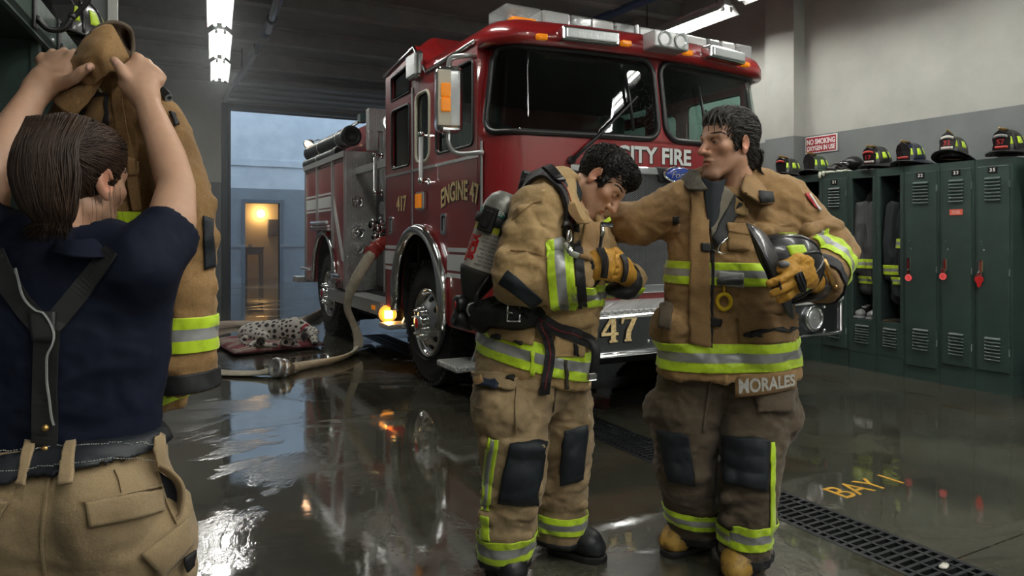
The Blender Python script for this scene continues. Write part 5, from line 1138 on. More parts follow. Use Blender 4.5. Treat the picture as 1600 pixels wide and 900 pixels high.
def head_geo(o, fwd, up, sc, skin, neck=.056, stubble=0., open_eye=True, h=.0022, longneck=.22, female=False):
    """one continuous head and neck; returns verts, faces, tones, to-world function"""
    y = Vector(fwd).normalized(); z = (Vector(up)-y*Vector(up).dot(y)).normalized(); x = y.cross(z); A = np.array([x, y, z])*sc; o = np.array(o)
    s = SDF((-.105, -.135, -.10-longneck*.75), (.105, .135, .135), h)
    s.ell((0, -.016, .038), (.073, .088, .080)); s.ell((0, .026, .044), (.061, .055, .055), k=.03); s.ell((0, .032, -.020), (.056, .054, .066), k=.03)
    jw = .046 if female else .050
    for q in (1, -1): s.cap((q*jw, 0, -.052), (q*.020, .064, -.101), .017, .017, k=.03)
    s.ell((0, .072, -.104), (.022 if female else .026, .018, .018), k=.02); s.ell((0, .064, -.062), (.032, .026, .030), k=.02)
    for q in (1, -1): s.ell((q*.044, .052, -.016), (.020, .020, .016), k=.022)
    s.loft([((-.044, .064, .024), .010, .010), ((-.014, .080, .022), .010, .010), ((.014, .080, .022), .010, .010), ((.044, .064, .024), .010, .010)], None, .02)
    s.loft([((0, .082, .020), .0085, .0085), ((0, .097, -.008), .0095, .0095), ((0, .110, -.027), .0115, .0115)], None, .012)
    for q in (1, -1):
        s.ell((q*.0135, .095, -.031), (.0085, .012, .0085), k=.008); s.ell((q*.0068, .104, -.0385), (.0036, .006, .003), k=.003, op='-')
        s.ell((q*.032, .090, .004), (.018, .016, .011), k=.016, op='-'); s.ell((q*.031, .0655, .004), (.0150,)*3, k=.004)
        if open_eye: s.ell((q*.031, .081, .0035), (.0125, .007, .0040), k=.002, op='-')
    s.loft([((-.023, .080, -.0615), .004, .004), ((-.008, .0905, -.0555), .0048, .0048), ((.008, .0905, -.0555), .0048, .0048), ((.023, .080, -.0615), .004, .004)], None, .006)
    s.loft([((-.020, .080, -.066), .0045, .0045), ((0, .0895, -.0705), .0062, .0062), ((.020, .080, -.066), .0045, .0045)], None, .006)
    s.loft([((-.025, .080, -.063), .002, .002), ((0, .0955, -.0622), .0022, .0022), ((.025, .080, -.063), .002, .002)], None, .003, '-')
    for q in (1, -1):
        R = np.array(Matrix.Rotation(q*-.35, 3, 'Z') @ Matrix.Rotation(.15, 3, 'X')); s.ell((q*.076, -.014, -.002), (.0085, .0195, .032), R, k=.006); s.ell((q*.078, -.006, -.030), (.006, .009, .011), k=.008)
        s.ell((q*.0845, -.010, .000), (.0075, .0125, .021), R, k=.003, op='-'); s.ell((q*.083, -.004, -.004), (.008, .007, .012), k=.004, op='-')
    s.loft([((0, -.020, -.055), neck*.95, neck*.95), ((0, -.038, -.13), neck, neck), ((0, -.050, -.08-longneck*.7), neck*1.15, neck*1.15)], None, .03)
    for q in (1, -1): s.cap((q*.05, -.01, -.06), (q*.018, .0, -.19), .014, .012, k=.02)
    V, F = s.surface(2); c = np.tile(np.array(skin, float), (len(V), 1))
    def g(p, r): return np.exp(-(((V-np.array(p))/np.array(r))**2).sum(1))[:, None]
    red = g((0, .11, -.027), (.018,)*3)*.5+g((.045, .06, -.02), (.03, .03, .025))*.35+g((-.045, .06, -.02), (.03, .03, .025))*.35+(np.abs(V[:, :1]) > .072)*(g((.08, -.01, -.005), (.03, .03, .04))+g((-.08, -.01, -.005), (.03, .03, .04)))*.8
    c = c*(1-red*np.array([0.0, .30, .32])); lip = np.clip(g((0, .088, -.0625), (.026, .014, .0098))*1.6-.35, 0, 1); c = c*(1-lip)+c*np.array([.78, .50, .50])*lip
    if stubble: st = np.clip(g((0, .06, -.09), (.07, .07, .042))*1.3, 0, 1)*(1-lip)*stubble; c = c*(1-st)+np.array([.07, .055, .048])*st
    n = noise3(V*60)[:, None]; c = c*(1+.10*n+.05*noise3(V*190)[:, None])
    return o+V @ A, F, np.clip(c, 0, 1), (lambda p: Vector(o+np.array(p, float) @ A)), A, o
def eyes(par, tw, iris=(.04, .03, .02), look=(0, 1, 0), sc=1.):
    for q in (1, -1):
        c = tw((q*.031, .0655, .004)); d = (tw(Vector((q*.031, .0655, .004))+Vector(look).normalized()*.01)-c).normalized(); b = B(); b.sph(c, .0138*sc, 14); e = b.obj('eye', mat('eye white', (.55, .50, .46), .2), par)
        b = B(); b.lathe([(0, .0143), (.0026, .0142), (.0027, .0142), (.006, .0128)], c, d, 14); b.v = [tuple(c+(Vector(v)-c)*sc) for v in b.v]; b.obj('iris', mat('iris brown', iris, .15), e)
def brows(par, sk, tw, m, sc=1., thick=1.):
    for q in (1, -1):
        b = B()
        for k in range(26):
            t = k/25; p = Vector((q*lerp(.011, .050, t), .075-.02*t*t, .0225+.008*math.sin(t*2.2)+(k % 3-1)*.0014)); e = p+Vector((q*.008, -.002, .0045*(1-1.6*t)))
            a, c = sk.near(tw(p), .0006)[0], sk.near(tw(e), .0012)[0]; b.tube([a, lerp(a, c, .5), c], [.0014*sc*thick, .0013*sc*thick, .0004], 5)
        b.obj('eyebrow', m, par)
def hair_locks(sk, tw, A, flow, n, L, r, seed, keep, lift=.004, segs=6, wave=.0, b=None):
    """tapered locks lying along a flow field on the hair cap"""
    rn = np.random.RandomState(seed); b = b or B(); Ai = np.linalg.inv(A); o = np.array(tw((0, 0, 0))); idx = rn.permutation(len(sk.V)); m = 0
    for i in idx:
        p = (sk.V[i]-o) @ Ai
        if not keep(p): continue
        pts = []; q = Vector(sk.V[i]); ln = L*rn.uniform(.6, 1.25); ph = rn.uniform(0, 6.28)
        for k in range(segs+1):
            lp = (np.array(q)-o) @ Ai; d = np.array(flow(lp)) @ A; h, nn = sk.near(q); d = Vector(d)-nn*Vector(d).dot(nn)
            d = d.normalized() if d.length > 1e-6 else Vector((0, 0, -1)); sd = nn.cross(d)
            pts.append(h+nn*(lift*(1-abs(2*k/segs-1)*.7)+.001)+sd*(wave*math.sin(ph+k*1.2))); q = h+d*(ln/segs)
        w = r*rn.uniform(.6, 1.2); b.tube(pts, [w*(.55+.45*math.sin(PI*min(1, .15+.85*k/segs)))*(1-.75*(k/segs)**2) for k in range(segs+1)], 5)
        m += 1
        if m >= n: break
    return b
def hand_geo(wrist, palm, knuckles, fingers, thumb, rw, rp, rf, rt, h=.0035, flat=.55, side=None, limb=()):
    """one continuous hand: wrist point, palm centre, four knuckles, four finger chains, thumb chain"""
    pts = [wrist, palm]+list(knuckles)+[p for f in fingers for p in f]+list(thumb)+[p for p, r in limb]; lo = np.min([np.array(p) for p in pts], 0)-.05; hi = np.max([np.array(p) for p in pts], 0)+.05
    s = SDF(lo, hi, h); km = sum((Vector(k) for k in knuckles), Vector())/4; sd = side or (Vector(knuckles[0])-Vector(knuckles[3]))
    s.loft([(wrist, rw*1.1, rw*.85), (lerp(Vector(wrist), Vector(palm), .5), rp*.9, rw*.85), (palm, rp, rp*flat), (km, rp*1.0, rp*flat*.85)], np.array(sd), .012)
    for k, f in zip(knuckles, fingers):
        ch = [lerp(Vector(palm), Vector(k), .55), Vector(k)]+[Vector(p) for p in f]; n = len(ch)
        s.loft([(p, rf*(1.08-.26*i/(n-1)),)*1+(rf*(1.08-.26*i/(n-1)),) for i, p in enumerate(ch)], None, .005); s.ell(k, rf*1.12, k=.006)
    th = [Vector(p) for p in thumb]; s.loft([(p, rt*(1.25-.4*i/(len(th)-1)), 0.01) for i, p in enumerate(th)], None, .012)
    if limb: s.loft([(p, r, r) for p, r in limb], None, .02)
    return s.surface(2)
def boot(par, heel, toe, toe_m, h=.006, name='boot', shaft=.26, kids_=True):
    heel, toe = Vector(heel), Vector(toe); heel.z = toe.z = 0; f = (toe-heel).normalized(); sd = np.array(Vector((-f.y, f.x, 0))); L = (toe-heel).length
    q = lambda u, z: heel+f*u+Vector((0, 0, z))
    lo = np.minimum(heel, toe)-np.array([.1, .1, .01]); hi = np.maximum(heel, toe)+np.array([.1, .1, shaft+.05]); s = SDF(lo, hi, h)
    s.loft([(q(.05, .06), .046, .05), (q(L*.45, .058), .048, .044), (q(L*.72, .055), .052, .046), (q(L-.060, .050), .049, .038), (q(L-.042, .046), .044, .032)], sd, .03)
    s.loft([(q(.055, .07), .046, .05), (q(.06, shaft), .056, .06)], sd, .04); s.loft([(q(.06, .13), .048, .05), (q(L*.45, .098), .046, .040), (q(L*.70, .072), .046, .034)], sd, .05)
    s.plane((0, 0, .020), (0, 0, -1)); V, F = s.surface(2); o = skin_obj(name, V, F, m_boot, par); sk = Skin(V, F)
    if toe_m:
        c = q(L-.078, 0); bo = band('toe_cap', sk, (c, f+Vector((0, 0, .25)), (0, .3)), [toe_m], o, lambda p: p[:, 2] > .028, off=.003, thick=.003)
    b = B(); out = [(-.0, 0), (.01, .04), (.05, .052), (L*.45, .050), (L*.72, .055), (L-.05, .049), (L-.022, .036), (L-.006, .016), (L-.003, 0)]; poly = [(u, w) for u, w in out]+[(u, -w) for u, w in out[::-1][1:-1]]
    b.prism([(p[0], p[1]) for p in poly], heel, f, Vector(sd), .026); b.obj('sole', mat('sole black', (.010, .010, .011), .6), o, bevel=.005)
    b = B(); c0 = q(.05, shaft-.07)
    for w in (1, -1): b.tube(bez([q(.03, .17)+Vector(sd)*.05*w, q(.03, .2)+Vector(sd)*.062*w, q(.08, .2)+Vector(sd)*.062*w, q(.08, .17)+Vector(sd)*.05*w], 8), .006, 6)
    b.obj('pull_tab', mat('boot tab ochre', (.35, .18, .03), .6), o)
    return o
def sheet(name, rows, mats, par, thick=.006, n=14, sub=True, mi=0, wr=0.):
    """cloth sheet from rows of (px, py, depth) control points, smoothed"""
    R = [[P(*q) for q in r] for r in rows]; cols = [bez(r, n) for r in R]; g = [bez([c[i] for c in cols], n) for i in range(n+1)]
    if wr:
        fl = folds(np.array([list(v) for r in g for v in r]), 22, 22, 7); k = len(g[0]); g = [[v-CF*(wr*float(fl[i*k+j])) for j, v in enumerate(r)] for i, r in enumerate(g)]
    b = B(); b.grid(g, mi); return b.obj(name, mats, par, solid=thick, offset=0)
def textile_text(name, sk, txt, quad, m, par, off=.006, bold=.02, lift=.001):
    """lettering laid on a surface inside a four cornered region"""
    vs, fs = text_geo(txt, bold); x0, x1 = min(v[0] for v in vs), max(v[0] for v in vs); y0, y1 = min(v[1] for v in vs), max(v[1] for v in vs); b = B(); out = []
    for v in vs:
        u, w = (v[0]-x0)/(x1-x0), 1-(v[1]-y0)/(y1-y0); a = [lerp(quad[0][i], quad[1][i], u) for i in (0, 1)]; c = [lerp(quad[3][i], quad[2][i], u) for i in (0, 1)]
        out.append(sk.hit(lerp(a[0], c[0], w), lerp(a[1], c[1], w), off+(v[2]+.5)*lift)[0])
    b.add(out, fs); return b.obj(name, m, par)
def merge(*geos):
    V = np.concatenate([g[0] for g in geos]); F = []; C = []; o = 0
    for g in geos: F.append(g[1]+o); o += len(g[0]); C.append(g[2])
    return V, np.concatenate(F), np.concatenate(C)
def toned(V, F, skin, amt=.10): return V, F, np.clip(np.tile(np.array(skin, float), (len(V), 1))*(1+amt*noise3(V*55)[:, None]+.05*noise3(V*170)[:, None]), 0, 1)
def simple_body(nodes, h=.012):
    """plain body under the clothes"""
    lo = np.min([np.array(n[0]) for c in nodes for n in c], 0)-.2; hi = np.max([np.array(n[0]) for c in nodes for n in c], 0)+.2; s = SDF(lo, hi, h)
    for i, c in enumerate(nodes): s.loft([(n[0], n[1], n[2]) for n in c], np.array(CR) if i == 0 else None, .03)
    return s.surface(1)
def bounds(nodes, pad): return np.min([np.array(n[0]) for n in nodes], 0)-pad, np.max([np.array(n[0]) for n in nodes], 0)+pad
# ================================================================== OLDER FIREFIGHTER
D0 = 2.78
def Q(px, py, dd=0.): return P(px, py, D0+dd)
def N(px, py, dd, hw, dep): return (Q(px, py, dd), hw*(D0+dd)/FPX, dep)
man = thing('person', 'older firefighter with dark swept hair in a brown coat, holding a helmet under his arm', 'person', (Q(1135, 860).x, Q(1135, 860).y, 0))
skin1 = (.56, .315, .205)
# head
fwd = -CR*.93-CF*.36-CU*.03; up = CU+CR*.03
hV, hF, hC, tw, hA, ho = head_geo(Q(1137, 226, -.04), fwd, up, 1.13, skin1, .056, .14)
torso = [N(1140, 300, .03, 60, .07), N(1140, 400, .03, 66, .10), N(1138, 560, .03, 72, .11)]
armr = [N(1075, 322, .03, 18, .05), N(1008, 348, .11, 16, .045), N(925, 342, .30, 12, .03)]; arml = [N(1226, 322, .02, 18, .05), N(1295, 398, -.05, 16, .045), N(1262, 430, -.2, 12, .03)]
legl = [N(1085, 590, .04, 36, .09), N(1070, 715, .07, 25, .06), N(1090, 835, .15, 18, .045)]; legr = [N(1180, 590, 0, 36, .09), N(1170, 725, -.06, 25, .06), N(1166, 855, -.04, 18, .045)]
bV, bF = simple_body([torso, armr, arml, legl, legr]); V, F, C_ = merge((hV, hF, hC), toned(bV, bF, skin1)); skin_obj('body', V, F, m_skin, man, col=C_)
hsk = Skin(hV, hF); eyes(man, tw, look=(.15, 1, -.12), sc=1.13); brows(man, hsk, tw, m_hairg, 1.13, 1.1)
b = B()
for q in (1, -1): b.tube([hsk.near(tw((q*x, .0815-.012*((x-.031)/.013)**2*.5, z)), .0008)[0] for x, z in ((.019, .004), (.026, .0078), (.034, .0082), (.043, .0045))], .0009, 5)
b.obj('eyelash', m_hair, man)
# hair: swept back, wet, longer at the nape
def hair_cap(spec, h=.0035, disp=.003, fq=(70, 40), sc=1.):
    s = SDF((-.12, -.16, -.16), (.12, .14, .15), h)
    for op, kind, *a in spec:
        if kind == 'e': s.ell(a[0], a[1], k=a[2], op=op)
        else: s.cap(a[0], a[1], a[2], a[3], k=a[4], op=op)
    V, F = s.surface(2); return V+vnormals(V, F)*(disp*folds(V, *fq))[:, None], F
V, F = hair_cap([('+', 'e', (0, -.020, .042), (.080, .093, .086), .01), ('+', 'e', (0, .028, .086), (.052, .046, .030), .03), ('+', 'e', (0, -.062, -.045), (.058, .045, .055), .03), ('-', 'e', (0, .12, -.03), (.085, .070, .112), .012),
                 ('-', 'e', (.085, .012, -.075), (.06, .075, .062), .01), ('-', 'e', (-.085, .012, -.075), (.06, .075, .062), .01), ('-', 'e', (.085, -.008, -.002), (.022, .026, .036), .008), ('-', 'e', (-.085, -.008, -.002), (.022, .026, .036), .008), ('-', 'e', (0, -.03, -.16), (.11, .11, .075), .01),
                 ('+', 'c', (.070, .020, .012), (.071, .022, -.022), .0045, .003, .008), ('+', 'c', (-.070, .020, .012), (-.071, .022, -.022), .0045, .003, .008)])
W = ho+V @ hA; hair = skin_obj('hair', W, F, m_hairg, man); sk = Skin(W, F)
b = hair_locks(sk, tw, hA, lambda p: (p[0]*1.2, -1, .9 if p[1] > .03 else (-.25 if p[2] > .0 else -1.2)), 1300, .07, .0023, 3, lambda p: p[2] > -.10, .006, 7, .004)
for (x, y0, z0, x1, y1, z1) in ((-.030, .070, .088, -.046, .088, .030), (-.020, .076, .090, -.026, .098, .040), (-.040, .064, .084, -.060, .066, .042), (-.05, .05, .08, -.070, .045, .045), (.0, .078, .092, .006, .10, .062), (-.046, .058, .080, -.062, .072, .034)):
    pts = [tw(p) for p in bez([(x, y0-.03, z0+.004), (x, y0, z0+.008), ((x+x1)/2*1.05, (y0+y1)/2+.006, (z0+z1)/2+.008), (x1, y1, z1)], 9)]; b.tube(pts, [.0045*(1-.8*(k/9)**2) for k in range(10)], 5)
for k in range(26):
    a = -1.9+k*.15; pts = [tw(p) for p in bez([(.066*math.sin(a*.6), -.085+.01*math.cos(a), -.02), (.064*math.sin(a*.6), -.10, -.055), (.06*math.sin(a*.6), -.092, -.088), (.066*math.sin(a*.6), -.104, -.108)], 8)]; b.tube(pts, [.0038*(1-.8*(i/8)**2) for i in range(9)], 5)
b.obj('hair_lock', m_hairg, hair)
# coat
nodes = [N(1143, 292, .03, 62, .085), N(1142, 330, .02, 90, .125), N(1141, 400, .0, 94, .15), N(1139, 470, .0, 95, .155), N(1137, 540, .0, 102, .165), N(1137, 584, .0, 106, .175)]
elb = Q(1302, 394, -.03); wri = Q(1278, 441, -.22); er, wr = Q(1002, 349, .10), Q(925, 344, .30)
lo, hi = bounds(nodes+[(elb,), (wr,), (wri,)], .2); s = SDF(lo, hi, .007); s.loft(nodes, np.array(CR), .03, e=2.3)
s.loft([(Q(1150, 290, .04), .06, .06), (Q(1222, 316, .0), .098, .098), (elb, .085, .085), (wri, .075, .075)], None, .045)
s.loft([(Q(1130, 290, .04), .06, .06), (Q(1068, 320, .03), .092, .092), (er, .083, .083), (wr, .066, .066)], None, .045)
s.ell(Q(1197, 540, -.12), (.10, .07, .075), k=.05); s.ell(Q(1042, 512, -.06), (.045, .08, .07), k=.04)
s.plane(Q(1137, 583), -CU); _d = (wri-elb).normalized(); s.ell(wri+_d*.095, .10, k=.008, op='-'); s.ell(Q(1133, 268, -.02), (.072, .085, .085), k=.02, op='-'); s.ell(Q(1118, 300, -.16), (.045, .05, .10), k=.02, op='-')
# folds around armpits and elbows
for a, c, r in (((1192, 335, -.12), (1236, 352, -.08), .020), ((1196, 362, -.13), (1250, 372, -.09), .018), ((1262, 360, -.14), (1305, 352, -.08), .018), ((1268, 380, -.16), (1318, 372, -.09), .015)):
    s.cap(Q(*a), Q(*c), r, r*.7, k=.035)
V, F = s.surface(2); nv = vnormals(V, F); V = crease(V, nv, .0095, 0)
coat = skin_obj('coat', V, F, m_tan2, man); ck = Skin(V, F)
lat = lambda c: (c-np.array(Q(1139, 430))) @ np.array(CR)
zc = lambda py, dd=-.12: CAMZ+(HOR-py)/FPX*(D0+dd)
band('chest_band', ck, (Q(1139, 445, -.1), CU+CR*.02, (0, .030, .058, .086)), LIME3, coat, lambda c: np.abs(lat(c)) < .262)
band('hem_band', ck, (Q(1139, 578, -.12), CU-CR*.03, (0, .036, .072, .106)), LIME3, coat)
fd = (wri-elb).normalized(); fe = np.array(elb)
band('sleeve_band', ck, (elb, fd, (.075, .105, .14, .17)), LIME3, coat, lambda c: np.linalg.norm(np.cross(c-fe, np.array(fd)), axis=1) < .135)
fd2 = (wr-er).normalized(); fe2 = np.array(er)
band('knit_cuff', ck, (wri, -fd, (-.004, .042)), [m_blk], coat, lambda c: np.linalg.norm(np.cross(c-fe, np.array(fd)), axis=1) < .12, off=.007, thick=.006)
patch('storm_flap', ck, [(1080, 300), (1108, 296), (1111, 543), (1078, 536)], m_tan2, coat, .010, .008, 8, 40)
patch('front_liner', ck, [(1146, 304), (1161, 316), (1124, 392), (1113, 372)], m_blk, coat, .012, .008, 6, 14); patch('liner_edge', ck, [(1128, 292), (1146, 304), (1113, 372), (1111, 352)], mat('coat liner grey', (.19, .17, .13), .9), coat, .010, .008, 6, 14); patch('open_front', ck, [(1112, 376), (1117, 386), (1113, 545), (1110, 543)], m_blk, coat, .007, .004, 3, 24)
patch('chest_pocket', ck, [(1135, 353), (1175, 356), (1171, 392), (1137, 390)], m_tan2, coat, .006, .006, 10, 10, .016); patch('pocket_flap', ck, [(1133, 350), (1176, 353), (1175, 368), (1134, 366)], m_tan2, coat, .020, .006, 10, 5)
patch('hip_pocket', ck, [(1152, 500), (1237, 499), (1236, 536), (1154, 536)], m_tan2, coat, .004, .006, 14, 8, .018); patch('hip_flap', ck, [(1149, 492), (1238, 490), (1238, 518), (1156, 524)], m_tan2, coat, .024, .007, 14, 6); patch('flap_edge', ck, [(1156, 521), (1238, 515), (1238, 519), (1157, 526)], m_blk, coat, .028, .005, 10, 2); patch('flap_tab', ck, [(1174, 521), (1191, 520), (1191, 530), (1175, 531)], m_blk, coat, .030, .005, 4, 3)
patch('hip_flap', ck, [(1034, 476), (1052, 474), (1048, 516), (1033, 512)], m_tan3, coat, .016, .007, 6, 8); patch('velcro_tab', ck, [(1110, 496), (1126, 498), (1125, 512), (1110, 510)], m_blk, coat, .012, .005, 4, 4)
patch('tab_patch', ck, [(1052, 350), (1064, 351), (1063, 365), (1052, 364)], m_tan2, coat, .008, .005, 4, 4); patch('hook_tab', ck, [(1053, 338), (1064, 336), (1063, 347), (1052, 347)], m_blk, coat, .014, .010, 4, 4); patch('buckle_strap', ck, [(1097, 380), (1110, 382), (1110, 394), (1096, 392)], m_blk, coat, .016, .008, 4, 4)
patch('mic_loop', ck, [(1147, 310), (1163, 316), (1166, 337), (1146, 335)], m_tan, coat, .016, .006, 6, 6); patch('velcro_tab', ck, [(1150, 318), (1158, 318), (1157, 326), (1149, 326)], m_blk, coat, .024, .004, 3, 3)
patch('shoulder_badge', ck, [(1256, 303), (1264, 303), (1281, 329), (1271, 324)], mat('red badge', (.45, .03, .04), .6), coat, .006, .004, 5, 6); patch('badge_rim', ck, [(1262, 305), (1264, 304), (1282, 329), (1279, 330)], m_whitep, coat, .008, .003, 3, 8)
b = B(); b.tube([ck.hit(*q)[0]+ck.hit(*q)[1]*.014 for q in ((1110, 390), (1117, 393), (1126, 397), (1134, 398))], .003, 6); b.tube([ck.hit(*q)[0]+ck.hit(*q)[1]*.016 for q in ((1122, 394), (1127, 383), (1133, 372))], .004, 6); b.obj('toggle_clip', m_chrome, coat)
patch('light_pouch', ck, [(1121, 424), (1161, 428), (1160, 448), (1122, 446)], m_greyb, coat, .012, .014, 8, 6, .006); q = ck.hit(1140, 443, .03)[0]; b = B(); b.tube([ck.hit(x, 441, .026)[0] for x in (1120, 1130, 1141, 1152, 1160)], [.012, .015, .015, .015, .012], 10); b.obj('torch', mat('torch grey', (.05, .055, .058), .45), coat)
c, nn = ck.hit(1131, 470, .016); u, v, a = frame_of(nn); b = B(); b.tube([c+u*(.024*math.cos(t))+v*(.029*math.sin(t)) for t in np.linspace(0, 2*PI, 25)[:-1]], .0075, 8, closed=True); b.tube([ck.hit(1130, 449, .02)[0], c+Vector((0, 0, .03))], .004, 6); b.obj('pull_ring', mat('yellow plastic', (.72, .50, .01), .4), coat)
# collar
sheet('collar', [[(1164, 247, 2.78), (1178, 252, 2.85), (1187, 262, 2.88)], [(1164, 272, 2.70), (1188, 276, 2.76), (1200, 285, 2.82)], [(1158, 296, 2.63), (1188, 306, 2.63), (1209, 312, 2.70)], [(1168, 304, 2.61), (1190, 318, 2.60), (1208, 318, 2.67)]], m_tan2, coat, .010)
sheet('collar', [[(1092, 268, 2.76), (1082, 266, 2.80), (1072, 272, 2.84)], [(1096, 280, 2.69), (1084, 280, 2.72), (1064, 284, 2.78)], [(1106, 296, 2.63), (1094, 298, 2.645), (1076, 297, 2.70)]], [cloth('collar lining', (.14, .12, .085), (.06, .055, .045), 40)], coat, .009)
b = B(); rows = []
for zz, rr in ((0, .082), (.035, .086), (.07, .094)):
    rows.append([Q(1140, 280, .035)+CF*(rr*1.05*math.cos(t))+CR*(rr*math.sin(t))+CU*(zz-.03) for t in np.linspace(-1.5, 1.5, 20)])
b.grid(rows); b.obj('collar', m_tan2, coat, solid=.010)
q = P(1196, 304, 2.595); b = B(); rows = [[P(x, y, d) for x, y, d in r] for r in (((1185, 298, 2.612), (1206, 300, 2.63)), ((1188, 317, 2.583), (1209, 316, 2.628)))]; b.grid(rows); b.obj('velcro_tab', m_blk, coat, solid=.006)
sheet('tee_shirt', [[(1096, 276, 2.72), (1116, 284, 2.66), (1136, 278, 2.70)], [(1100, 300, 2.68), (1116, 304, 2.655), (1130, 298, 2.67)], [(1108, 360, 2.645), (1114, 362, 2.64), (1120, 356, 2.645)]], m_tee, man, .004)
# trousers
nl = [N(1100, 585, .03, 62, .125), N(1077, 630, .04, 52, .125), N(1072, 680, .05, 47, .12), N(1070, 720, .05, 44, .115), N(1078, 770, .09, 39, .10), N(1087, 838, .15, 35, .095)]
nr = [N(1172, 585, .0, 66, .13), N(1183, 630, -.02, 54, .13), N(1176, 690, -.05, 47, .12), N(1170, 735, -.07, 42, .115), N(1167, 795, -.06, 38, .105), N(1163, 864, -.04, 35, .10)]
lo, hi = bounds(nl+nr, .2); s = SDF(lo, hi, .008); s.loft(nl, np.array(CR), .02); s.loft(nr, np.array(CR), .02); s.ell(Q(1222, 648, -.03), (.05, .08, .085), k=.04); s.ell(Q(1030, 645, .04), (.035, .08, .07), k=.04)
for a, c in (((1140, 745, -.14), (1200, 752, -.14)), ((1045, 735, -.03), (1100, 742, -.04)), ((1135, 778, -.13), (1196, 770, -.13)), ((1055, 768, 0), (1110, 760, .0)), ((1136, 815, -.12), (1190, 822, -.12)), ((1060, 800, .06), (1116, 796, .06))): s.cap(Q(*a), Q(*c), .016, .012, k=.03)
s.plane(Q(1087, 836, .15), -CU); V, F = s.surface(2); nv = vnormals(V, F); V = crease(V, nv, .011, 3)
tro = skin_obj('trousers', V, F, m_tan3, man); tk = Skin(V, F); mid = np.array(Q(1128, 700)); left = lambda c: (c-mid) @ np.array(CR) < 0; right = lambda c: (c-mid) @ np.array(CR) > 0
patch('knee_pad', tk, [(1027, 670), (1076, 680), (1086, 757), (1045, 752)], m_knee, tro, .008, .008, 14, 18, .008); patch('knee_pad', tk, [(1131, 680), (1200, 686), (1198, 766), (1131, 752)], m_knee, tro, .008, .008, 14, 18, .010)
band('ankle_band', tk, (Q(1087, 824, .05), CU+CR*.10, (0, .020, .042, .062)), LIME3, tro, left); band('ankle_band', tk, (Q(1164, 856, -.12), CU-CR*.04, (0, .030, .062, .092)), LIME3, tro, right)
band('hem_tape', tk, (Q(1087, 836, .15), CU, (-.003, .030)), [m_blk], tro, None, .004)
patch('side_stripe', tk, [(1203, 690), (1210, 690), (1209, 842), (1202, 842)], m_lime, tro, .006, .004, 3, 30); patch('cargo_flap', tk, [(1182, 612), (1236, 608), (1236, 640), (1184, 645)], m_tan3, tro, .018, .006, 10, 8); patch('thigh_seam', tk, [(1108, 592), (1112, 592), (1100, 675), (1096, 675)], m_tan3, tro, .004, .004, 2, 14)
# name tail below the coat
b = B(); cs = [(1148, 585, 2.605), (1244, 578, 2.62), (1244, 606, 2.63), (1149, 621, 2.605)]
def tq(u, v, o=0.): a = lerp(P(*cs[0]), P(*cs[1]), u); c = lerp(P(*cs[3]), P(*cs[2]), u); return lerp(a, c, v)-CF*(.02*math.sin(PI*u)+o)
b.grid([[tq(u, v) for u in np.linspace(0, 1, 12)] for v in np.linspace(0, 1, 5)]); nt_ = b.obj('name_tail', m_tan2, coat, solid=.006, offset=0)
vs, fs = text_geo('MORALES', .03); x0, x1 = min(v[0] for v in vs), max(v[0] for v in vs); y0, y1 = min(v[1] for v in vs), max(v[1] for v in vs)
b = B(); b.add([tq(.05+.92*(v[0]-x0)/(x1-x0), .84-.66*(v[1]-y0)/(y1-y0), .004+.002*(v[2]+.5)) for v in vs], fs); b.obj('name_lettering', mat('worn white letters', (.60, .59, .55), .6, noise=(70, (.38, .35, .30), .30, .46)), nt_)
boot(man, onZ(1112, 846, 0), onZ(1034, 870, 0), m_toe); boot(man, onZ(1182, 873, 0), onZ(1140, 917, 0), m_toe)
# glove gripping the helmet rim
w0 = lerp(wri, elb, -.10); pal = Q(1258, 424, -0.435)
kn = [Q(1238, 414, -0.475), Q(1236, 427, -0.495), Q(1238, 440, -0.495), Q(1244, 451, -0.475)]
fg = [[Q(1224, 421, -0.485), Q(1212, 422, -0.475)], [Q(1219, 437, -0.505), Q(1203, 443, -0.495)], [Q(1222, 452, -0.505), Q(1208, 459, -0.495)], [Q(1230, 463, -0.485), Q(1219, 468, -0.475)]]
th = [Q(1262, 408, -0.435), Q(1246, 404, -0.475), Q(1235, 412, -0.475), Q(1222, 414, -0.475)]
V, F = hand_geo(w0, pal, kn, fg, th, .042, .050, .0150, .0165, flat=.62); V = V+vnormals(V, F)*(.002*folds(V, 40, 40))[:, None]; f = V[F].mean(1)
gl_ = skin_obj('glove', V, F, [m_glovey, m_blk], man); gk = Skin(V, F)
patch('knuckle_guard', gk, [(1240, 430), (1249, 424), (1260, 452), (1250, 458)], m_blk, gl_, .006, .006, 6, 8); band('glove_cuff', gk, (w0, (pal-w0).normalized(), (-.02, .05)), [m_blk], gl_, None, .005, .005)
for i in range(3): strap('guard_rib', gk, [(1241+i*4, 429-i*1.5), (1246+i*4, 442-i), (1252+i*3, 455-i)], .003, m_blk, gl_, .012, .003, 8)
b = B(); b.sph(Q(1225, 413, -0.495), .016, 12, sc=(1.5, 1, .8)); b.obj('fingertip_pad', mat('grey pad', (.12, .125, .13), .5), gl_)
patch('finger_seam', gk, [(1216, 440), (1219, 439), (1222, 452), (1219, 453)], m_blk, gl_, .003, .003, 2, 4)
# helmet under the arm: dome to the right, brim edge on
hu = (CR*.90+CU*.34-CF*.22).normalized(); hf = (-CU*.80+CR*.30+CF*.5); hf = (hf-hu*hf.dot(hu)).normalized(); hx = hf.cross(hu); R3 = Matrix((hx, hf, hu)).transposed()
helmet('black fire helmet with lime patches held under the arm of the older firefighter', Q(1206, 424, -.35), rot=R3.to_euler(), chin=False, scale=.90, tail=.035)
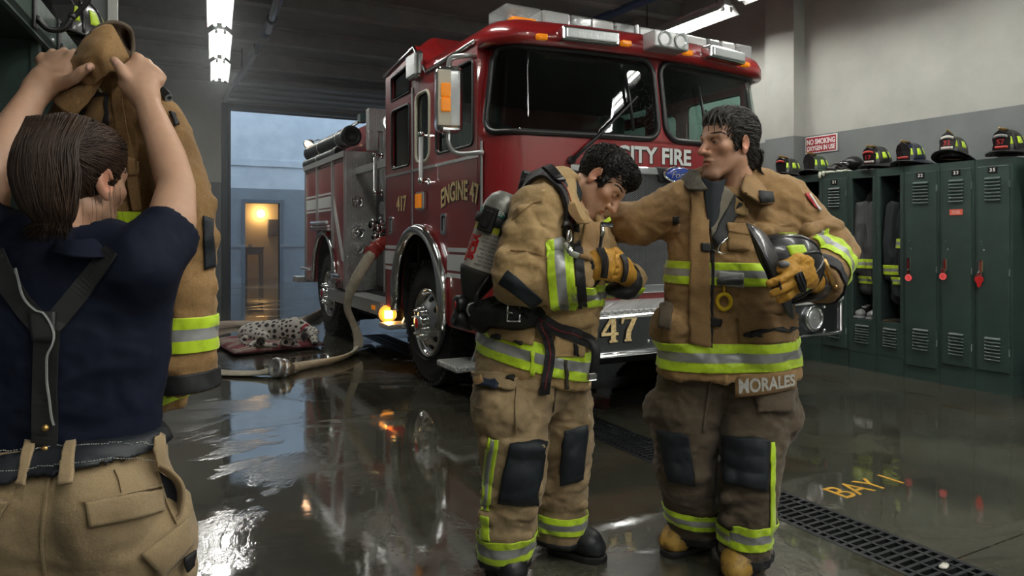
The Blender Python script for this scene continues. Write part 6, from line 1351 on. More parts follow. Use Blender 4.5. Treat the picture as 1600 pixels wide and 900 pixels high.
# ================================================================== YOUNG FIREFIGHTER
D0 = 2.76
lad = thing('person', 'young firefighter in a tan coat, head bowed, gloved hands clasped', 'person', (Q(840, 880).x, Q(840, 880).y, 0))
skin2 = (.58, .335, .215)
a_, p_ = math.radians(27), .77
fwd = CR*(.64*math.cos(a_))-CF*(.64*math.sin(a_))-CU*.77; up = CR*.77+CU*.64-CF*.05
hV, hF, hC, tw, hA, ho = head_geo(Q(940, 284, .0)+CF*.03, fwd, up, 1.12, skin2, .055, .42, open_eye=False, longneck=.20)
neckb = Q(885, 300, .02)
torso = [(tw((0, -.045, -.13)), .05, .05), N(880, 330, .02, 40, .08), N(862, 440, .02, 52, .11), N(834, 570, .02, 60, .12)]
arms = [N(842, 335, -.10, 20, .05), N(815, 436, -.2, 18, .05), N(915, 425, -.22, 12, .04)]; arms2 = [N(925, 340, .12, 18, .05), N(952, 440, .20, 16, .05), N(985, 436, .06, 12, .03)]
l1 = [N(800, 600, -.08, 34, .09), N(803, 735, -.10, 26, .06), N(788, 860, -.06, 18, .05)]; l2 = [N(880, 600, .08, 30, .09), N(882, 715, .08, 25, .06), N(873, 830, .12, 18, .05)]
bV, bF = simple_body([torso, arms, arms2, l1, l2]); V, F, C_ = merge((hV, hF, hC), toned(bV, bF, skin2)); skin_obj('body', V, F, m_skin, lad, col=C_)
hsk = Skin(hV, hF); brows(lad, hsk, tw, m_hair, 1.12, 1.0)
b = B()
for q in (1, -1): b.tube([hsk.near(tw((q*x, .0815-.012*((x-.031)/.013)**2*.5, z)), .0006)[0] for x, z in ((.018, .0005), (.026, -.0035), (.034, -.004), (.044, .0005))], .0008, 5)
b.obj('eyelash', m_hair, lad)
V, F = hair_cap([('+', 'e', (0, -.020, .040), (.079, .095, .088), .01), ('+', 'e', (0, .040, .088), (.056, .046, .034), .03), ('-', 'e', (0, .125, -.045), (.090, .072, .118), .012),
                 ('-', 'e', (.088, .020, -.080), (.06, .080, .066), .01), ('-', 'e', (-.088, .020, -.080), (.06, .080, .066), .01), ('-', 'e', (.085, -.008, -.002), (.022, .026, .036), .008), ('-', 'e', (-.085, -.008, -.002), (.022, .026, .036), .008), ('-', 'e', (0, -.05, -.135), (.12, .12, .080), .01),
                 ('+', 'c', (.070, .024, .012), (.070, .026, -.018), .008, .005, .008), ('+', 'c', (-.070, .024, .012), (-.070, .026, -.018), .008, .005, .008)], disp=.004, fq=(80, 80))
W = ho+V @ hA; hair = skin_obj('hair', W, F, m_hair, lad); sk = Skin(W, F); rr = np.random.RandomState(2)
b = hair_locks(sk, tw, hA, lambda p: (p[0]*3+.3*math.sin(p[0]*60+p[1]*40), .8, .3 if p[1] > 0 else -.8), 1300, .026, .0021, 5, lambda p: p[2] > .035, .009, 5, .003)
hair_locks(sk, tw, hA, lambda p: (0, -.4, -1), 420, .018, .0018, 6, lambda p: p[2] <= .04, .003, 4, .001, b=b); b.obj('hair_lock', m_hair, hair)
# coat
nodes = [N(868, 290, .03, 28, .07), N(870, 312, .02, 46, .12), N(874, 340, .02, 58, .15), N(880, 378, .02, 66, .16), N(870, 430, .02, 74, .17), N(852, 490, .02, 80, .18), N(836, 545, .02, 86, .19), N(832, 606, .02, 87, .195)]
sh1, el1, wr1 = Q(842, 338, -.10), Q(814, 436, -.215), Q(912, 429, -.235); sh2, el2, wr2 = Q(918, 364, .13), Q(950, 430, .20), Q(982, 437, .07)
lo, hi = bounds(nodes+[(el1,), (wr1,), (wr2,), (el2,)], .2); s = SDF(lo, hi, .007); s.loft(nodes, np.array(CR), .03, e=2.2)
s.loft([(Q(864, 306, .0), .058, .058), (sh1, .112, .112), (lerp(sh1, el1, .6), .108, .108), (el1, .098, .098), (lerp(el1, wr1, .5), .088, .088), (wr1, .080, .080)], None, .04)
s.loft([(Q(892, 335, .09), .055, .055), (sh2, .078, .078), (el2, .082, .082), (wr2, .062, .062)], None, .04)
dn = -CR*.25-CU*.968; s.plane(Q(830, 582, 0), dn); _d = (wr1-el1).normalized(); s.ell(wr1+_d*.095, .10, k=.008, op='-')
s.ell(np.array(tw((0, -.03, -.12))), (.068, .068, .068), k=.02, op='-')
for a, c, r in (((838, 455, -.28), (868, 405, -.30), .016), ((862, 470, -.30), (872, 420, -.31), .014), ((785, 400, -.24), (838, 415, -.30), .016), ((850, 340, -.2), (868, 385, -.24), .02), ((800, 360, -.22), (850, 372, -.25), .014), ((815, 330, -.21), (845, 400, -.27), .012), ((890, 480, -.16), (930, 470, -.12), .016), ((850, 505, -.17), (925, 500, -.12), .018), ((900, 330, -.13), (915, 390, -.13), .016)):
    s.cap(Q(*a), Q(*c), r, r*.7, k=.035)
s.loft([(Q(908, 290, -.07), .045, .16), (Q(921, 318, -.09), .036, .15), (Q(934, 342, -.10), .022, .13)], np.array(CR), .015, '-')
V, F = s.surface(2); nv = vnormals(V, F); V = crease(V, nv, .0100, 21)
coat = skin_obj('coat', V, F, m_tan, lad); ck = Skin(V, F)
fd = (wr1-el1).normalized(); fe = np.array(el1); near1 = lambda c: (np.linalg.norm(np.cross(c-fe, np.array(fd)), axis=1) < .140) & ((c-fe) @ np.array(CF) < .12)
fl = (wr1-el1).length
band('sleeve_band', ck, (el1, fd, (fl-.125, fl-.096, fl-.062, fl-.033)), LIME3, coat, near1); band('knit_cuff', ck, (wr1, -fd, (-.004, .028)), [m_blk], coat, near1, .006, .006)
nb = CU*.968+CR*.25; band('hem_band', ck, (Q(830, 578, -.15), nb, (0, .034, .072, .108)), LIME3, coat, lambda c: c[:, 2] < 1.0)
band('chest_band', ck, (Q(900, 478, -.15), CU*.99+CR*.1, (0, .028, .056, .082)), LIME3, coat, lambda c: (c-np.array(Q(884, 470))) @ np.array(CR) > .0)
patch('elbow_patch', ck, [(780, 442), (795, 423), (848, 468), (832, 480)], m_knee, coat, .006, .006, 14, 12)
patch('placket', ck, [(912, 345), (936, 352), (932, 410), (905, 405)], m_tan2, coat, .008, .006, 8, 10); patch('hem_flap', ck, [(868, 517), (912, 530), (910, 558), (858, 560)], m_tan, coat, .010, .006, 8, 8)
patch('hip_flap', ck, [(760, 514), (840, 512), (832, 540), (768, 528)], m_tan, coat, .012, .007, 12, 6); patch('flap_tab', ck, [(772, 524), (786, 527), (784, 533), (770, 530)], m_blk, coat, .022, .005, 4, 3); patch('flap_tab', ck, [(806, 530), (819, 534), (817, 541), (804, 537)], m_blk, coat, .022, .005, 4, 3)
patch('hem_split', ck, [(880, 563), (884, 563), (888, 606), (882, 606)], m_liner, coat, .010, .004, 2, 8); patch('hem_keeper', ck, [(829, 548), (835, 549), (834, 587), (828, 586)], m_lime, coat, .012, .005, 3, 6)
strap('shoulder_seam', ck, [(846, 315), (830, 320), (800, 345)], .004, m_tan2, coat, .004, .004, 16); strap('elbow_seam', ck, [(798, 392), (820, 393), (850, 400), (868, 420)], .004, m_tan2, coat, .004, .004, 16)
# collar with dark lining
sheet('collar', [[(864, 282, 2.70), (870, 266, 2.74), (884, 262, 2.82)], [(876, 300, 2.60), (890, 290, 2.64), (898, 280, 2.72)], [(884, 324, 2.56), (894, 315, 2.58), (901, 311, 2.63)], [(903, 350, 2.55), (914, 349, 2.555), (921, 348, 2.575)]], m_tan, coat, .010)
sheet('collar_lining', [[(872, 272, 2.73), (884, 266, 2.80), (900, 268, 2.86)], [(886, 290, 2.65), (896, 288, 2.70), (908, 292, 2.76)], [(893, 308, 2.61), (900, 310, 2.65), (905, 316, 2.69)]], [mat('hood lining', (.02, .032, .034), .85)], coat, .012)
sheet('collar_tab', [[(886, 320, 2.555), (898, 317, 2.555)], [(890, 334, 2.545), (906, 337, 2.545)], [(902, 349, 2.54), (915, 350, 2.54)]], m_tan2, coat, .007)
# trousers
n1 = [N(818, 585, -.02, 78, .15), N(800, 630, -.06, 60, .135), N(802, 690, -.09, 50, .125), N(804, 738, -.10, 46, .12), N(796, 790, -.08, 41, .11), N(788, 868, -.05, 38, .105)]
n2 = [N(862, 590, .05, 56, .13), N(884, 635, .08, 38, .12), N(884, 700, .08, 38, .12), N(880, 745, .09, 36, .11), N(876, 790, .11, 36, .105), N(872, 842, .13, 37, .10)]
lo, hi = bounds(n1+n2, .2); s = SDF(lo, hi, .008); s.loft(n1, np.array(CR), .02); s.loft(n2, np.array(CR), .02); s.ell(Q(786, 640, -.15), (.108, .10, .105), k=.025)
for a, c in (((760, 770, -.17), (840, 766, -.19)), ((758, 805, -.16), (832, 800, -.17)), ((762, 835, -.15), (825, 840, -.15)), ((846, 760, 0), (912, 752, 0)), ((846, 780, .02), (910, 790, .02)), ((850, 668, 0), (915, 662, 0)), ((760, 690, -.2), (845, 700, -.21))): s.cap(Q(*a), Q(*c), .016, .012, k=.03)
s.plane(Q(872, 840, .13), -CU); V, F = s.surface(2); nv = vnormals(V, F); V = crease(V, nv, .0105, 13)
tro = skin_obj('trousers', V, F, cloth('turnout trousers tan', (.46, .335, .18), (.38, .275, .15)), lad); tk = Skin(V, F); mid = np.array(Q(845, 700)); isl = lambda c: (c-mid) @ np.array(CR) < 0; isr = lambda c: (c-mid) @ np.array(CR) > 0
patch('knee_pad', tk, [(796, 693), (852, 689), (838, 790), (779, 784)], m_knee, tro, .008, .008, 14, 18, .008); patch('knee_pad', tk, [(882, 672), (917, 664), (909, 748), (875, 758)], m_knee, tro, .008, .008, 12, 16, .008)
band('ankle_band', tk, (Q(788, 870, -.1), CU-CR*.06, (0, .028, .062, .09)), LIME3, tro, isl); band('ankle_band', tk, (Q(872, 832, .05), CU+CR*.06, (0, .022, .050, .074)), LIME3, tro, isr)
patch('side_stripe', tk, [(762, 683), (780, 687), (764, 800), (752, 798)], m_lime, tro, .006, .004, 6, 30); patch('stripe_core', tk, [(767, 685), (774, 686), (760, 800), (756, 799)], m_silver, tro, .010, .003, 4, 30); patch('side_stripe', tk, [(751, 805), (764, 808), (766, 845), (752, 842)], m_lime, tro, .006, .004, 5, 10)
band('hem_tape', tk, (Q(872, 842, .13), CU, (-.003, .022)), [m_blk], tro, None, .004)
patch('cargo_flap', tk, [(742, 580), (812, 590), (800, 612), (748, 606)], tro.data.materials[0], tro, .016, .008, 12, 8); patch('flap_patch', tk, [(750, 598), (778, 598), (777, 611), (751, 608)], mat('navy patch', (.012, .022, .05), .6), tro, .022, .005, 6, 4); patch('flap_tab', tk, [(790, 592), (801, 593), (800, 601), (789, 600)], m_blk, tro, .026, .005, 4, 3); strap('cargo_seam', tk, [(806, 600), (804, 640), (806, 676)], .005, tro.data.materials[0], tro, .008, .006, 16); strap('fly_seam', tk, [(868, 606), (864, 640), (856, 686)], .004, m_tan3, tro, .003, .004, 16)
b = B(); rows = [[Q(x, y, -.24) for x, y in ((740, 590), (748, 588), (752, 584))], [Q(x, y, -.25) for x, y in ((741, 602), (750, 600), (756, 596))]]; b.grid(rows); b.obj('cargo_loop', m_tan2, tro, solid=.006)
boot(lad, onZ(760, 884, 0)+CR*.02, onZ(815, 925, 0), None); boot(lad, onZ(858, 858, 0), onZ(949, 879, 0), None)
# clasped gloves
w0 = lerp(wr1, el1, -.02); pal = Q(930, 414, -.27); kn = [Q(946, 398, -.27), Q(948, 409, -.30), Q(947, 420, -.30), Q(944, 430, -.28)]
fg = [[Q(956, 400, -.22), Q(954, 404, -.17)], [Q(957, 410, -.24), Q(955, 413, -.18)], [Q(956, 421, -.24), Q(954, 423, -.18)], [Q(952, 431, -.23), Q(950, 433, -.18)]]; th = [Q(930, 400, -.24), Q(942, 394, -.22), Q(954, 396, -.22)]
V, F = hand_geo(w0, pal, kn, fg, th, .045, .052, .0150, .016, flat=.75); V = V+vnormals(V, F)*(.002*folds(V, 40, 40))[:, None]; g1 = skin_obj('glove', V, F, m_glovey, lad); gk = Skin(V, F)
strap('knuckle_guard', gk, [(937, 391), (944, 400), (946, 414), (944, 432)], .024, m_blk, g1, .006, .007, 14)
for i in range(2): strap('guard_rib', gk, [(939+i*5, 392), (945+i*3, 404), (946+i*2, 416), (944+i*2, 430)], .003, m_liner, g1, .014, .003, 12)
band('glove_cuff', gk, (w0, (pal-w0).normalized(), (-.03, .028)), [m_blk], g1, None, .006, .006); patch('palm_panel', gk, [(913, 404), (924, 401), (930, 416), (926, 424)], m_blk, g1, .004, .004, 6, 6)
w1 = Q(984, 437, .0); pal2 = Q(974, 421, -.13); kn2 = [Q(968, 402, -.19), Q(969, 413, -.21), Q(968, 424, -.21), Q(965, 434, -.20)]
fg2 = [[Q(956, 402, -.22), Q(947, 404, -.20)], [Q(955, 413, -.24), Q(945, 414, -.22)], [Q(954, 424, -.24), Q(945, 425, -.22)], [Q(953, 434, -.23), Q(945, 435, -.21)]]; th2 = [Q(968, 400, -.14), Q(960, 393, -.16), Q(950, 395, -.16)]
V, F = hand_geo(w1, pal2, kn2, fg2, th2, .042, .050, .0140, .015, flat=.7); V = V+vnormals(V, F)*(.002*folds(V, 40, 40))[:, None]; g2 = skin_obj('glove', V, F, m_glovey, lad); gk = Skin(V, F)
strap('knuckle_guard', gk, [(972, 400), (976, 410), (976, 424), (972, 438)], .022, m_blk, g2, .006, .007, 14); band('glove_cuff', gk, (w1, (pal2-w1).normalized(), (-.03, .035)), [m_blk], g2, None, .006, .006)
# black hood in his hands
o = blob('fire_hood', [(.03, np.array(Q(985, 440, -.03)), (.045, .04, .05)), (.02, np.array(Q(966, 452, -.04)), (.05, .04, .026)), (.02, np.array(Q(975, 458, -.02)), (.04, .04, .02))], .006, m_blk, None, .005, (25, 25)); tag(o, 'black cloth hood held in the clasped gloves of the young firefighter', 'hood')
# breathing apparatus
pack = thing('air_pack', 'grey air cylinder with green band and black harness on the back of the young firefighter', 'air pack', Q(745, 470, -.02)); m_cyl = mat('cylinder grey', (.30, .31, .28), .4, .3, noise=(14, (.16, .16, .14), .34, .6)); m_cyl2 = mat('cylinder label', (.50, .48, .43), .55, noise=(9, (.38, .36, .32), .3, .6))
c0, c1 = Q(737, 462, -.02), Q(792, 300, -.02); ax = c1-c0; L = ax.length; R_ = .074; u, v, a = frame_of(ax)
b = B(); b.lathe([(R_, .24*L), (R_, L-R_*1.2), (R_*.93, L-R_*.75), (R_*.72, L-R_*.3), (R_*.4, L-R_*.04), (0, L)], c0, ax, 36); b.obj('cylinder', m_cyl, pack)
b = B(); b.lathe([(R_+.001, .25*L), (R_+.001, .60*L)], c0, ax, 36); lab = b.obj('label_wrap', m_cyl2, pack)
b = B(); b.lathe([(.03, -.03), (.04, .0), (R_*.8, .04), (R_+.004, .09), (R_+.005, .25*L), (R_+.001, .255*L)], c0, ax, 36); b.obj('rubber_boot', mat('rubber boot', (.03, .03, .028), .7, bump=(60, .3, .003)), pack)
b = B(); b.lathe([(R_+.002, .60*L), (R_+.002, .66*L)], c0, ax, 36); b.obj('yellow_band', mat('yellow band', (.50, .50, .02), .5), pack)
b = B(); b.lathe([(R_+.002, .755*L), (R_+.002, .80*L)], c0, ax, 36); gb = b.obj('green_band', mat('green band', (.01, .24, .13), .45), pack)
def cyl_pt(t, h, off): return c0+a*h+(u*math.cos(t)+v*math.sin(t))*(R_+off)
tc = math.atan2((-CF).dot(v), (-CF).dot(u)); sgn = 1 if (u*math.cos(tc+.1)+v*math.sin(tc+.1)).dot(CR) > (u*math.cos(tc)+v*math.sin(tc)).dot(CR) else -1
def cyl_text(par, txt, th, h, height, m, vert=False, bold=.02, name='cylinder_text'):
    vs, fs = text_geo(txt, bold); x0 = min(q[0] for q in vs); xm = max(q[0] for q in vs); sc = height/.72; b = B(); out = []
    for q in vs:
        x, y = (q[0]-(x0+xm)/2)*sc, q[1]*sc
        if vert: x, y = -y, x
        out.append(cyl_pt(tc+sgn*(th+x/R_), h+y, .003+.001*(q[2]+.5)))
    b.add(out, fs); return b.obj(name, m, par)
cyl_text(gb, 'OXYGEN AIR', 0, .768*L, .018, m_whitep)
cyl_text(lab, 'SCBA', -.55, .44*L, .030, m_redlens, True, .05); cyl_text(lab, 'PRESSURE', -.95, .42*L, .018, m_redlens, True, .03)
for k in range(9): cyl_text(lab, 'AIR CYLINDER 4500 PSI' if k % 2 else 'INSPECT BEFORE EACH USE', .35, (.57-.035*k)*L, .0062, mat('print grey', (.12, .12, .12), .6), name='small_print')
b = B(); b.lathe([(R_+.004, .66*L), (R_+.012, .665*L), (R_+.012, .75*L), (R_+.004, .755*L)], c0, ax, 36); b.obj('strap_band', m_blk, pack)
for th, w in ((-.35, .06), (.55, .05)):
    t = tc+sgn*th; n_ = u*math.cos(t)+v*math.sin(t); R3 = Matrix((n_.cross(a), n_, a)).transposed(); b = B(); b.box(cyl_pt(t, .705*L, .018), (w, .022, .10), rot=R3); b.box(cyl_pt(t, .705*L, .031), (w*.5, .012, .07), rot=R3); b.obj('latch_block', m_black, pack, bevel=.006)
b = B(); pts = [cyl_pt(tc+sgn*1.05, h*L, .012) for h in (.72, .6, .5)]; b.tube(pts, .006, 6); b.obj('blue_tie', mat('blue tie', (.08, .06, .30), .6), pack)
b = B(); b.bx(-.075, .075, -.02, .02, 0, .52); pr = Matrix((CR*.985-CF*.17, CF*.985+CR*.17, CU)).transposed()
m0 = Q(800, 470, .06); axn = (Q(838, 300, .05)-m0).normalized(); xx = CF.cross(axn).normalized(); R3 = Matrix((xx, axn.cross(xx)*-1, axn)).transposed()
b.v = [tuple(m0+R3 @ Vector(q)) for q in b.v]; b.obj('back_frame', m_black, pack, bevel=.01)
def knob(px, py, dd, r, l, d, name, m, par=pack):
    p = Q(px, py, dd); d = Vector(d).normalized(); b = B(); b.lathe([(0, 0), (r*.8, 0), (r, l*.15), (r, l*.8), (r*.85, l), (r*.4, l), (0, l*.92)], p, d, 18); return b.obj(name, m, par)
knob(730, 474, -.04, .034, .05, -CR-CF*.4, 'valve_knob', m_black); knob(712, 476, -.064, .014, .004, -CR-CF*.4, 'knob_mark', m_redlens); knob(738, 482, -.02, .03, .06, -CF, 'gauge_body', m_black); q = knob(742, 484, -.08, .034, .012, -CF+CR*.1, 'gauge_rim', m_chrome); knob(742, 484, -.0925, .026, .003, -CF+CR*.1, 'gauge_dial', m_black, q); b = B(); b.sph(Q(742, 484, -.098), .008, 8); b.obj('gauge_needle', m_chrome, q)
knob(742, 505, -.02, .036, .09, -CR*.9-CF*.4+CU*.3, 'lower_valve', m_black); b = B(); b.cyl(Q(738, 466, -.02), Q(745, 490, -.03), .018, .022); b.obj('valve_stem', m_alu, pack)
o = blob('waist_pad', [(.04, np.array(Q(785, 486, -.12)), (.10, .09, .055)), (.04, np.array(Q(815, 492, -.16)), (.10, .07, .05)), (.03, np.array(Q(755, 495, -.06)), (.06, .06, .06))], .008, m_blk, pack, .005, (18, 18)); wk = Skin(np.array([v.co for v in o.data.vertices]), np.array([list(p.vertices) for p in o.data.polygons]))
b = B(); b.tube(bez([Q(770, 470, -.17), Q(752, 478, -.16), Q(745, 462, -.12), Q(758, 440, -.1), Q(766, 430, -.08)], 18), .009, 8); b.tube(bez([Q(745, 500, -.1), Q(770, 480, -.2), Q(800, 452, -.24)], 14), .007, 8); b.obj('hose_line', m_black, pack)
def web(name, path, w, par=pack, off=.014, red=True, sk=None):
    s_ = strap(name, sk or ck, path, w, m_blk, par, off, .006, 30)
    if red: strap('red_stitch', sk or ck, path, .0035, mat('red thread', (.25, .02, .02), .7), s_, off+.004, .002, 30)
    return s_
strap('shoulder_strap', ck, [Q(812, 345, .12), Q(832, 306, .06), Q(852, 290, -.02), Q(868, 290, -.10), Q(880, 312, -.17), Q(886, 340, -.18), Q(886, 366, -.18)], .055, m_blk, pack, .022, .012, 34, True); web('shoulder_strap', [(882, 345), (885, 362), (886, 384)], .040, red=False); strap('red_stitch', ck, [Q(868, 290, -.10), Q(880, 312, -.17), Q(886, 340, -.18), Q(887, 360, -.18)], .004, mat('red thread', (.25, .02, .02), .7), pack, .032, .003, 24, True); strap('shoulder_strap', ck, [Q(820, 330, .10), Q(842, 300, .04), Q(858, 286, -.02), Q(872, 296, -.12)], .034, m_black, pack, .036, .008, 20, True)
patch('strap_buckle', ck, [(870, 348), (893, 347), (893, 358), (870, 358)], m_black, pack, .034, .010, 4, 3); patch('strap_tab', ck, [(890, 354), (905, 352), (905, 361), (890, 362)], m_blk, pack, .016, .008, 4, 3)
c, nn = ck.hit(876, 369, .034); u2, v2, _ = frame_of(nn); b = B(); b.tube([c+u2*(.020*math.cos(t))+v2*(.022*math.sin(t)) for t in np.linspace(0, 2*PI, 21)[:-1]], .0045, 8, closed=True); b.obj('chrome_ring', m_chrome, pack)
b = B(); b.tube([c+Vector((0, 0, -.02)), ck.hit(873, 384, .034)[0], ck.hit(878, 392, .036)[0], ck.hit(892, 402, .034)[0]], [.006, .009, .011, .012], 10); b.obj('snap_clip', m_chrome, pack); b = B(); b.tube([ck.hit(880, 394, .03)[0], ck.hit(892, 401, .03)[0], ck.hit(903, 406, .03)[0]], .011, 10); b.obj('gauge_line', mat('grey green hose', (.30, .32, .27), .5), pack)
web('waist_strap', [(806, 490), (840, 500), (875, 514), (905, 526), (922, 536)], .050); web('waist_strap', [(800, 488), (815, 482), (830, 490)], .05, red=False, sk=wk)
for (x, y) in ((803, 490),):
    h, n_ = wk.hit(x, y, .010); u2, v2, _ = frame_of(n_); b = B(); b.tube([h+u2*(.022*sx)+v2*(.03*sy) for sx, sy in ((-1, -1), (1, -1), (1, 1), (-1, 1))], .005, 6, closed=True); b.tube([h-u2*.022, h+u2*.022], .005, 6); b.obj('belt_buckle', m_chrome, pack)
web('hanging_strap', [(846, 506), (856, 530), (858, 560), (852, 606)], .036); b = B(); b.box(ck.hit(851, 606, .016)[0], (.04, .015, .02)); b.obj('strap_end', m_black, pack)
b = B(); rows = []
for q in bez([(912, 530, 2.56), (926, 536, 2.53), (931, 556, 2.52), (926, 586, 2.54)], 14): p = P(*q); rows.append([p-CR*.016-CF*.0, p+CR*.016+CF*.004])
b.grid(rows); b.obj('hanging_strap', m_blk, pack, solid=.005); b = B(); b.box(P(925, 588, 2.54), (.038, .02, .03)); b.obj('strap_end', m_chrome, pack, bevel=.005)
patch('belt_tail', ck, [(893, 535), (898, 536), (901, 556), (894, 553)], m_blk, pack, .016, .006, 3, 6)
b = B(); b.tube(bez([P(940, 352, 2.53), P(940, 368, 2.52), P(937, 392, 2.50), P(934, 405, 2.47)], 12), .010, 8, ry=.004); b.obj('face_piece_strap', m_blk, pack); b = B(); b.tube([P(941, 352, 2.525), P(942, 362, 2.52), P(940, 374, 2.52)], [.006, .008, .006], 8); b.obj('chrome_clip', m_chrome, pack); b = B(); b.cyl(P(940, 350, 2.53), P(956, 352, 2.55), .009, n=10); b.obj('mic_bar', m_black, pack)
b = B(); b.box(P(948, 345, 2.57), (.035, .006, .014), rot=Matrix.Rotation(-.5, 3, 'Y')); b.obj('lime_tab', m_lime, pack)
b = B(); b.sph(Q(852, 277, .06), .022, 10, sc=(1, 1, .9)); b.cyl(Q(852, 284, .06), Q(852, 290, .06), .03, n=12); b.obj('alert_light', m_clear, pack)
# ================================================================== WOMAN WITH THE COAT, SEEN FROM BEHIND
D0 = 1.35
gal = thing('person', 'woman with brown ponytail seen from behind, navy shirt and khaki trousers, lifting a coat', 'person', (Q(80, 700).x, Q(80, 700).y, 0))
skin3 = (.54, .325, .215)
fwd = CF*.975+CR*.20-CU*.08; up = CU+CR*.05+CF*.1
hV, hF, hC, tw, hA, ho = head_geo(Q(121, 283, .07), fwd, up, 1.0, skin3, .047, 0, female=True, h=.003, longneck=.13)
# bare arms and hands, one surface each side
def arm(chain, w, pal, kn, fg, th, rw, rp, rf, rt, h=.0035):
    return (toned(*hand_geo(w, pal, kn, fg, th, rw, rp, rf, rt, h, .42, None, chain), skin3, .07),)
wr = Q(226, 150, .24); R1 = arm([(Q(225, 425, -.02), .052), (Q(268, 345, .05), .046), (Q(276, 292, .10), .0365), (Q(262, 245, .15), .037), (wr, .0255), (Q(220, 138, .25), .026)],
    wr, Q(216, 124, .245), [Q(216, 92, .26), Q(229, 100, .27), Q(240, 112, .27), Q(247, 127, .26)],
    [[Q(213, 88, .31), Q(208, 98, .35)], [Q(226, 98, .32), Q(218, 112, .36)], [Q(237, 110, .32), Q(226, 122, .36)], [Q(243, 126, .31), Q(232, 136, .35)]], [Q(205, 128, .235), Q(193, 116, .22), Q(187, 105, .22), Q(179, 95, .225)], .028, .044, .0112, .0115)
wl = Q(60, 138, .24); R2 = arm([(Q(-50, 430, -.02), .05), (Q(-28, 330, .04), .044), (Q(-14, 268, .09), .037), (Q(18, 205, .16), .036), (wl, .0275), (Q(70, 128, .25), .027)],
    wl, Q(84, 116, .245), [Q(112, 88, .26), Q(96, 87, .275), Q(80, 89, .275), Q(65, 94, .265)],
    [[Q(117, 82, .31), Q(122, 90, .35)], [Q(100, 80, .32), Q(106, 88, .36)], [Q(82, 82, .32), Q(90, 92, .36)], [Q(66, 88, .31), Q(74, 98, .34)]], [Q(98, 130, .235), Q(116, 122, .22), Q(128, 111, .215), Q(141, 104, .22)], .029, .044, .0112, .0115)
bV, bF = simple_body([[N(110, 400, .0, 60, .06), N(82, 560, .02, 120, .09), N(80, 700, .02, 120, .09)], [N(5, 760, .03, 70, .09), N(5, 1100, .04, 50, .06), N(8, 1380, .05, 36, .045)], [N(160, 760, .03, 70, .09), N(168, 1100, .04, 50, .06), N(170, 1380, .05, 36, .045)]])
V, F, C_ = merge((hV, hF, hC), toned(bV, bF, skin3), *R1, *R2); skin_obj('body', V, F, m_skin, gal, col=C_); hsk = Skin(hV, hF); eyes(gal, tw); brows(gal, hsk, tw, m_hairw)
# finger nails
for (x, y, d) in ((182, 98, .213), (139, 105, .208)):
    b = B(); b.sph(Q(x, y, d), .0065, 10, sc=(1, .5, 1.2)); b.obj('nail', mat('nail', (.60, .34, .27), .3), gal)
# hair
V, F = hair_cap([('+', 'e', (0, -.022, .038), (.080, .098, .088), .01), ('+', 'e', (0, .030, .070), (.060, .050, .045), .03), ('-', 'e', (0, .125, -.035), (.090, .075, .105), .012), ('-', 'e', (.085, .020, -.085), (.06, .090, .062), .01), ('-', 'e', (-.085, .020, -.085), (.06, .090, .062), .01),
                 ('-', 'e', (.086, -.010, -.006), (.022, .024, .034), .008), ('-', 'e', (-.086, -.010, -.006), (.022, .024, .034), .008), ('-', 'e', (0, -.05, -.14), (.12, .13, .075), .01)], disp=.002, fq=(60, 60))
W = ho+V @ hA; hair = skin_obj('hair', W, F, m_hairw, gal); sk = Skin(W, F)
tie = Q(82, 215, -.115); tl = (np.array(tie)-ho) @ np.linalg.inv(hA)
b = hair_locks(sk, tw, hA, lambda p: tl-p, 2400, .08, .0015, 8, lambda p: p[2] > -.09, .003, 8, .0012)
b.obj('hair_lock', m_hairw, hair)
tail = [(92, 184, -.085, 42), (72, 228, -.125, 42), (70, 275, -.135, 46), (76, 322, -.14, 38), (82, 348, -.14, 26), (66, 378, -.14, 30)]
tp = [Q(x, y, d) for x, y, d, w in tail]; tw_ = [w*1.21/1100 for x, y, d, w in tail]; lo, hi = bounds([(p,) for p in tp], .1); s = SDF(lo, hi, .005); s.loft([(p, w*(.62 if i == 1 else .86), w*(.4 if i == 1 else .6)) for i, (p, w) in enumerate(zip(tp, tw_))][1:-1], np.array(CR), .02)
V, F = s.surface(2); V = V+vnormals(V, F)*(.003*folds(V, 60, 10))[:, None]; pony = skin_obj('ponytail', V, F, m_hairw, gal)
b = B(); rn = np.random.RandomState(12)
for k in range(1500):
    a = rn.uniform(0, 2*PI); rr = rn.uniform(.80, 1.06); sw = rn.uniform(-.5, .5); pts = []; e = rn.uniform(.72, 1.0); st = rn.uniform(0, .12)
    cp = [tp[i]+CR*(tw_[i]*rr*math.cos(a+sw*i*.35)*(1+.12*math.sin(k+i)))+CF*(tw_[i]*.68*rr*math.sin(a+sw*i*.35)) for i in range(6)]
    cp[5] = cp[5]+CR*rn.uniform(-.018, .018)+CU*rn.uniform(-.015, .03); cv = bez(cp, 20); i0, i1 = int(st*20), int(20*e); pts = cv[i0:i1+1]; n = len(pts); b.tube(pts, [.0013*(1-.75*(i/n)**3) for i in range(n)], 4)
b.obj('hair_lock', m_hairw, pony)
b = B()
for k in range(14):                          # loose strands by the neck and ear
    x, y = rn.uniform(120, 200), rn.uniform(300, 345); x = min(x, 198); d = rn.uniform(-.05, .06); b.tube(bez([Q(x-4, y-40, d+.02), Q(x, y, d), Q(x+rn.uniform(-4, 8), y+rn.uniform(20, 45), d)], 8), [.0004*(1-.6*i/8) for i in range(9)], 4)
b.obj('hair_strand', m_hairw, hair)
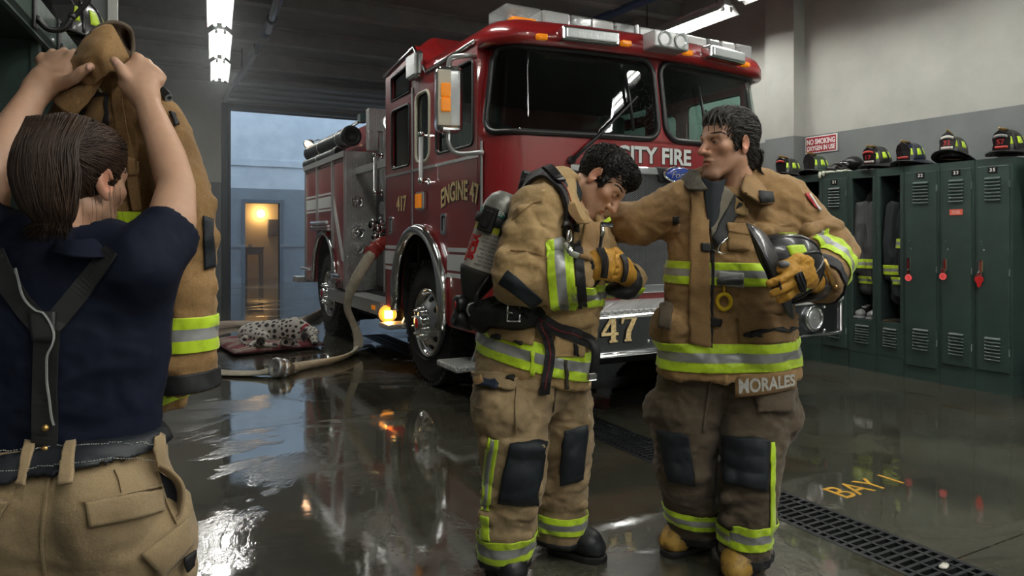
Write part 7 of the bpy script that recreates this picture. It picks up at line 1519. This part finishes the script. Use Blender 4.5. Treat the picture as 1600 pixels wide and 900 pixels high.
# shirt
nodes = [N(112, 378, .02, 56, .062), N(106, 402, .02, 118, .085), N(96, 440, .02, 168, .11), N(86, 520, .02, 172, .125), N(80, 620, .02, 164, .120), N(77, 712, .02, 157, .115)]
sh, se = Q(222, 415, -.02), Q(267, 357, .045); shl, sel = Q(-42, 420, -.02), Q(-30, 345, .03)
lo, hi = bounds(nodes+[(se,), (sel,)], .17); s = SDF(lo, hi, .006); s.loft(nodes, np.array(CR), .03)
s.loft([(Q(170, 400, .02), .055, .055), (sh, .066, .066), (se, .053, .053)], None, .05); s.loft([(Q(30, 400, .02), .055, .055), (shl, .064, .064), (sel, .055, .055)], None, .05)
d = (se-sh).normalized(); s.ell(se+d*.075, .085, k=.006, op='-'); d = (sel-shl).normalized(); s.ell(sel+d*.075, .085, k=.006, op='-'); s.ell(Q(125, 362, .02), (.058, .055, .05), k=.012, op='-'); s.plane(Q(77, 716), -CU)
V, F = s.surface(4); nv = vnormals(V, F); V = crease(V, nv, .006, 31, 7, 9); shirt = skin_obj('shirt', V, F, m_navy, gal); sk = Skin(V, F)
sheet('shirt_collar', [[(90, 372, 1.31), (125, 376, 1.28), (165, 372, 1.33), (186, 388, 1.40)], [(84, 384, 1.275), (125, 390, 1.255), (168, 386, 1.30), (190, 400, 1.38)], [(78, 394, 1.262), (120, 402, 1.238), (172, 402, 1.27), (200, 404, 1.36)]], m_navy, shirt, .004)
m_sus = mat('suspender leather', (.020, .020, .020), .5, bump=(120, .2, .001))
sus = strap('suspender', sk, [(178, 392), (140, 440), (104, 484), (82, 512)], .036, m_sus, gal, .006, .005, 26); strap('suspender', sk, [(-8, 398), (14, 440), (42, 480), (66, 508)], .036, m_sus, gal, .006, .005, 24); strap('suspender', sk, [(76, 505), (74, 560), (72, 640), (72, 702)], .040, m_sus, gal, .006, .005, 24)
patch('suspender_yoke', sk, [(50, 486), (92, 488), (88, 532), (56, 532)], m_sus, gal, .012, .006, 6, 6)
strap('wire', sk, [(33, 420), (42, 456), (60, 484), (74, 490), (88, 516), (88, 532), (80, 560), (82, 610), (88, 660)], .003, mat('thin cable', (.35, .36, .35), .5), gal, .018, .003, 50)
for (x, y) in ((74, 668), (76, 698)): p, n_ = sk.hit(x, y, .014); b = B(); b.lathe([(0, .004), (.0055, .003), (.006, 0)], p, n_, 14); b.obj('rivet', m_brass, sus)
# trousers
n0 = [N(76, 695, .02, 166, .132), N(80, 745, .02, 174, .14), N(84, 800, .03, 184, .15), N(90, 850, .03, 200, .155)]
la, lb_ = [N(0, 850, .03, 108, .13), N(-6, 1000, .04, 92, .11), N(0, 1200, .05, 76, .09), N(4, 1395, .05, 66, .08)], [N(190, 850, .03, 108, .13), N(196, 1000, .04, 92, .11), N(186, 1200, .05, 76, .09), N(182, 1395, .05, 66, .08)]
lo, hi = bounds(n0+la+lb_, .22); s = SDF(lo, hi, .0085); s.loft(n0, np.array(CR), .02); s.loft(la, np.array(CR), .03); s.loft(lb_, np.array(CR), .03); s.plane(Q(76, 690), CU)
s.ell(Q(30, 800, -.09), (.085, .06, .085), k=.05); s.ell(Q(140, 800, -.09), (.085, .06, .085), k=.05)
s.loft([(Q(74, 760, -.155), .006, .006), (Q(70, 850, -.16), .012, .012), (Q(78, 905, -.15), .02, .02)], None, .04, '-')
V, F = s.surface(2); nv = vnormals(V, F); V = crease(V, nv, .0055, 41, 7, 11); tro = skin_obj('trousers', V, F, m_khaki, gal); tk = Skin(V, F)
belt_n = CU+CR*-.10
bl = band('belt', tk, (Q(80, 742, -.12), belt_n, (0, .044)), [mat('belt leather', (.006, .009, .014), .5, bump=(200, .1, .001))], gal, None, .013, .006); mst = mat('pale stitching', (.42, .42, .38), .7)
b = B()
for dy in (-12, 12):
    b = B()
    for k in range(62):
        x = -4+k*4.0; y = 722-(x-80)*.065+dy+(0 if x < 120 else -(x-120)*.03); p, n_ = tk.hit(x, y, .0165); q, _ = tk.hit(x+2.4, y-.2, .0165); b.tube([p, q], .0009, 4)
    b.obj('stitching', mst, bl)
for (x0, x1, yt, yb) in ((34, 52, 702, 762), (100, 118, 702, 762)): patch('belt_loop', tk, [(x0+4, yt), (x1+3, yt), (x1-1, yb), (x0-2, yb)], m_khaki, tro, .020, .005, 5, 14)
patch('belt_loop', tk, [(229, 690), (243, 688), (247, 730), (232, 736)], m_khaki, tro, .020, .005, 5, 10)
patch('waistband', tk, [(-5, 698), (245, 684), (244, 690), (-5, 704)], m_khaki, tro, .006, .004, 40, 2)
patch('back_pocket_flap', tk, [(133, 785), (250, 765), (252, 800), (139, 822)], m_khaki, tro, .007, .005, 20, 8); patch('back_pocket_flap', tk, [(-5, 780), (18, 783), (0, 812), (-5, 818)], m_khaki, tro, .007, .005, 6, 6); strap('pocket_seam', tk, [(128, 783), (190, 773), (250, 758)], .004, m_khaki, tro, .004, .005, 20)
strap('centre_seam', tk, [(78, 748), (72, 790), (66, 845), (72, 900)], .004, m_khaki, tro, .003, .004, 24); strap('side_seam', tk, [(244, 738), (256, 780), (274, 818)], .004, m_khaki, tro, .004, .004, 16); strap('yoke_seam', tk, [(178, 735), (186, 752), (190, 776)], .003, m_khaki, tro, .003, .003, 10)
patch('cargo_flap', tk, [(216, 866), (286, 812), (296, 850), (250, 898)], m_khaki, tro, .010, .006, 14, 10, .006); patch('knit_patch', tk, [(279, 872), (296, 858), (294, 880), (284, 892)], m_blk, tro, .014, .004, 4, 4)
sheet('pocket_edge', [[(246, 724, 1.33), (270, 738, 1.335), (287, 762, 1.345), (284, 800, 1.345), (273, 814, 1.335)], [(248, 732, 1.35), (264, 744, 1.36), (276, 766, 1.375), (276, 796, 1.37), (270, 812, 1.35)]], m_khaki, tro, .006); sheet('pocket_lining', [[(250, 738, 1.345), (268, 752, 1.36), (276, 772, 1.37)], [(255, 772, 1.345), (268, 782, 1.36), (275, 790, 1.365)], [(260, 796, 1.345), (268, 804, 1.35), (272, 810, 1.35)]], [mat('pocket lining', (.012, .014, .02), .8)], tro, .004)
for px in (6, 180): c = P(px, 1427, 1.38); c.z = 0; boot(gal, c-CF*.07, c+CF*.19, None)

# ================================================================== TURNOUT COAT SHE LIFTS
D0 = 1.72
jk = thing('turnout_coat', 'ochre brown turnout coat with lime bands, held up by the woman', 'coat', Q(190, 110, 0)); m_j = m_tan4
nodes = [N(160, 112, -.02, 46, .05), N(172, 150, .0, 66, .07), N(186, 210, .02, 84, .085), N(196, 300, .04, 86, .09), N(200, 420, .05, 84, .09), N(200, 560, .05, 86, .09), N(200, 636, .05, 84, .09)]
sl = [N(222, 160, .02, 34, .052), N(258, 215, .0, 38, .058), N(288, 300, -.02, 38, .058), N(296, 350, -.03, 36, .056), N(292, 420, -.03, 38, .058), N(293, 500, -.03, 37.5, .058), N(294, 606, -.03, 38.5, .060)]
s2 = [N(125, 165, .0, 30, .05), N(102, 230, .02, 36, .058), N(98, 340, .03, 36, .058), N(100, 560, .03, 36, .058)]
lo, hi = bounds(nodes+sl+s2, .15); s = SDF(lo, hi, .006); s.loft(nodes, np.array(CR), .03); s.loft(sl, np.array(CR), .02); s.loft(s2, np.array(CR), .02)
s.plane(Q(294, 604, 0), -CU+CR*.03) if False else None
s.loft([(Q(294, 657, -.03), .075, .075), (Q(294, 720, -.03), .075, .075)], np.array(CR), .006, '-', e=8.); s.plane(Q(250, 638, .05), -CU)
for a, c, r in (((258, 335, -.09), (325, 320, -.03), .016), ((262, 360, -.09), (328, 372, -.03), .014), ((265, 440, -.09), (328, 452, -.03), .010), ((262, 570, -.09), (325, 562, -.04), .010), ((232, 190, -.06), (262, 170, .0), .014)): s.cap(Q(*a), Q(*c), r, r*.7, k=.03)
V, F = s.surface(2); nv = vnormals(V, F); V = crease(V, nv, .0065, 51, 11, 11); body = skin_obj('coat_body', V, F, m_j, jk); jkS = Skin(V, F)
isr = lambda c: (c-np.array(Q(250, 560))) @ np.array(CR) > -.01*(1) 
band('sleeve_band', jkS, (Q(294, 551, -.08), CU-CR*.02, (0, .028, .055, .082)), LIME3, jk, isr, .004, .003); band('knit_cuff', jkS, (Q(294, 607, -.08), CU-CR*.06, (-.01, .034)), [m_blk], jk, isr, .004, .005)
band('chest_band', jkS, (Q(196, 386, -.05), CU, (0, .028, .056, .084)), LIME3, jk, lambda c: (c-np.array(Q(232, 380))) @ np.array(CR) < 0, .004, .003)
band('hem_band', jkS, (Q(266, 630, 0), CU-CR*.25, (0, .030, .050)), [m_lime, m_silver], jk, lambda c: (c-np.array(Q(250, 560))) @ np.array(CR) < .06, .004, .003)
patch('elbow_patch', jkS, [(316, 338), (330, 342), (334, 416), (318, 422)], m_knee, jk, .005, .005, 5, 12)
patch('chest_pocket', jkS, [(136, 150), (170, 148), (172, 196), (132, 198)], m_j, jk, .004, .005, 8, 8, .008)
for qd in ([(133, 148), (172, 144), (172, 149), (134, 153)], [(133, 148), (138, 148), (137, 198), (131, 198)], [(167, 146), (172, 146), (173, 198), (167, 198)]): patch('pocket_edge', jkS, qd, m_blk, jk, .014, .005, 6, 6)
strap('coat_seam', jkS, [(183, 118), (186, 170), (200, 240), (215, 330)], .022, m_j, jk, .006, .006, 20); patch('pocket_flap', jkS, [(196, 246), (222, 252), (218, 272), (200, 276)], m_j, jk, .010, .006, 6, 6)
b = B(); b.cyl(jkS.hit(252, 146, .01)[0], jkS.hit(262, 158, .01)[0], .011, n=10); b.obj('torch', m_black, jk); patch('shoulder_tab', jkS, [(262, 178), (270, 180), (278, 198), (272, 200)], m_blk, jk, .010, .006, 3, 5)
# collar, lapel
sheet('collar', [[(110, 108, 1.61), (124, 78, 1.605), (148, 50, 1.61), (174, 41, 1.625), (184, 54, 1.63), (194, 75, 1.64), (205, 98, 1.66)], [(124, 124, 1.60), (140, 100, 1.585), (160, 82, 1.58), (173, 78, 1.595), (182, 86, 1.61), (190, 96, 1.625), (200, 109, 1.65)], [(146, 140, 1.62), (156, 128, 1.605), (166, 118, 1.605), (174, 113, 1.61), (182, 113, 1.62), (190, 115, 1.64), (198, 121, 1.665)]], [m_j], jk, .007, 30, wr=.008)
b = B(); b.tube([P(*q) for q in ((110, 110, 1.608),)]+bez([P(110, 108, 1.608), P(124, 77, 1.603), P(149, 46, 1.608), P(178, 35, 1.625), (P(203, 46, 1.67)), P(208, 74, 1.69), P(205, 100, 1.67)], 30), .0055, 6); b.obj('collar_piping', m_tan3, jk)
sheet('collar_lining', [[(174, 38, 1.63), (196, 40, 1.67), (208, 68, 1.695)], [(184, 56, 1.66), (197, 64, 1.71), (207, 84, 1.715)], [(195, 80, 1.665), (202, 90, 1.69), (206, 99, 1.68)]], [mat('coat lining brown', (.09, .055, .03), .9)], jk, .004)
sheet('lapel', [[(148, 126, 1.625), (156, 124, 1.62), (164, 121, 1.625)], [(112, 142, 1.605), (128, 150, 1.60), (142, 158, 1.615)], [(80, 152, 1.615), (96, 170, 1.60), (119, 184, 1.61)]], m_j, jk, .007, wr=.006); strap('drawcord', jkS, [(152, 125), (160, 138), (165, 146)], .004, mat('cream cord', (.45, .38, .24), .7), jk, .02, .004, 8)
# ================================================================== DOG ON ITS CUSHION, HOSES
bed = thing('dog_bed', 'red and grey tartan dog cushion on the wet floor', 'dog bed', (1.45, 8.9, 0))
def plaid():
    m = bpy.data.materials.new('tartan'); m.use_nodes = True; nt = m.node_tree; N_ = nt.nodes; L = nt.links; b = N_['Principled BSDF']; b.inputs['Roughness'].default_value = .9; tc = N_.new('ShaderNodeTexCoord'); mp = N_.new('ShaderNodeMapping'); mp.inputs['Rotation'].default_value = (0, 0, -.42); L.new(tc.outputs['Object'], mp.inputs['Vector']); sp = N_.new('ShaderNodeSeparateXYZ'); L.new(mp.outputs['Vector'], sp.inputs[0])
    def stripe(src, fr, ph, w, col, prev):
        a = N_.new('ShaderNodeMath'); a.operation = 'MULTIPLY_ADD'; a.inputs[1].default_value = fr; a.inputs[2].default_value = ph; L.new(src, a.inputs[0]); f = N_.new('ShaderNodeMath'); f.operation = 'FRACT'; L.new(a.outputs[0], f.inputs[0]); c = N_.new('ShaderNodeMath'); c.operation = 'LESS_THAN'; c.inputs[1].default_value = w; L.new(f.outputs[0], c.inputs[0]); g = N_.new('ShaderNodeMath'); g.operation = 'MULTIPLY'; g.inputs[1].default_value = .62; L.new(c.outputs[0], g.inputs[0])
        x = N_.new('ShaderNodeMixRGB'); x.inputs['Color2'].default_value = (*col, 1); L.new(g.outputs[0], x.inputs['Fac']); L.new(prev, x.inputs['Color1']); return x.outputs[0]
    c = N_.new('ShaderNodeRGB'); c.outputs[0].default_value = (.20, .035, .045, 1); o = c.outputs[0]
    for s_ in ('X', 'Y'):
        o = stripe(sp.outputs[s_], 3.2, 0, .42, (.26, .23, .19), o); o = stripe(sp.outputs[s_], 3.2, .62, .05, (.55, .52, .46), o); o = stripe(sp.outputs[s_], 3.2, .25, .06, (.05, .03, .04), o); o = stripe(sp.outputs[s_], 3.2, .85, .04, (.5, .5, .45), o)
    L.new(o, b.inputs['Base Color']); return m
g = [onZ(330, 531, .05), onZ(366, 552, .05), onZ(506, 538, .05), onZ(470, 515, .05)]; ctr = sum(g, Vector())/4
b = B(); rows = []
nU, nV = 28, 24
def bedpt(u, v, top):
    a = lerp(g[0], g[3], u); c = lerp(g[1], g[2], u); p = lerp(a, c, v); e = (min(u, 1-u)*2, min(v, 1-v)*2); k = (1-(1-min(1, e[0]*2.2))**2.5)*(1-(1-min(1, e[1]*2.2))**2.5); p = p+(p-ctr)*.06*(1-k)*0
    p.z = .045+(.045 if top else -.042)*max(k, 0)**.5+(.006*math.sin(u*9+v*4)*math.sin(v*7) if top else 0)*k; return p
b.grid([[bedpt(i/nU, j/nV, True) for i in range(nU+1)] for j in range(nV+1)][::-1]); b.grid([[bedpt(i/nU, j/nV, False) for i in range(nU+1)] for j in range(nV+1)])
o = weld(b.obj('cushion', plaid(), bed)); b = B(); b.tube([bedpt(u, 0, True) for u in np.linspace(0, 1, 20)]+[bedpt(1, v, True) for v in np.linspace(0, 1, 20)][1:]+[bedpt(u, 1, True) for u in np.linspace(1, 0, 20)][1:]+[bedpt(0, v, True) for v in np.linspace(1, 0, 20)][1:-1], .008, 6, closed=True); b.obj('piping', mat('dark red piping', (.12, .02, .03), .8), o)
BZ = .085
dg = thing('dog', 'spotted black and white dog asleep on the tartan cushion', 'dog', (1.5, 8.9, BZ))
def D(px, py, d): return P(px, py, d)
def spots_mat():
    m = bpy.data.materials.new('spotted coat'); m.use_nodes = True; nt = m.node_tree; N_ = nt.nodes; L = nt.links; b = N_['Principled BSDF']; b.inputs['Roughness'].default_value = .75; at = N_.new('ShaderNodeAttribute'); at.attribute_name = 'tone'; L.new(at.outputs['Color'], b.inputs['Base Color']); b.inputs['Sheen Weight'].default_value = .2; return m
dz = 8.35
s = SDF(np.array(D(430, 520, dz))-np.array([.85, .7, .45]), np.array(D(430, 520, dz))+np.array([.85, .7, .4]), .0085)
def dl(pts, k=.04): s.loft([(D(x, y, d), r, r) for x, y, d, r in pts], None, k)
dl([(398, 520, 8.42, .135), (418, 518, 8.40, .135), (440, 518, 8.36, .145), (458, 516, 8.34, .15), (468, 520, 8.32, .13)])       # trunk, rump at the left, chest at the right
dl([(462, 512, 8.36, .12), (476, 516, 8.30, .085), (486, 522, 8.26, .070)]); dl([(388, 522, 8.40, .12), (400, 526, 8.30, .11), (412, 529, 8.18, .065)])   # neck, haunch
def dz_(pts, k=.02): s.loft([(gz(x, y, z), r, r) for x, y, z, r in pts], None, k)
gz = lambda px, py, z: onZ(px, py, z)
dz_([(402, 520, .27, .075), (413, 530, .20, .058), (404, 536, .12, .040), (396, 537, .10, .034)], .03); dz_([(395, 538, .10, .030), (410, 538.5, .10, .027), (424, 539, .095, .025), (430, 539.5, .09, .028)])   # hind leg: thigh, knee, hock, paw
dz_([(458, 520, .26, .085), (449, 531, .17, .056), (443, 534, .12, .042)], .03); dz_([(443, 534.5, .115, .040), (460, 536, .11, .034), (475, 540.5, .10, .028), (482, 543, .09, .029)]); s.ell(gz(484.5, 544, .085), (.036, .030, .022), k=.015)   # front leg and paw
dz_([(452, 533, .13, .04), (449, 538, .11, .034), (466, 542.5, .095, .027), (471, 543.5, .09, .028)])
dz_([(383, 528, .15, .034), (376, 531, .12, .02), (382, 537, .10, .015), (394, 541, .09, .009)])                                     # tail
s.ell(D(487, 519, 8.20), (.070, .075, .068), k=.03); dl([(487, 521, 8.16, .058), (491, 529, 8.06, .046), (491.5, 534, 8.01, .038)], .03); s.ell(D(482, 517.5, 8.14), (.05, .04, .03), k=.02); s.ell(D(494, 518.5, 8.14), (.04, .04, .03), k=.02)
dl([(476, 517, 8.13, .030), (474, 525, 8.08, .030), (475, 531, 8.06, .018)], .012)                                                                # hanging ear
V, F = s.surface(2); V[:, 2] = np.maximum(V[:, 2], BZ-.02)
rn = np.random.RandomState(21); col = np.tile(np.array([.66, .63, .57]), (len(V), 1)); cand = V[rn.permutation(len(V))]; cen = []; rad = []
hd = np.array(D(489, 527, 8.1))
for p in cand:
    dh = np.linalg.norm(p-hd) < .12; r = rn.uniform(.009, .013) if dh else rn.uniform(.014, .030)
    if all(np.linalg.norm(p-c)-r-q > (.012 if dh else .013) for c, q in zip(cen, rad)): cen.append(p); rad.append(r)
    if len(cen) > 230: break
w = noise3(V*45)*.009
for c, r in zip(cen, rad): m_ = np.linalg.norm(V-c, axis=1)+w < r; col[m_] = (.012, .011, .011)
ear = np.array([D(476, 517, 8.13), D(474, 525, 8.08), D(475, 531, 8.06)]); de = np.min([np.linalg.norm(V-e, axis=1) for e in ear], 0); col[de < .045] = (.014, .012, .012)
nose = np.array(D(491.5, 537, 7.975)); col[np.linalg.norm(V-nose, axis=1) < .022] = (.015, .013, .013); dog = skin_obj('body', V, F, spots_mat(), dg, col=col); dk = Skin(V, F)
b = B()
for pts in (((482.5, 523.5), (485, 524.6), (487, 523.8)), ((492.5, 523.6), (494, 524.4), (495.5, 523.6))): b.tube([dk.hit(x, y, .001)[0] for x, y in pts], .004, 5)
b.obj('closed_eye', m_black, dog); q = dk.hit(491.5, 537, .002)[0]; b = B(); b.sph(q, .016, 12, sc=(1.2, 1, .8)); b.obj('nose', m_black, dog)
strap('collar', dk, [(471, 520), (473, 513), (477, 508.5), (481, 507.5)], .030, mat('red collar', (.40, .02, .03), .6), dg, .006, .005, 16)
# hoses
m_hose = mat('hose canvas', (.62, .58, .46), .85, noise=(12, (.46, .42, .33), .3, .6), weave=(260, .3, .002)); m_hoser = mat('hose coupling red', (.36, .035, .025), .4, coat=.3)
hs = thing('fire_hose', 'cream fire hose hanging from the red pump coupling and running over the wet floor', 'hose', (1.6, 7.0, 0))
c0 = P(592, 384, 7.55); c1 = P(579, 397, 7.38)
b = B(); pts = bez([c0+Vector((.22, .06, .05)), c0+Vector((.05, 0, .03)), c0, lerp(c0, c1, .6), c1], 16); b.tube(pts, .072, 20); b.obj('red_elbow', m_hoser, hs)
for t, r in ((.35, .078), (.9, .080)): p = lerp(c0, c1, t); d = (c1-c0).normalized(); b = B(); b.lathe([(.06, -.018), (r, -.018), (r, .018), (.06, .018)], p, d, 20); [b.box(p+frame_of(d)[0]*r*math.cos(a)+frame_of(d)[1]*r*math.sin(a), (.02, .02, .03)) for a in (0, 2.1, 4.2)]; b.obj('coupling_ring', m_hoser, hs)
gz = lambda px, py, z: onZ(px, py, z)
path = [c1+(c0-c1).normalized()*.05, P(560, 430, 7.42), P(545, 462, 7.52), P(543, 483, 7.6), P(551, 503, 7.68), P(558, 521, 7.72), P(560, 535, 7.73), gz(555, 547, .05), gz(540, 557, .045), gz(515, 564, .045), gz(480, 570, .045), gz(462, 573, .05)]
pc = bez(path, 70); n = len(pc); rx = [lerp(.072, .040, min(1, i/16)) if i < 26 else lerp(.040, .062, min(1, (i-26)/12)) if i < 46 else lerp(.062, .048, (i-46)/(n-46)) for i in range(n)]; ry = [lerp(.064, .022, min(1, i/16)) if i < 26 else .020 if i < 55 else lerp(.022, .045, (i-55)/16) for i in range(n)]
b = B(); b.tube(pc, rx, 18, ry=ry, up=CR*.6+CU*.5-CF*.2); b.obj('hose_line', m_hose, hs)
e0 = pc[-1]; k0 = gz(437, 575, .085); kd = (CR*-.55-CF*.75+CU*.25).normalized(); kb = k0-kd*.07
b = B(); b.lathe([(.050, -.09), (.062, -.09), (.062, -.04), (.088, -.035), (.088, .01), (.080, .015), (.080, .03), (.09, .035), (.09, .085), (.08, .095), (.066, .095), (.062, .06), (.03, .05), (.03, .075), (0, .075)], k0-kd*.03, kd, 28); cp = b.obj('coupling', m_alu, hs)
for a in (0.3, 2.4, 4.5): u, v, x = frame_of(kd); b = B(); b.cyl(k0+kd*.03+u*.088*math.cos(a)+v*.088*math.sin(a), k0+kd*.03+u*.108*math.cos(a)+v*.108*math.sin(a), .012, n=8); b.obj('coupling_lug', m_chrome, cp)
b = B(); b.tube(bez([e0, lerp(e0, kb, .5), kb], 8), .05, 14, ry=.042); b.obj('hose_end', m_hose, cp)
path = [gz(431, 580, .05), gz(415, 581, .04), gz(395, 583, .028), gz(360, 583, .02), gz(332, 581, .02), gz(290, 578, .02), gz(230, 574, .02)]; pc = bez(path, 40); n = len(pc)
b = B(); b.tube(pc, [lerp(.045, .10, min(1, i/14)) for i in range(n)], 18, ry=[lerp(.042, .017, min(1, i/12)) for i in range(n)], up=CF+CR*.0); b.obj('flat_hose', m_hose, hs)
h2 = thing('fire_hose', 'dull fire hose coming from under the fire engine and passing behind the dog', 'hose', (1.6, 9.6, 0))
path = [gz(540, 452, .30)+Vector((.3, .2, 0)), P(524, 464, 9.9), gz(508, 481, .10), gz(490, 495, .05), gz(472, 503, .04), gz(440, 507, .035), gz(400, 507, .035), gz(370, 506, .035), gz(335, 511, .035), gz(280, 520, .035)]; pc = bez(path, 60)
b = B(); b.tube(pc, .075, 16, ry=.034, up=CF*.8+CU*.3); b.obj('hose_line', mat('hose canvas dull', (.36, .30, .24), .85, noise=(6, (.30, .16, .12), .3, .5)), h2)
# ================================================================== DAMP HAZE at the rear of the bay and over the yard
m_haze = bpy.data.materials.new('haze'); m_haze.use_nodes = True; _n = m_haze.node_tree; _n.nodes.remove(_n.nodes['Principled BSDF']); _v = _n.nodes.new('ShaderNodeVolumeScatter')
_v.inputs['Color'].default_value = (.92, .96, 1, 1); _v.inputs['Density'].default_value = .016; _v.inputs['Anisotropy'].default_value = .35; _n.links.new(_v.outputs[0], _n.nodes['Material Output'].inputs['Volume'])
for (x0, x1, y0, y1, z1, w) in ((WX0+.05, WX1-.22, 6.9, WY1-.12, 4.3, 'thin damp haze hanging in the back half of the bay'), (-5, 12, WY1+.35, 20.4, 4.6, 'thin damp haze in the yard outside the rear opening')):
    b = B(); b.bx(x0, x1, y0, y1, .004, z1); tag(b.obj('haze', m_haze), w, 'haze', None, 'stuff')
bpy.context.view_layer.update()
